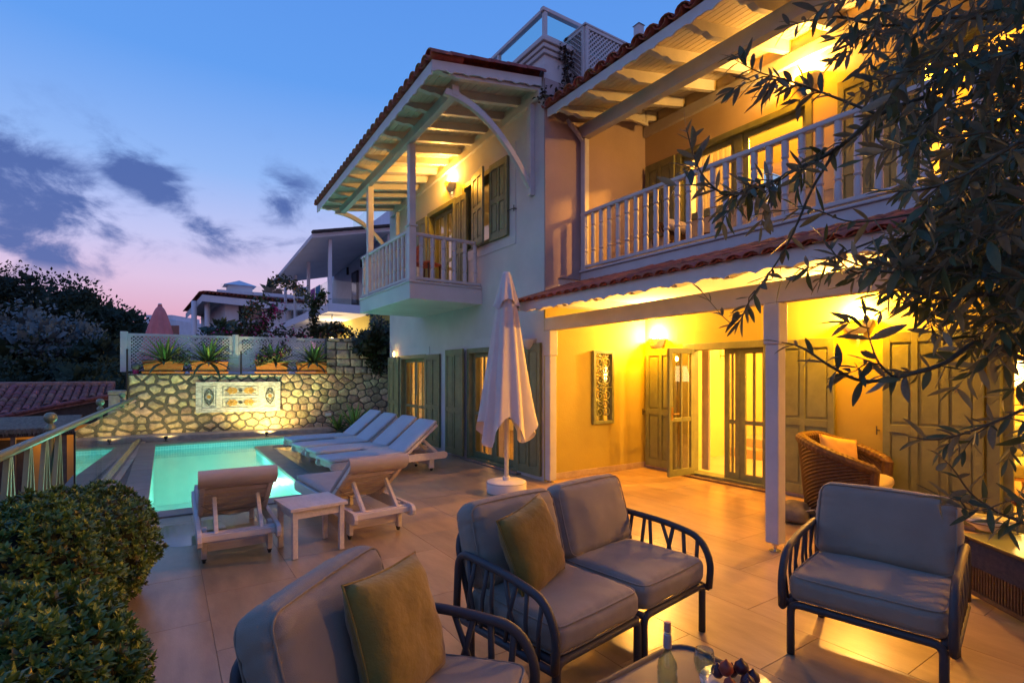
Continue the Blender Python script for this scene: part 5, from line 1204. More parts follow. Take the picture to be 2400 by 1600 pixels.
def make_lounge(label, name, w=.67, mods=1, cat='armchair', arms=True):
    t = thing(name, label, cat); D = .68; r = .019; Wt = w * mods + .02 * (mods - 1)
    def tb(pts, nm, rad=r, parent=t, n_=10): g = MB(); g.tube(pts, rad, n_); return g.build(nm, 'sofa_frame', parent, smooth=True)
    def rnd_path(pts, rad, k=5):                        # polyline with rounded corners
        out = [V(pts[0])]
        for i in range(1, len(pts) - 1):
            a, b, c = V(pts[i - 1]), V(pts[i]), V(pts[i + 1]); d1_, d2_ = (a - b), (c - b); q = min(rad, d1_.length * .49, d2_.length * .49); p0 = b + d1_.normalized() * q; p2 = b + d2_.normalized() * q
            for j in range(k + 1): u = j / k; out.append(p0 * (1 - u) ** 2 + b * 2 * u * (1 - u) + p2 * u ** 2)
        out.append(V(pts[-1])); return out
    for q in range(mods):
        x0 = q * (w + .02); x1 = x0 + w
        fl_ = tb(rnd_path([(x0 + .02, .02, .004), (x0 + .02, .02, .29), (x1 - .02, .02, .29), (x1 - .02, .02, .004)], .05), 'front_leg_frame', .021)
        tb(rnd_path([(x0 + .02, D - .03, .004), (x0 + .02, D - .03, .29), (x1 - .02, D - .03, .29), (x1 - .02, D - .03, .004)], .05), 'rear_leg_frame', .021)
        for s_ in (x0 + .02, x1 - .02): tb([(s_, .02, .29), (s_, D - .03, .29)], 'side_rail')
        for k in range(6): yy = .09 + k * .095; m = MB(); m.bx(x0 + .035, x1 - .035, yy, yy + .055, .286, .30); m.build('seat_slat', 'sofa_frame', t, bevel=.003)
        tb(rnd_path([(x0 + .03, D - .03, .29), (x0 + .03, D + .10, .62), (x0 + .07, D + .13, .70), (x1 - .07, D + .13, .70), (x1 - .03, D + .10, .62), (x1 - .03, D - .03, .29)], .07), 'back_frame')
        for k in range(7): xx = x0 + .09 + k * (w - .18) / 6; g = MB(); g.tube([(xx + (.03 if k % 3 == 1 else -.02 if k % 3 == 2 else 0), D - .03, .29), (xx, D + .10, .60), (xx, D + .128, .70)], .013, 8, flat=.55); g.build('back_rib', 'sofa_frame', t, smooth=True)
        m = MB(); cushion(w - .01, .66, .155, .058, .026, 36, m, Matrix.Translation(((x0 + x1) / 2, .33, .385)), .004, 5 + q, .0025); sc_ = m.build('seat_cushion', 'sofa_fabric', t, smooth=True); piping(sc_, w - .01, .66, .155, .058, Matrix.Translation(((x0 + x1) / 2, .33, .385)))
        Bk = Matrix.Translation(((x0 + x1) / 2, D - .02, .655)) @ Matrix.Rotation(R(-17), 4, 'X') @ Matrix.Rotation(R(90), 4, 'X')
        m = MB(); cushion(w - .01, .46, .17, .065, .030, 36, m, Bk, .004, 11 + q, .0045); bc = m.build('back_cushion', 'sofa_fabric', t, smooth=True); piping(bc, w - .01, .46, .17, .065, Bk)
    if arms:
        for s_, xa in ((-1, -.018), (1, Wt + .018)):
            path = rnd_path([(xa, -.005, .27), (xa, -.02, .44), (xa, .06, .575), (xa, .30, .615), (xa, D + .03, .635), (xa, D + .05, .30)], .10)
            arm = tb(path, 'arm_rail', .021); g = MB()
            tb([(xa, -.005, .27), (xa, D + .05, .27)], 'arm_base', .019)
            low = lambda y: V((xa, y, .275))
            def top(y): 
                best = min(path[:-4], key=lambda v: abs(v.y - y) + (0 if v.z > .5 else 1)); return V((xa, y, best.z))
            for a, b in ((.10, .07), (.17, .17), (.22, .33), (.33, .24), (.42, .42), (.52, .46), (.56, .62), (.63, .56)):
                g = MB(); g.tube([low(a), low(a).lerp(top(b), .5) + V((s_ * .012, 0, 0)), top(b)], .014, 8, flat=.6); g.build('arm_rib', 'sofa_frame', arm, smooth=True)
    return t
def TR(loc, rz): return Matrix.Translation(loc) @ Matrix.Rotation(rz, 4, 'Z')
sofa = make_lounge('two seat grey cushioned sofa with dark ribbed arms facing the glass table', 'outdoor_sofa', mods=2, cat='sofa'); MS = TR((1.46, 1.84, 0), R(8.5)); place(sofa, (1.46, 1.84, 0), R(8.5))
ac = make_lounge('x', 'outdoor_armchair', w=.72); place(ac, (2.96, 1.63, 0), R(-78), 'grey cushioned armchair with ribbed arms and no pillow, beside the terrace post', 'grey outdoor armchairs')
ac2 = copy_tree(ac); ML = TR((.70, 1.20, 0), R(44)); place(ac2, (.70, 1.20, 0), R(44), 'grey cushioned armchair holding an olive pillow', 'grey outdoor armchairs')
def put_pillow(Mx, loc, rot, w, t_, mat, lab, seed):
    o = pillow(w, w, t_, 16, seed).build('throw_pillow', mat, smooth=True); o.matrix_world = Mx @ Matrix.Translation(loc) @ Euler(rot).to_matrix().to_4x4(); tag(o, lab, 'pillow')
    m = MB(); pts = []                                  # corded seam
    for a, b in ((-1, -1), (1, -1), (1, 1), (-1, 1)):
        for k in range(8):
            u = k / 8; na, nb = {(-1, -1): (1, -1), (1, -1): (1, 1), (1, 1): (-1, 1), (-1, 1): (-1, -1)}[(a, b)]; x, y = a + (na - a) * u, b + (nb - b) * u
            pts.append(V((x * w / 2 * (1 - .07 * (1 - y * y) * abs(x) ** 3), y * w / 2 * (1 - .07 * (1 - x * x) * abs(y) ** 3), 0)))
    pts.append(pts[0]); m.tube(pts, .005, 5); OFF[o] = V((0, 0, 0)); m.build('seam', mat, o, smooth=True)
    return o
put_pillow(ML, (.44, .44, .665), (R(70), R(4), R(-8)), .46, .17, 'olive_pillow', 'olive green pillow propped on the grey armchair', 4)
put_pillow(MS, (.27, .43, .665), (R(72), R(-7), R(16)), .45, .17, 'olive_pillow', 'olive green pillow propped on the grey two seat sofa', 9)

# ------------------------------------------------------------------ glass coffee table and what stands on it
ct = thing('coffee_table', 'low square table with a dark frame and pale glass top', 'coffee table', (1.50, 1.06, 0), R(4)); h_ = .40; a_ = .44; rr_ = .09
loop = []
for cx_, cy_, s0 in ((a_ - rr_, a_ - rr_, 0), (-a_ + rr_, a_ - rr_, 90), (-a_ + rr_, -a_ + rr_, 180), (a_ - rr_, -a_ + rr_, 270)):
    for k in range(7): th = R(s0 + 15 * k); loop.append((cx_ + rr_ * math.cos(th), cy_ + rr_ * math.sin(th)))
m = MB(); m.tube([(x, y, h_) for x, y in loop + loop[:1]], .017, 10); m.build('frame', 'sofa_frame', ct, smooth=True)
m = MB(); m.prism([(x * .985, y * .985) for x, y in loop], lambda a, b, k: V((a, b, h_ + (.006 if k else -.004)))); m.build('top', 'table_top', ct)
for sx in (-1, 1):
    for sy in (-1, 1): m = MB(); m.tube([(sx * (a_ - .05), sy * (a_ - .05), .004), (sx * (a_ - .04), sy * (a_ - .04), h_ - .01)], .018, 10); m.build('leg', 'sofa_frame', ct, smooth=True)
zt = h_ + .008
bt = thing('glass_bottle', 'clear glass bottle with cork and foil neck on the coffee table', 'bottle', (1.525, 1.275, zt))
m = MB(); m.lathe([(.0, .004), (.032, .0), (.037, .008), (.037, .12), (.033, .15), (.018, .175), (.0135, .19), (.0135, .262), (.011, .262), (.011, .19), (.016, .175), (.03, .15), (.034, .12), (.034, .012), (0, .01)], 22); m.build('body', 'bottle_glass', bt, smooth=True)
m = MB(); m.lathe([(.0145, .198), (.015, .2), (.015, .245), (.0145, .247)], 18); m.build('neck_foil', 'label_foil', bt, smooth=True)
m = MB(); m.lathe([(.0, .255), (.0105, .255), (.0125, .266), (.0125, .290), (0, .291)], 14); m.build('cork', 'cork', bt, auto=40)
pl_ = thing('fruit_plate', 'white plate of dark figs and red fruit on the coffee table', 'plate', (1.80, 1.18, zt))
m = MB(); m.lathe([(0, .002), (.07, .0), (.09, .008), (.13, .022), (.132, .026), (.09, .014), (0, .010)], 30); m.build('dish', 'bowl_white', pl_, smooth=True)
random.seed(12)
for k in range(9):
    a = k * 2.4; rad = .03 + .06 * (k / 9); q = .024 + .006 * random.random(); f_ = thing('fruit', 'x', 'fruit'); bpy.data.objects.remove(f_)
    m = MB(); m.lathe([(0, -q), (q * .6, -q * .8), (q, -.1 * q), (q * .8, q * .6), (q * .25, q), (q * .1, q * 1.3), (0, q * 1.3)], 14, (1.80 + rad * math.cos(a), 1.18 + rad * math.sin(a), zt + .018 + q + (.03 if k < 2 else 0)))
    o = m.build('fruit', 'peach' if k in (1, 4) else 'fig', smooth=True); tag(o, 'red peach among the dark figs on the white plate' if k in (1, 4) else 'dark purple fig piled on the white plate', 'fruit', 'peaches on the plate' if k in (1, 4) else 'figs on the plate')
wg = thing('wine_glass', 'clear stemmed wine glass beside the bottle on the coffee table', 'wine glass', (1.635, 1.20, zt)); m = MB(); m.lathe([(.03, .0), (.03, .002), (.004, .006), (.0035, .08), (.012, .09), (.032, .115), (.038, .15), (.032, .19), (.031, .19), (.036, .15), (.03, .117), (.0, .095)], 22); m.build('glass', 'bottle_glass', wg, smooth=True)

# ------------------------------------------------------------------ wicker tub chair with gold pillow
wc = thing('wicker_armchair', 'brown woven wicker tub armchair by the green shutter', 'armchair', (6.17, 2.70, 0), R(12)); wc.scale = (1.18, 1.14, 1.10)
def tub(th, u):                                         # th from -1 (one arm front) over the back (0) to 1; u height
    a = math.pi / 2 + th * R(128); k = abs(th); ztop = .80 - .22 * max(0, k - .25) ** 1.2 / .7; z = .06 + (ztop - .06) * u
    rx, ry = .37 + .05 * u, .36 + .07 * u; return V((math.cos(a) * rx, math.sin(a) * ry, z))
m = MB(); nu, nv = 64, 40; vs = []
for i in range(nu + 1):
    for j in range(nv + 1):
        th = -1 + 2 * i / nu; p = tub(th, j / nv); o_n = V((p.x, p.y, 0)).normalized(); vs.append(p + o_n * .006 * (1 if (i + j) % 2 else -1))
m._a(vs, [(i * (nv + 1) + j, (i + 1) * (nv + 1) + j, (i + 1) * (nv + 1) + j + 1, i * (nv + 1) + j + 1) for i in range(nu) for j in range(nv)])
vs = []
for i in range(nu + 1):
    for j in range(nv + 1):
        th = -1 + 2 * i / nu; p = tub(th, j / nv); o_n = V((p.x, p.y, 0)).normalized(); vs.append(p - o_n * (.055 + .004 * (1 if (i + j) % 2 else -1)))
m._a(vs, [(i * (nv + 1) + j, i * (nv + 1) + j + 1, (i + 1) * (nv + 1) + j + 1, (i + 1) * (nv + 1) + j) for i in range(nu) for j in range(nv)]); m.build('shell', 'wicker', wc)
g = MB(); pts = [tub(-1 + 2 * i / 90, 1.0) - V((tub(-1 + 2 * i / 90, 1).x, tub(-1 + 2 * i / 90, 1).y, 0)).normalized() * .027 for i in range(91)]
g.tube([tub(-1, .02) * .97] + [tub(-1, .5) * .97] + pts + [tub(1, .5) * .97, tub(1, .02) * .97], [.03, .04] + [.048 + .004 * (i % 2) for i in range(91)] + [.04, .03], 10); g.build('rolled_rim', 'wicker', wc, smooth=False)
m = MB(); cushion(.58, .58, .12, .05, .02, 8, m, Matrix.Translation((0, -.02, .40))); m.build('seat_cushion', 'beige_fabric', wc, smooth=True)
m = MB(); m.lathe([(.33, .06), (.36, .20), (.36, .335), (0, .335)], 26, sy=.95); m.build('seat_base', 'wicker', wc, auto=40)
for k in range(4): a = R(45 + 90 * k); m = MB(); m.lathe([(.022, .004), (.026, .07)], 10, (.29 * math.cos(a), .28 * math.sin(a), 0)); m.build('foot', 'wicker_dark', wc)
put_pillow(TR((6.17, 2.70, 0), R(12)), (.02, .10, .68), (R(72), R(10), R(-38)), .46, .13, 'gold_pillow', 'plain gold pillow standing in the wicker tub armchair', 13)

# ------------------------------------------------------------------ wicker bench with green glass and bowl
wt = thing('wicker_table', 'dark woven wicker table with a green glass top beside the armchair', 'table', (4.80, 1.33, 0), math.atan2(-.77, -.64)); Lw, Dw, hw_ = 1.15, .62, .44
def weave(mb_, a0, a1, b0, b1, f_, st=.016):
    nx, ny = max(2, int((a1 - a0) / st)), max(2, int((b1 - b0) / st)); vs = []
    for i in range(nx + 1):
        for j in range(ny + 1): vs.append(f_(a0 + (a1 - a0) * i / nx, b0 + (b1 - b0) * j / ny, .006 * (1 if (i + j) % 2 else -1)))
    mb_._a(vs, [(i * (ny + 1) + j, (i + 1) * (ny + 1) + j, (i + 1) * (ny + 1) + j + 1, i * (ny + 1) + j + 1) for i in range(nx) for j in range(ny)])
for ln_, f_ in ((Lw, lambda a, b, d: V((a, -d, b))), (Lw, lambda a, b, d: V((a, Dw + d, b))), (Dw, lambda a, b, d: V((-d, a, b))), (Dw, lambda a, b, d: V((Lw + d, a, b)))):
    m = MB(); weave(m, 0, ln_, .24, hw_ - .02, f_); m.build('apron', 'wicker_dark', wt)
m = MB()
for k in range(46): x = .02 + (Lw - .04) * k / 45; m.bx(x - .006, x + .006, -.006, .006, .06, .245)
for k in range(24): y = .02 + (Dw - .04) * k / 23; m.bx(-.006, .006, y - .006, y + .006, .06, .245)
m.build('open_weave_skirt', 'wicker_dark', wt, kind='stuff')
for x, y in ((0, 0), (Lw, 0), (0, Dw), (Lw, Dw)): m = MB(); m.lathe([(.026, .004), (.026, .43)], 10, (x, y, 0)); m.build('leg', 'wicker_dark', wt)
m = MB(); m.bar((0, 0, .06), (Lw, 0, .06), .03, .03); m.build('stretcher', 'wicker_dark', wt); m = MB(); m.bar((0, 0, .06), (0, Dw, .06), .03, .03); m.build('stretcher', 'wicker_dark', wt)
m = MB(); m.bx(-.01, Lw + .01, -.01, Dw + .01, hw_ - .02, hw_); m.build('top_frame', 'wicker_dark', wt, bevel=.004)
M('green_top', (.23, .25, .07), .12, .08, 4); m = MB(); m.bx(-.025, Lw + .025, -.025, Dw + .025, hw_ + .001, hw_ + .011); m.build('glass_top', 'green_top', wt, bevel=.003)
bp = G(2318, 1226, hw_ + .06); bw = thing('ceramic_bowl', 'wide painted ceramic bowl on the green glass table top', 'bowl', (bp.x, bp.y, hw_ + .013))
m = MB(); m.lathe([(.0, .004), (.07, .0), (.08, .012), (.13, .045), (.155, .075), (.158, .082), (.15, .082)], 34); m.build('outside', 'bowl_white', bw, smooth=True)
m = MB(); m.lathe([(.15, .0822), (.125, .055), (.075, .022), (0, .016)], 34); m.build('painted_inside', 'bowl_pattern', bw, smooth=True)
for r_, z_ in ((.1415, .054), (.1275, .0428)): m = MB(); m.lathe([(r_, z_), (r_ + .004, z_ + .004), (r_ + .0055, z_ + .008)], 34); m.build('stripe', 'bowl_stripe', bw, smooth=True)
gp = G(2362, 1222, hw_); wg2 = thing('stem_glass', 'stemmed glass of red wine standing behind the painted bowl', 'wine glass', (gp.x + .12, gp.y - .02, hw_ + .012)); m = MB(); m.lathe([(.03, .0), (.03, .002), (.004, .006), (.0035, .08), (.012, .09), (.032, .115), (.036, .15), (.032, .18), (.031, .18), (.034, .15), (.03, .117), (.0, .095)], 22); m.build('glass', 'bottle_glass', wg2, smooth=True)
m = MB(); m.lathe([(0, .096), (.028, .117), (.033, .14), (0, .14)], 18); m.build('wine', 'peach', wg2, smooth=True)

# ------------------------------------------------------------------ bag on the floor behind the post
bg_ = thing('backpack', 'dark backpack with pale straps lying on the floor behind the terrace post', 'backpack', (5.72, 3.05, 0), R(20))
m = MB(); cushion(.42, .28, .17, .07, .03, 8, m, Matrix.Translation((0, 0, .095)), .012, 2); m.build('body', 'bag_cloth', bg_, smooth=True)
m = MB(); cushion(.22, .12, .12, .04, .02, 6, m, Matrix.Translation((.06, -.17, .07)), .01, 4); m.build('pocket', 'black_metal', bg_, smooth=True)
for k in range(3): m = MB(); m.tube([(-.14 + .16 * k, -.12, .15), (-.10 + .16 * k, -.2, .17), (-.04 + .16 * k, -.24, .06), (.0 + .14 * k, -.28, .015)], .013, 6, flat=.4); m.build('strap', 'bag_pale', bg_, smooth=True)

# ------------------------------------------------------------------ rattan chaise on the upper balcony
q0 = WX(1566, 520, 6.25); ch = thing('rattan_chaise', 'rattan rocking chaise with a white head roll on the upper balcony', 'chaise', (6.22, q0.y - .6, 3.0), R(-90))
prof = [(-.55, .78), (-.46, .62), (-.32, .46), (-.12, .34), (.08, .34), (.24, .44), (.40, .42), (.62, .34), (.85, .32)]
for s_ in (-1, 1):
    m = MB(); m.tube([(x, s_ * .28, z) for x, z in prof], .018, 8); m.build('side_rail', 'wicker', ch, smooth=True)
    m = MB(); m.tube([(-.55, s_ * .28, .78), (-.62, s_ * .28, .5), (-.45, s_ * .28, .16), (-.1, s_ * .28, .03), (.3, s_ * .28, .03), (.7, s_ * .28, .12), (.85, s_ * .28, .32)], .018, 8); m.build('rocker', 'wicker', ch, smooth=True)
n_ = 0
for a, b in zip(prof, prof[1:]):
    for k in range(5): u = k / 5; x, z = a[0] + (b[0] - a[0]) * u, a[1] + (b[1] - a[1]) * u; m = MB(); m.tube([(x, -.28, z + .012), (x, .28, z + .012)], .012, 6); m.build('cane', 'wicker', ch, smooth=True)
m = MB(); cushion(.18, .46, .13, .06, .01, 6, m, Matrix.Translation((-.42, 0, .74)) @ Euler((0, R(50), 0)).to_matrix().to_4x4()); m.build('head_roll', 'lounger_fabric', ch, smooth=True)
# small wicker seat with a red brick pattern seen through the pool balcony rails
sc = thing('balcony_chair', 'small cane chair standing on the pool balcony', 'chair', (3.95, 8.75, BZ1 + .035), R(30))
m = MB(); cushion(.42, .42, .05, .02, .005, 4, m, Matrix.Translation((0, 0, .43))); m.build('seat', 'brick_red', sc, smooth=True)
for sx in (-1, 1):
    for sy in (-1, 1): m = MB(); m.tube([(sx * .18, sy * .18, .002), (sx * .17, sy * .17, .42)], .016, 8); m.build('leg', 'wicker', sc, smooth=True)
for k in range(7): z = .50 + k * .05; m = MB(); m.bar((-.18, .2 + .02 * k, z), (.18, .2 + .02 * k, z), .02, .032); m.build('back_slat', 'brick_red', sc)
for sx in (-1, 1): m = MB(); m.tube([(sx * .19, .18, .43), (sx * .19, .33, .86)], .015, 8); m.build('back_post', 'wicker', sc, smooth=True)
# ------------------------------------------------------------------ foliage helpers
def leaf_verts(base, d, nrm, ln, w, curl=.0, seg=4, ob=1.0):
    d = d.normalized(); sd = d.cross(nrm).normalized(); u = sd.cross(d).normalized(); vs = []
    for i in range(seg + 1):
        f_ = i / seg; wd = w * (math.sin(math.pi * ((f_ ** ob) * .92 + .04)) ** .85); c = base + d * (ln * f_) - u * (curl * ln * f_ * f_)
        vs += [c - sd * wd + u * wd * .35, c, c + sd * wd + u * wd * .35]
    fs = []
    for i in range(seg): a = i * 3; fs += [(a, a + 1, a + 4, a + 3), (a + 1, a + 2, a + 5, a + 4)]
    return vs, fs
def two_sided(name, top, under, rough=.45, trans=.1, rnd=.25):
    m = bpy.data.materials.new(name); m.use_nodes = True; t = m.node_tree; n = t.nodes; l = t.links; b = n['Principled BSDF']; b.inputs['Roughness'].default_value = rough
    g = n.new('ShaderNodeNewGeometry'); mx_ = n.new('ShaderNodeMixRGB'); l.new(g.outputs['Backfacing'], mx_.inputs[0]); mx_.inputs[1].default_value = (*top, 1); mx_.inputs[2].default_value = (*under, 1)
    tc_ = n.new('ShaderNodeTexCoord'); z = n.new('ShaderNodeTexNoise'); z.inputs['Scale'].default_value = 9; l.new(tc_.outputs['Object'], z.inputs[0]); oi = n.new('ShaderNodeObjectInfo')
    ad = n.new('ShaderNodeMath'); ad.operation = 'ADD'; l.new(z.outputs['Fac'], ad.inputs[0]); l.new(oi.outputs['Random'], ad.inputs[1])
    q = n.new('ShaderNodeMapRange'); l.new(ad.outputs[0], q.inputs[0]); q.inputs[1].default_value = .3; q.inputs[2].default_value = 1.6; q.inputs[3].default_value = 1 - rnd * 1.6; q.inputs[4].default_value = 1 + rnd * 1.6
    hs = n.new('ShaderNodeHueSaturation'); l.new(mx_.outputs[0], hs.inputs['Color']); l.new(q.outputs[0], hs.inputs['Value']); l.new(hs.outputs[0], b.inputs['Base Color'])
    tr = n.new('ShaderNodeBsdfTranslucent'); l.new(hs.outputs[0], tr.inputs[0]); ms = n.new('ShaderNodeMixShader'); ms.inputs[0].default_value = trans; l.new(b.outputs[0], ms.inputs[1]); l.new(tr.outputs[0], ms.inputs[2]); l.new(ms.outputs[0], n['Material Output'].inputs[0])
    MATS[name] = m
two_sided('olive_leaf', (.058, .08, .028), (.15, .16, .105), rough=.5, trans=.25)

# ------------------------------------------------------------------ clipped shrubs along the fence
m = MB(); m.bx(-1.15, -.386, -1.5, 6.95, -.02, .02); struct(m.build('planting_bed', 'soil'))
m = MB(); m.bx(-.385, -.362, -1.5, 6.97, -.02, .03); struct(m.build('bed_edging', 'coping', bevel=.004))
def shrub(cx_, cy_, rx, ry, top, n_ros, seed, lab):
    rnd = random.Random(seed); t = thing('clipped_shrub', lab, 'shrub', (cx_, cy_, .02), local=False, group='rounded shrubs along the railing')
    cz = top * .47; rz_ = top * .53; m = MB(); m2 = MB(); pts = []
    for k in range(n_ros):
        while True:
            v = V((rnd.gauss(0, 1), rnd.gauss(0, 1), rnd.gauss(0, 1))).normalized()
            if v.z > -.75: break
        bulge = 1 + .11 * mnoise.noise(v * 2.6 + V((seed, 0, 0))) + .05 * mnoise.noise(v * 7 + V((0, seed, 0)))
        dep_ = 1 - .16 * rnd.random() ** 2.2
        e = lambda c: math.copysign(abs(c) ** .92, c)
        p = V((cx_ + e(v.x) * rx * bulge * dep_, cy_ + e(v.y) * ry * bulge * dep_, cz + e(v.z) * rz_ * bulge * dep_))
        if p.z < .05: continue
        nrm = (V((v.x / rx, v.y / ry, v.z / rz_)).normalized() * 1.0 + UP * .45 + V((rnd.gauss(0, .3), rnd.gauss(0, .3), rnd.gauss(0, .2)))).normalized()
        a0 = rnd.uniform(0, 6.28); sd = nrm.orthogonal().normalized(); s2 = nrm.cross(sd); dst = m2 if rnd.random() < .07 else m
        for q in range(rnd.randint(6, 9)):
            a = a0 + q * 2.399; open_ = .25 + .75 * (q / 8); d = (sd * math.cos(a) + s2 * math.sin(a)) * open_ + nrm * (1.05 - .65 * open_); ln = rnd.uniform(.028, .046)
            vs, fs = leaf_verts(p, d, nrm, ln, ln * .235, rnd.uniform(.0, .3), 2, 1.4); dst._a(vs, fs)
    m.build('foliage', 'shrub_leaf', t, smooth=True, kind='stuff'); m2.build('new_growth', 'shrub_leaf_new', t, smooth=True, kind='stuff')
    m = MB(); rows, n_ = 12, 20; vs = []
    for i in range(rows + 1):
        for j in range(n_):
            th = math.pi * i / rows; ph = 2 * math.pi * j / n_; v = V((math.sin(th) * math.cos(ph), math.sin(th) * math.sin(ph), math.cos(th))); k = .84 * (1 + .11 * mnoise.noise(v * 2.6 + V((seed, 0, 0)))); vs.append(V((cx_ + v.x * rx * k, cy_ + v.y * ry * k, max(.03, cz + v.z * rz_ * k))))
    m._a(vs, [(i * n_ + j, i * n_ + (j + 1) % n_, (i + 1) * n_ + (j + 1) % n_, (i + 1) * n_ + j) for i in range(rows) for j in range(n_)]); m.build('dark_core', 'tree_leaf', t, smooth=True)  # solid dark hull, its colour standing in for the shaded inside of the shrub
    for k in range(4): m = MB(); a = rnd.uniform(0, 6.28); m.tube([(cx_ + .05 * math.cos(a), cy_ + .05 * math.sin(a), .02), (cx_ + .2 * math.cos(a), cy_ + .2 * math.sin(a), cz)], [.018, .010], 6); m.build('stem', 'bark', t)
shrub(-.50, 4.66, .45, .52, .80, 2300, 1, 'rounded green shrub closest to the pool')
shrub(-.60, 3.55, .41, .47, .93, 2900, 2, 'rounded green shrub next after the one closest to the pool')
shrub(-.50, 2.55, .42, .46, .80, 3300, 3, 'rounded green shrub third along the bed from the pool')
shrub(-.56, 1.62, .42, .44, .93, 4200, 4, 'rounded green shrub fourth along the bed from the pool')
shrub(-.72, 3.9, .30, .5, .80, 380, 6, 'narrow green shrub pressed against the railing bars')

# ------------------------------------------------------------------ trees on the hillside
def crown_mesh(c, rx, ry, rz_, n_, size, seed, flat=.0):
    r_ = random.Random(seed); m = MB(); cl = []
    for k in range(max(6, n_ // 55)):
        v = V((r_.gauss(0, 1), r_.gauss(0, 1), r_.gauss(0, 1))).normalized() * (r_.random() ** .4); cl.append((V((v.x * rx, v.y * ry, v.z * rz_)), r_.uniform(.28, .5)))
    for k in range(n_):
        o_, s = cl[r_.randrange(len(cl))]; v = V((r_.gauss(0, 1), r_.gauss(0, 1), r_.gauss(0, 1))).normalized() * (r_.random() ** .45) * s * min(rx, rz_); p = c + o_ + V((v.x, v.y, v.z * .75)); d = (v.normalized() + UP * .2 + V((r_.gauss(0, .5), r_.gauss(0, .5), r_.gauss(0, .4)))).normalized()
        sd = d.orthogonal().normalized(); l_ = size * r_.uniform(.6, 1.4); w_ = l_ * r_.uniform(.25, .42); q = d.cross(sd)
        m._a([p, p + d * l_ * .5 + sd * w_, p + d * l_, p + d * l_ * .5 - sd * w_], [(0, 1, 2, 3)])
    return m, cl
# ------------------------------------------------------------------ olive tree reaching in from the right
ol = thing('olive_tree', 'olive tree with dense grey green leaves hanging over the terrace', 'olive tree', (2.25, .12, 0), local=False)
random.seed(77); rnd = random.Random(77)
leaves = []                                             # (base, dir, normal, length, width, curl)
twigs = MB()
def jit(s): return V((rnd.gauss(0, s), rnd.gauss(0, s), rnd.gauss(0, s)))
def leafy(pts, step=.016, ln=.058, start=.12, spread=.9, rad=.0018, tail=True):
    # opposite pairs of narrow leaves along a twig
    n_ = len(pts); L_ = sum((b - a).length for a, b in zip(pts, pts[1:])); acc = 0; nxt = L_ * start; flip = rnd.uniform(0, 3)
    twigs.tube(pts, [rad * (1.15 - .75 * i / (n_ - 1)) for i in range(n_)], 5)
    for a, b in zip(pts, pts[1:]):
        sl_ = (b - a).length; d = (b - a).normalized()
        while nxt <= acc + sl_ and sl_ > 0:
            p = a + d * (nxt - acc); flip += 1.57; sd = d.orthogonal().normalized(); s2 = d.cross(sd); ax = sd * math.cos(flip) + s2 * math.sin(flip)
            for s_ in (-1, 1):
                if rnd.random() < .10: continue
                dr = d * rnd.uniform(.45, 1.0) + ax * s_ * spread + jit(.22) - UP * .12; l_ = ln * rnd.uniform(.65, 1.2); nn = (UP + jit(.55)).normalized()
                leaves.append((p, dr.normalized(), nn, l_, l_ * rnd.uniform(.105, .145), rnd.uniform(-.12, .25)))
            nxt += step * rnd.uniform(.75, 1.5)
        acc += sl_
    if tail: d = (pts[-1] - pts[-2]).normalized(); leaves.append((pts[-1], d + jit(.15), (UP + jit(.5)).normalized(), ln * .8, ln * .09, .1))
def bez(ctrl, k=6):
    ctrl = [DP(*c) if not isinstance(c, V) else c for c in ctrl]; out = []
    for i in range(len(ctrl) - 1):
        p0, p1, p2, p3 = ctrl[max(i - 1, 0)], ctrl[i], ctrl[i + 1], ctrl[min(i + 2, len(ctrl) - 1)]
        for j in range(k): u = j / k; out.append(.5 * (2 * p1 + (p2 - p0) * u + (2 * p0 - 5 * p1 + 4 * p2 - p3) * u * u + (3 * p1 - p0 - 3 * p2 + p3) * u ** 3))
    out.append(ctrl[-1]); return out
limb_pts = {}
trunk = [V((2.25, .12, 0)), V((2.22, .16, .5)), V((2.30, .14, 1.0)), V((2.24, .2, 1.5)), V((2.3, .18, 2.0)), V((2.26, .22, 2.5))]
m = MB(); m.tube(trunk, [.10, .085, .075, .07, .055, .03], 10); m.build('trunk', 'bark', ol, smooth=True)
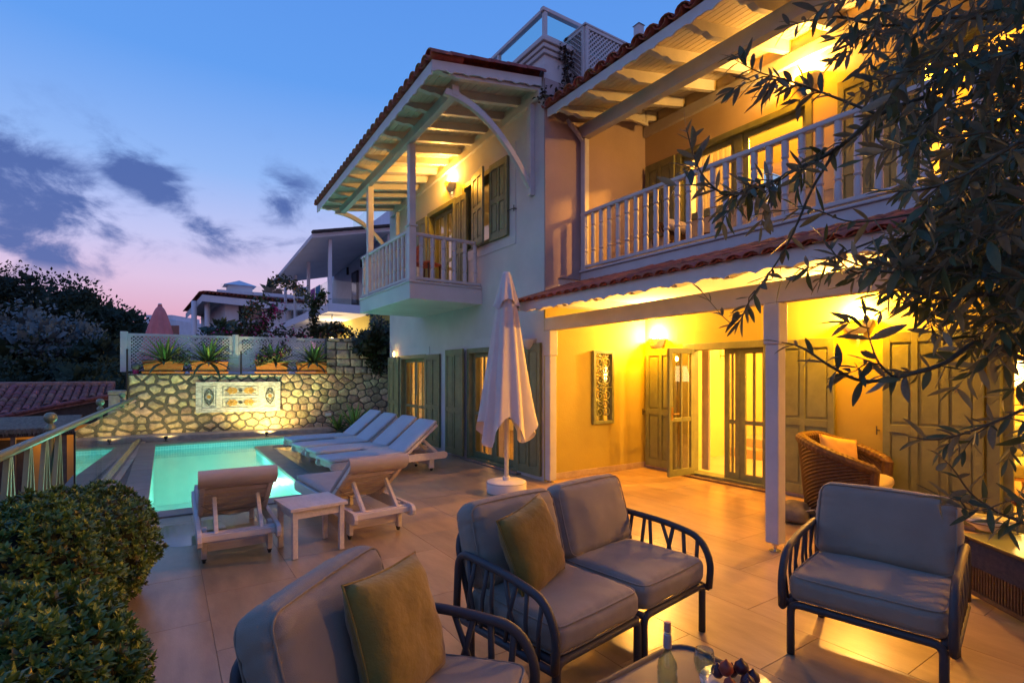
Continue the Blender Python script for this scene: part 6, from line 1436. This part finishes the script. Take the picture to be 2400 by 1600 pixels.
# leading branches: photo position and distance from the eye
lead = [
    ([(2560, 830, 1.45), (2420, 845, 1.30), (2300, 800, 1.22), (2215, 850, 1.16), (2110, 882, 1.12), (2020, 892, 1.10), (1950, 860, 1.08), (1880, 815, 1.08), (1832, 802, 1.08)], .007, .058),
    ([(2095, 884, 1.12), (2060, 850, 1.10), (2040, 800, 1.10), (2028, 745, 1.10)], .003, .058),
    ([(2560, 930, 1.4), (2430, 950, 1.30), (2340, 985, 1.22), (2260, 1015, 1.2), (2190, 1030, 1.18), (2130, 1022, 1.18)], .005, .058),
    ([(2560, 1290, 1.35), (2450, 1245, 1.28), (2350, 1205, 1.25), (2280, 1160, 1.22), (2235, 1100, 1.22), (2205, 1070, 1.22)], .004, .058),
    ([(2560, 1170, 1.25), (2450, 1190, 1.2), (2380, 1170, 1.15), (2300, 1195, 1.15), (2235, 1185, 1.15)], .003, .058),
    ([(2500, 200, 1.5), (2300, 190, 1.45), (2150, 235, 1.40), (2060, 270, 1.38), (1960, 350, 1.38), (1860, 400, 1.4), (1780, 440, 1.42), (1700, 455, 1.45), (1640, 400, 1.45), (1608, 300, 1.46)], .008, .058),
    ([(1960, 350, 1.38), (1905, 440, 1.38), (1870, 520, 1.38), (1830, 600, 1.4), (1760, 700, 1.42), (1720, 760, 1.42), (1650, 690, 1.44)], .004, .058),
    ([(2060, 270, 1.38), (1960, 230, 1.42), (1850, 190, 1.45), (1780, 170, 1.46), (1722, 140, 1.46)], .004, .058),
    ([(2060, 560, 1.3), (1960, 600, 1.32), (1880, 640, 1.34), (1820, 655, 1.35)], .003, .058),
    ([(2150, 500, 1.3), (2000, 520, 1.35), (1900, 490, 1.36), (1800, 500, 1.38)], .003, .058),
    ([(2500, 60, 1.5), (2250, 40, 1.5), (2080, 60, 1.5), (1960, 40, 1.5), (1850, 60, 1.5)], .007, .058),
    ([(2560, 420, 1.3), (2380, 430, 1.25), (2250, 480, 1.22), (2120, 560, 1.22), (2010, 640, 1.25), (1930, 560, 1.28)], .007, .058),
    ([(2560, 600, 1.1), (2400, 620, 1.1), (2250, 625, 1.1), (2130, 640, 1.1), (2040, 630, 1.12), (1960, 600, 1.14)], .007, .06),
    ([(2560, 700, 1.1), (2420, 705, 1.1), (2300, 690, 1.1), (2210, 700, 1.12), (2130, 680, 1.14), (2060, 690, 1.16)], .006, .058),
    ([(2560, 300, 1.1), (2400, 330, 1.05), (2280, 400, 1.05), (2180, 440, 1.06), (2080, 450, 1.1)], .006, .06),
]
for ctrl, rad, ln in lead:
    p = bez(ctrl); n_ = len(p); m = MB(); m.tube(p, [rad * (1 - .8 * i / (n_ - 1)) for i in range(n_)], 7); m.build('branch', 'twig', ol, smooth=True)
    leafy(p[n_ // 4:], .024 if not ctrl[0][1] > 800 else .032, ln, .05, 1.0, rad * .3); sparse = rad <= .0071 and ctrl[-1][1] > 440 or ctrl[0][1] > 800
    for k in range(int(n_ * .30), n_ - 2):              # side twigs
        for _ in range(2 if rnd.random() < .35 else 1):
            if rnd.random() < (.94 if sparse else .74): continue
            d = (p[k + 1] - p[k]).normalized(); sd = d.orthogonal().normalized(); a = rnd.uniform(0, 6.28); ax = sd * math.cos(a) + d.cross(sd) * math.sin(a); l_ = rnd.uniform(.04, .09) if sparse else rnd.uniform(.06, .14)
            dr = (d * rnd.uniform(.5, 1.1) + ax * .85 - UP * .15).normalized(); tw = [p[k] + dr * (l_ * u) - UP * (.03 * u * u) + jit(.003) for u in (0, .25, .5, .75, 1.0)]; leafy(tw, .017, ln, .25)
def zone(poly, n_, dep0, dep1, ln, dirpx, seed):        # the dense parts of the crown
    r_ = random.Random(seed); xs = [q[0] for q in poly]; ys_ = [q[1] for q in poly]; k = 0; pv = [V((a, b, 0)) for a, b in poly]
    while k < n_:
        x, y = r_.uniform(min(xs), max(xs)), r_.uniform(min(ys_), max(ys_))
        if not inside(V((x, y, 0)), pv): continue
        k += 1; d0 = r_.uniform(dep0, dep1); p = DP(x, y, d0); dr = (RT * dirpx[0] - UP * dirpx[1] + jit(.45)).normalized(); l_ = r_.uniform(.12, .24)
        tw = [p - dr * l_ * .5 + dr * (l_ * u) - UP * (.05 * u * u) + jit(.004) for u in (0, .2, .4, .6, .8, 1.0)]; leafy(tw, .017, ln, .05)
zone([(2010, -40), (2460, -40), (2460, 350), (2180, 320), (2060, 230)], 66, 1.15, 1.9, .058, (-.7, .3), 1)
zone([(2120, 280), (2460, 300), (2460, 560), (2340, 580), (2220, 480)], 58, 1.05, 1.8, .058, (-.6, .4), 2)
zone([(2080, 570), (2220, 500), (2460, 500), (2460, 740), (2280, 740), (2130, 700)], 78, 1.0, 1.7, .058, (-.9, .15), 3)
zone([(2290, 740), (2460, 720), (2460, 880), (2360, 860)], 5, 1.0, 1.5, .058, (-.8, .3), 4)
zone([(2360, 850), (2460, 850), (2460, 1000), (2400, 1000)], 2, 1.05, 1.5, .058, (-.6, .5), 5)
zone([(2380, 1120), (2460, 1090), (2460, 1200), (2400, 1200)], 1, 1.1, 1.4, .058, (-.7, -.2), 6)
twigs.build('twigs', 'twig', ol, smooth=True, kind='stuff')
for lp in ([trunk[3], DP(2560, 830, 1.45)], [trunk[3], DP(2560, 930, 1.4)], [trunk[2], DP(2560, 1290, 1.35)], [trunk[3], DP(2560, 600, 1.1)], [trunk[4], DP(2560, 420, 1.3)], [trunk[4], DP(2560, 300, 1.1)], [trunk[5], DP(2500, 200, 1.5)], [trunk[5], DP(2500, 60, 1.5)], [trunk[3], DP(2560, 720, 1.1)], [trunk[2], DP(2560, 1170, 1.25)]):
    m = MB(); m.tube(lp, [.026, .010], 7); m.build('limb', 'bark', ol, smooth=True)
def in_view(p):
    q = p - EYE; dp = q.dot(FW); return dp > .2 and 0 < HX + F * q.dot(RT) / dp < 2400 and 0 < HY - F * q.z / dp < 1600
leaves.sort(key=lambda l_: (0 if in_view(l_[0]) else 1, (l_[0] - EYE).length / l_[3]))
LM = []
for k in range(4):
    m = MB(); vs, fs = leaf_verts(V((0, 0, 0)), V((0, 1, 0)), V((0, 0, 1)), 1, 0.105 + .013 * k, -.1 + .12 * k, 5); m._a(vs, fs); LM.append(shared(m, 'leaf', 'olive_leaf', smooth=True))
# of the nearest leaves the first 300 are objects of their own
for i, (p, d, n_, l_, w_, c) in enumerate(leaves[:300]):
    y = d.normalized(); x = y.cross(n_).normalized(); z = x.cross(y); o = bpy.data.objects.new('leaf', LM[i % 4]); COL.objects.link(o); o.parent = ol
    mt = Matrix((x, y, z)).transposed().to_4x4(); o.matrix_local = Matrix.Translation(p - OFF[ol]) @ mt @ Matrix.Scale(l_, 4)
m = MB()
for p, d, n_, l_, w_, c in leaves[300:]: vs, fs = leaf_verts(p, d, n_, l_, w_, c, 4); m._a(vs, fs)
m.build('crown', 'olive_leaf', ol, smooth=True, kind='stuff')
NLEAF = len(leaves)
m, cl = crown_mesh(V((2.9, -1.15, 2.9)), 1.25, 1.1, 1.15, 5200, .07, 55); m.build('upper_crown', 'olive_leaf', ol, kind='stuff')


def tree(px, py, dep, w, h, lab, mat='tree_leaf', n_=1500, size=.34, seed=0, name='hillside_tree', zbase=None, cat='tree', grp='dark trees on the hillside'):
    top = DP(px, py, dep); zb_ = top.z - h - 2.0 if zbase is None else zbase; t = thing(name, lab, cat, (top.x, top.y, zb_), local=False, group=grp)
    c = V((top.x, top.y, top.z - h / 2)); m, cl = crown_mesh(c, w / 2, w / 2, h / 2, n_, size, seed); core, _ = crown_mesh(c, w * .40, w * .40, h * .40, n_ // 6, size * 3.2, seed); m.add(core); m.build('crown', mat, t, kind='stuff')
    m = MB(); m.tube([V((top.x, top.y, zb_)), V((top.x + .1 * w, top.y, (zb_ + c.z) / 2)), c], [.05 * w, .035 * w, .012 * w], 7); tk = m.build('trunk', 'bark', t, smooth=True)
    for o_, s in cl[:3]:
        m = MB(); m.tube([V((top.x + .05 * w, top.y, c.z - h * .35)), c + o_ * .85], [.018 * w, .004 * w], 5); m.build('limb', 'bark', t)
    return t
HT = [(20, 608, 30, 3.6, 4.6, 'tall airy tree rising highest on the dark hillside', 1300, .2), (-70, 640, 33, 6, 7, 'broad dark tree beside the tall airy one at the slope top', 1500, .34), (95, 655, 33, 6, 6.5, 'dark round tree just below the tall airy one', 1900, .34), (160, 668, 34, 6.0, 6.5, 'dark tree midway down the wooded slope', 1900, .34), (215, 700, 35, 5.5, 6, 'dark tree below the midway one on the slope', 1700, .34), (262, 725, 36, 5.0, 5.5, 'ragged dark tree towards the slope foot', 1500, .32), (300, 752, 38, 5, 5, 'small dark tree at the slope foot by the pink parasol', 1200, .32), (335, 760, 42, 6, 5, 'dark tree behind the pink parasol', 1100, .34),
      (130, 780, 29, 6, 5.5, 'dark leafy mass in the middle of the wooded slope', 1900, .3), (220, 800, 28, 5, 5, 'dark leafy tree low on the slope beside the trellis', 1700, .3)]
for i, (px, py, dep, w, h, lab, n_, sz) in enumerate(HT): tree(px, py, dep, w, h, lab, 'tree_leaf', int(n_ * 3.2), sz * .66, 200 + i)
tree(75, 712, 24, 4.6, 4.0, 'silvery grey tree in front of the dark slope', 'tree_leaf_grey', 3600, .16, 301); tree(165, 745, 24.5, 2.6, 2.8, 'small silvery tree beside the larger grey one', 'tree_leaf_grey', 1600, .15, 302)
for i, (px, py, dep, w, h, lab) in enumerate(((40, 800, 22.5, 5.5, 3.4, 'wide dark bush over the tiled roof at the slope foot'), (150, 835, 22, 4.5, 2.6, 'rounded dark bush over the ridge of the tiled roof'), (235, 850, 21.5, 2.8, 2.4, 'dark bush beside the stone pillar'), (-60, 830, 22, 4, 3.5, 'dark bush above the thatched kiosk'), (245, 790, 24, 2.6, 2.8, 'feathery dark bush beside the trellis end'))):
    tree(px, py, dep, w, h, lab, 'tree_leaf', 3000, .16, 400 + i, 'hillside_bush', ZG + .5, 'bush', 'dark bushes at the slope foot')

# ------------------------------------------------------------------ neighbouring houses
K = thing('veranda_house', 'neighbouring white house with a deep veranda roof and glass balcony', 'house', (6.5, 24, ZG), local=False)
ck = DP(769, 730, 22.0); XK, YK, ZK = ck.x, ck.y, ck.z; YK2 = WX(664, 778, XK).y
def kb(nm, x0, x1, y0, y1, z0, z1, mat, bev=0, parent=K): return MB().bx(x0, x1, y0, y1, z0, z1).build(nm, mat, parent, bevel=bev)
fl_ = kb('balcony_slab', XK, XK + 7, YK, YK2, ZK, ZK + .36, 'house_far', .01)
kb('upper_wall', XK + 2.6, XK + 7, YK + .02, YK2 + .5, ZK + .361, ZK + 3.9, 'house_blue'); kb('ground_wall', XK + 1.8, XK + 6.5, YK + .05, YK2, 1.0, ZK - .001, 'plaster_cream'); kb('porch_floor', XK - .3, XK + 7, YK - 1, YK2, .9, .999, 'house_far')
er = WX(731, 548, XK - .75); ef = WX(638, 659, XK - .75); ze0 = (er.z + ef.z) / 2; rise = 1.15
m = MB(); xa, xb2 = XK - .75, XK + 4.2; ya, yz = er.y, ef.y; dz0, dz1 = er.z, ef.z
m._a([(xa, ya, dz0), (xb2, ya, dz0 + rise), (xb2, yz, dz1 + rise), (xa, yz, dz1), (xa, ya, dz0 - .16), (xb2, ya, dz0 + rise - .16), (xb2, yz, dz1 + rise - .16), (xa, yz, dz1 - .16)], [(0, 1, 2, 3), (7, 6, 5, 4), (0, 4, 5, 1), (1, 5, 6, 2), (2, 6, 7, 3), (3, 7, 4, 0)]); kr_ = m.build('roof', 'house_far', K)
n_ = 12
for i in range(n_): x = xa + (xb2 - xa) * i / n_; z = dz0 + rise * i / n_; m = MB(); m.bar((x, ya - .05, z + .07), (x + (xb2 - xa) / n_ * 1.05, ya - .05, z + rise / n_ + .07), .3, .09); m.build('gable_tile', 'dark_timber', kr_)
for px, yv in ((773, YK + .1), (723, None), (692, None), (668, YK2 - .1)):
    yv = yv if yv else WX(px, 700, XK + .1).y; zt_ = dz0 + (dz1 - dz0) * (yv - ya) / (yz - ya); m = MB(); m.bx(XK + .03, XK + .17, yv - .07, yv + .07, ZK + .361, zt_ + .03); m.build('veranda_post', 'house_far', K, bevel=.01)
m = MB(); m.bx(XK + .08, XK + .10, YK + .25, YK2 - .3, ZK + .37, ZK + 1.35); m.build('balcony_glass', 'glass', K); m = MB(); m.bx(XK + .2, XK + 2.5, YK + .08, YK + .10, ZK + .37, ZK + 1.35); m.build('balcony_glass', 'glass', K)
for a, b in ((YK + 1.3, YK + 2.6), (YK + 4.2, YK + 5.2)):
    w_ = kb('glass_door', XK + 2.52, XK + 2.598, a, b, ZK + .38, ZK + 2.7, 'black_metal'); kb('pane', XK + 2.505, XK + 2.519, a + .1, b - .1, ZK + .5, ZK + 2.6, 'dark_glass', 0, w_)
for yv in (YK + 1.0, YK + 3.6, YK + 6.0): kb('wall_light', XK + 2.5, XK + 2.598, yv - .07, yv + .07, ZK + 2.75, ZK + 3.15, 'black_metal', .01)
kb('roof_parapet', XK + 3.2, XK + 8, YK - .3, YK2, ZK + 3.9, ZK + 5.2, 'house_blue'); g_k = WX(780, 520, XK + 3.1); m = MB(); m.bx(XK + 3.15, XK + 3.17, YK + .2, YK + 7, ZK + 5.2, ZK + 6.0); m.build('roof_glass', 'glass', K)
kb('bounce_paving', XK - 3.2, XK + 1.7, YK - 4, YK2 + 4, .80, .899, 'house_far'); kb('stack', XK + .8, XK + 1.6, YK2 + .6, YK2 + 1.4, 2, ZK + 2.6, 'house_far')  # pale paving added to bounce light up under the veranda roof
# hanging towels
for k, (px, mat, lab) in enumerate(((733, 'towel_purple', 'purple towel hung over the neighbouring glass balcony'), (745, 'towel_blue', 'dark blue towel hung over the neighbouring glass balcony'))):
    yv = WX(px, 690, XK + .05).y; m = MB(); vs = []
    for i in range(9):
        for j in range(7): vs.append((XK + .055 - .03 * math.sin(i * 1.3) * j / 6 - .01, yv - .45 + .9 * i / 8, ZK + 1.36 - (.95 if k == 0 else .6) * j / 6))
    m._a(vs, [(i * 7 + j, i * 7 + j + 1, (i + 1) * 7 + j + 1, (i + 1) * 7 + j) for i in range(8) for j in range(6)]); tag(m.build('towel', mat, smooth=True), lab, 'towel')
# lantern under the veranda
lp = DP(778, 775, 23.3); lt = thing('hanging_lantern', 'iron lantern hanging under the neighbouring veranda', 'lantern', (lp.x, lp.y, lp.z), local=False)
m = MB(); m.tube([(lp.x, lp.y, ZK), (lp.x, lp.y, lp.z + .2)], .02, 6); m.build('rod', 'iron', lt); m = MB(); m.lathe([(.02, .22), (.08, .18), (.22, .05), (.24, -.02), (.2, -.03), (.05, -.16), (0, -.2)], 10, lp); m.build('hood', 'iron', lt)
m = MB(); m.lathe([(0, -.2), (.09, -.24), (.12, -.32), (.09, -.40), (0, -.44)], 12, lp); m.build('globe', 'lamp_shade_lit', lt, smooth=True); lamp('lantern_lamp', lp - UP * .55, 170, (1, .72, .38), .1, parent=lt)
lamp('porch_lamp', (XK + 1.2, YK + 3.5, ZK - .5), 120, (1, .72, .40), .1, parent=K)
# white house with hipped tile roof further back
Q = thing('hipped_roof_house', 'pale house with a hipped tile roof and roof terrace behind the trellis', 'house', (DP(560, 800, 36).x, DP(560, 800, 36).y, ZG), local=False)
def qp(px, py, dep): return DP(px, py, dep)
A, B_, C_ = qp(435, 735, 38), qp(474, 690, 33), qp(725, 716, 30)
def qbox(nm, pl, dz, mat, dep=5, parent=Q): # slab: list of top points extruded down by dz and back by dep along the view
    m = MB(); bk = FW * dep; n_ = len(pl); vs = [p for p in pl] + [p + bk for p in pl] + [p - UP * dz for p in pl] + [p + bk - UP * dz for p in pl]
    for i in range(n_ - 1): m._a([pl[i], pl[i + 1], pl[i + 1] - UP * dz, pl[i] - UP * dz], [(0, 1, 2, 3)]); m._a([pl[i], pl[i + 1], pl[i + 1] + bk, pl[i] + bk], [(3, 2, 1, 0)])
    return m.build(nm, mat, parent)
qbox('fascia', [A, B_, C_], .42, 'house_far', 5); tl = MB()
for a, b in ((A, B_), (B_, C_)):
    n_ = int((b - a).length / .33)
    for i in range(n_): q = a.lerp(b, (i + .5) / n_); me_ = None; inst('roof_tile', TM, Q, q + UP * .12 - FW * .1, (R(10), 0, -YAW), (1.7, 1.7, 1.5))
m = MB(); ap = DP(560, 708, 36); m._a([A, B_, C_, ap + RT * 6 + UP * .2, ap - RT * 1], [(0, 1, 4), (1, 2, 3, 4)]); m.v = [v + UP * .14 for v in m.v]; m.build('roof_slope', 'tile_red', Q)
w0, w1 = qp(528, 705, 33.6), qp(728, 722, 30.8); m = MB(); m._a([w0, w1, V((w1.x, w1.y, ZG)), V((w0.x, w0.y, ZG))], [(0, 1, 2, 3)]); m.build('front_wall', 'house_far', Q)
v0 = qp(452, 735, 38.5); m = MB(); m._a([v0 + FW, w0, V((w0.x, w0.y, ZG)), V((v0.x, v0.y, ZG)) + FW], [(0, 1, 2, 3)]); m.build('side_wall', 'house_blue', Q)
def on_front(px, py): return WL(px, py, w0, w1)
def fq(nm, x0, x1, y0, y1, mat, off, parent=Q): pts_ = [on_front(x0, y0), on_front(x1, y0), on_front(x1, y1), on_front(x0, y1)]; m = MB(); n_ = -FW * off; m._a([p + n_ for p in pts_] + [p + n_ + FW * .06 for p in pts_], [(0, 1, 2, 3), (0, 4, 5, 1), (1, 5, 6, 2), (2, 6, 7, 3), (3, 7, 4, 0)]); return m.build(nm, mat, parent)
wn = fq('window', 559, 613, 715, 752, 'white_paint', .1); fq('pane', 562, 585, 717, 750, 'dark_glass', .13, wn); fq('pane', 588, 611, 717, 750, 'dark_glass', .13, wn); fq('window_sill', 556, 616, 753, 757, 'house_far', .2)
for px in (486, 455): p = qp(px, 705, 34); m = MB(); m.lathe([(.16, ZG + 2 - p.z), (.16, .0)], 10, p); m.build('column', 'house_far', Q, smooth=True)
qbox('terrace_parapet', [qp(508, 678, 34), qp(705, 692, 33)], .62, 'house_blue', 3); g0 = MB(); a, b = qp(517, 664, 34.2), qp(700, 678, 33.2); g0._a([a, b, b - UP * .45, a - UP * .45], [(0, 1, 2, 3)]); g0.build('terrace_glass', 'glass', Q)
cp_ = qp(561, 672, 35); m = MB(); m.bx(cp_.x - .72, cp_.x + .72, cp_.y - .6, cp_.y + .6, cp_.z - .55, cp_.z + .0); dm = m.build('roof_hut', 'house_far', Q); m = MB(); m._a([(cp_.x - .95, cp_.y - .8, cp_.z), (cp_.x + .95, cp_.y - .8, cp_.z), (cp_.x + .95, cp_.y + .8, cp_.z), (cp_.x - .95, cp_.y + .8, cp_.z), (cp_.x, cp_.y, cp_.z + .42)], [(3, 2, 1, 0), (0, 1, 4), (1, 2, 4), (2, 3, 4), (3, 0, 4)]); m.build('hut_roof', 'house_blue', dm)
# plain flat block beyond the pink parasol
P_ = DP(415, 745, 60); b4 = thing('flat_roof_house', 'distant flat roofed block beyond the pink parasol', 'house', (P_.x, P_.y, ZG), local=False); m = MB(); m.box((P_.x, P_.y, P_.z - 4.6), (3.6, 6, 8.2), (0, 0, -YAW)); m.build('body', 'house_blue', b4, bevel=.05)
m = MB(); m.box((P_.x - .3, P_.y, P_.z - .20), (2.9, 5, .5), (0, 0, -YAW)); m.build('roof_room', 'house_far', b4, bevel=.03)
m = MB(); p = DP(395, 775, 55); m.box((p.x, p.y, p.z), (2.2, .1, 1.1), (0, 0, -YAW)); m.build('window', 'dark_glass', b4)

# ------------------------------------------------------------------ climbers, bougainvillea, ivy, yucca
def climber(nm, lab, path, n_, rad, size, seed, mat='ivy_leaf', fl=None, nfl=0, cat='climber', stem=.02, flmat='flower_pink'):
    r_ = random.Random(seed); p = bez(path, 8); t = thing(nm, lab, cat, p[0], local=False); m = MB(); k = len(p); m.tube(p, [stem * (1 - .6 * i / (k - 1)) for i in range(k)], 6); m.build('stem', 'twig', t, smooth=True)
    def clump(num, sz, rr, flat=0):
        mm = MB()
        for _ in range(num):
            q = p[r_.randrange(k)] + V((r_.gauss(0, rr), r_.gauss(0, rr), r_.gauss(0, rr))); d = V((r_.gauss(0, 1), r_.gauss(0, 1), r_.gauss(0, .8))).normalized(); vs, fs = leaf_verts(q, d, (UP + V((r_.gauss(0, .6), r_.gauss(0, .6), 0))).normalized(), sz * r_.uniform(.6, 1.3), sz * .36, .15, 2); mm._a(vs, fs)
        return mm
    clump(n_, size, rad).build('foliage', mat, t, smooth=True, kind='stuff')
    if nfl: clump(nfl, size * .8, rad * .8).build('flowers', flmat, t, smooth=True, kind='stuff')
    return t
D_ = 16.2
climber('bougainvillea', 'pink bougainvillea sprawling over the trellis in front of the hipped roof house', [(500, 790, D_), (540, 782, D_), (590, 775, D_), (640, 780, D_), (700, 786, D_), (760, 788, D_), (800, 780, D_)], 1000, .12, .11, 1, nfl=150, cat='bougainvillea')
climber('bougainvillea', 'arching bougainvillea shoot with orange pink blooms above the trellis', [(560, 780, D_), (575, 745, D_), (590, 720, D_), (618, 700, D_)], 260, .11, .12, 2, nfl=26, cat='bougainvillea', flmat='flower_orange')
climber('bougainvillea', 'tangle of crimson bougainvillea blooms above the trellis', [(590, 780, D_), (610, 760, D_), (635, 735, D_), (650, 718, D_)], 330, .14, .12, 3, nfl=170, cat='bougainvillea')
climber('climbing_vine', 'leafy vine column climbing in front of the lit veranda', [(738, 790, D_), (735, 760, D_), (738, 720, D_), (745, 705, D_), (760, 690, D_)], 620, .075, .11, 4)
climber('climbing_vine', 'vine sweeping along the neighbouring eave corner', [(648, 655, 20), (665, 660, 20), (690, 672, 20), (715, 690, 19), (735, 715, 18)], 520, .12, .12, 5, nfl=30, flmat='flower_orange')
climber('climbing_vine', 'vine draped along an arch below the hanging lantern', [(735, 775, D_), (760, 768, D_), (785, 766, D_), (805, 772, D_), (825, 786, D_)], 460, .07, .11, 7, stem=.012)
climber('trailing_vine', 'vine hanging down through the trellis above the third planter', [(625, 790, 14.6), (622, 815, 14.5), (618, 835, 14.4), (612, 850, 14.3)], 260, .08, .09, 8, nfl=10)
climber('potted_creeper', 'pink flowering creeper around the third planter', [(600, 845, 13.9), (620, 838, 13.9), (650, 830, 13.9), (672, 822, 14.1), (660, 805, 14.2)], 300, .08, .07, 9, nfl=60)
climber('ground_creeper', 'green creeper at the edge of the first planter', [(415, 842, 12.9), (425, 836, 12.9), (435, 845, 12.9)], 160, .06, .06, 10)
t = tree(880, 735, 15.2, 1.0, 1.9, 'ivy bush spilling over the raised stone wall beside the house', 'ivy_leaf', 2600, .10, 501, 'ivy_bush', 1.6, 'ivy', None)
tree(522, 745, 19, 1.5, 1.4, 'dark thorny mound behind the trellis before the hipped roof house', 'ivy_leaf', 900, .15, 502, 'bougainvillea_mound', 1.0, 'bush', None)
tree(520, 690, 48, 2.2, 2.4, 'dark shrub standing on the far roof terrace', 'tree_leaf', 500, .25, 503, 'roof_shrub', None, 'bush', None); tree(648, 676, 40, 2.4, 2.2, 'dark roof garden bush near the neighbouring eave', 'tree_leaf', 500, .25, 504, 'roof_shrub', None, 'bush', None)
climber('dry_vine', 'bare dry vine twisting round the parapet corner', [V((4.66, 6.21, 5.72)), V((4.95, 6.20, 5.78)), V((5.1, 6.19, 6.0)), V((5.12, 6.19, 6.3)), V((5.05, 6.19, 6.55))], 240, .05, .07, 11, mat='dry_vine', stem=.014)
def yucca(loc, n_, ln, seed, lab):
    t = agave(loc, n_, ln, seed, lab, 0); t.name = 'yucca'; t['category'] = 'yucca'; del t['group']; return t
yucca((4.35, 14.35, .05), 34, .95, 71, 'dark spiky yucca between the stone wall and the loungers'); yucca((3.95, 14.55, .05), 20, .6, 72, 'smaller dark yucca at the foot of the stone wall')
# ------------------------------------------------------------------ the far side of the terrace, behind the viewer: garden wall and trees (mirrored in the door panes)
gw = thing('garden_wall', 'stone garden wall closing the terrace behind the seating', 'stone wall', (2, -4.2, 0), local=False)
m = MB(); m.bx(-1.2, 6.6, -4.6, -4.2, ZG, 2.6); m.build('mortar_core', 'mortar', gw); random.seed(9); yy = .05
while yy < 2.5:
    xx = -1.15 + random.uniform(-.1, 0); h_ = random.uniform(.22, .34)
    while xx < 6.4: w_ = random.uniform(.3, .6); stone_piece([(xx, yy), (xx + w_, yy), (xx + w_, yy + h_), (xx, yy + h_)], .012, .03, 1, 'stone', 'ashlar', lambda a, b, d: V((a, -4.2 + d, b)), gw); xx += w_
    yy += h_
for i, (x, y, lab) in enumerate(((-.5, -6.5, 'tall dark cypress like tree behind the garden wall by the railing'), (3.2, -7.0, 'broad dark tree behind the middle of the garden wall'), (-4.5, -3.0, 'dark tree on the slope below the railing'))):
    t = thing('garden_tree', lab, 'tree', (x, y, ZG), local=False); m, cl = crown_mesh(V((x, y, 3.2)), 2.0, 2.0, 2.6, 2600, .22, 600 + i); m.build('crown', 'tree_leaf', t, kind='stuff'); m = MB(); m.tube([(x, y, ZG), (x + .1, y, 0), (x, y, 3)], [.2, .16, .06], 8); m.build('trunk', 'bark', t, smooth=True)
print('objects', len(bpy.data.objects), 'leaves', NLEAF)
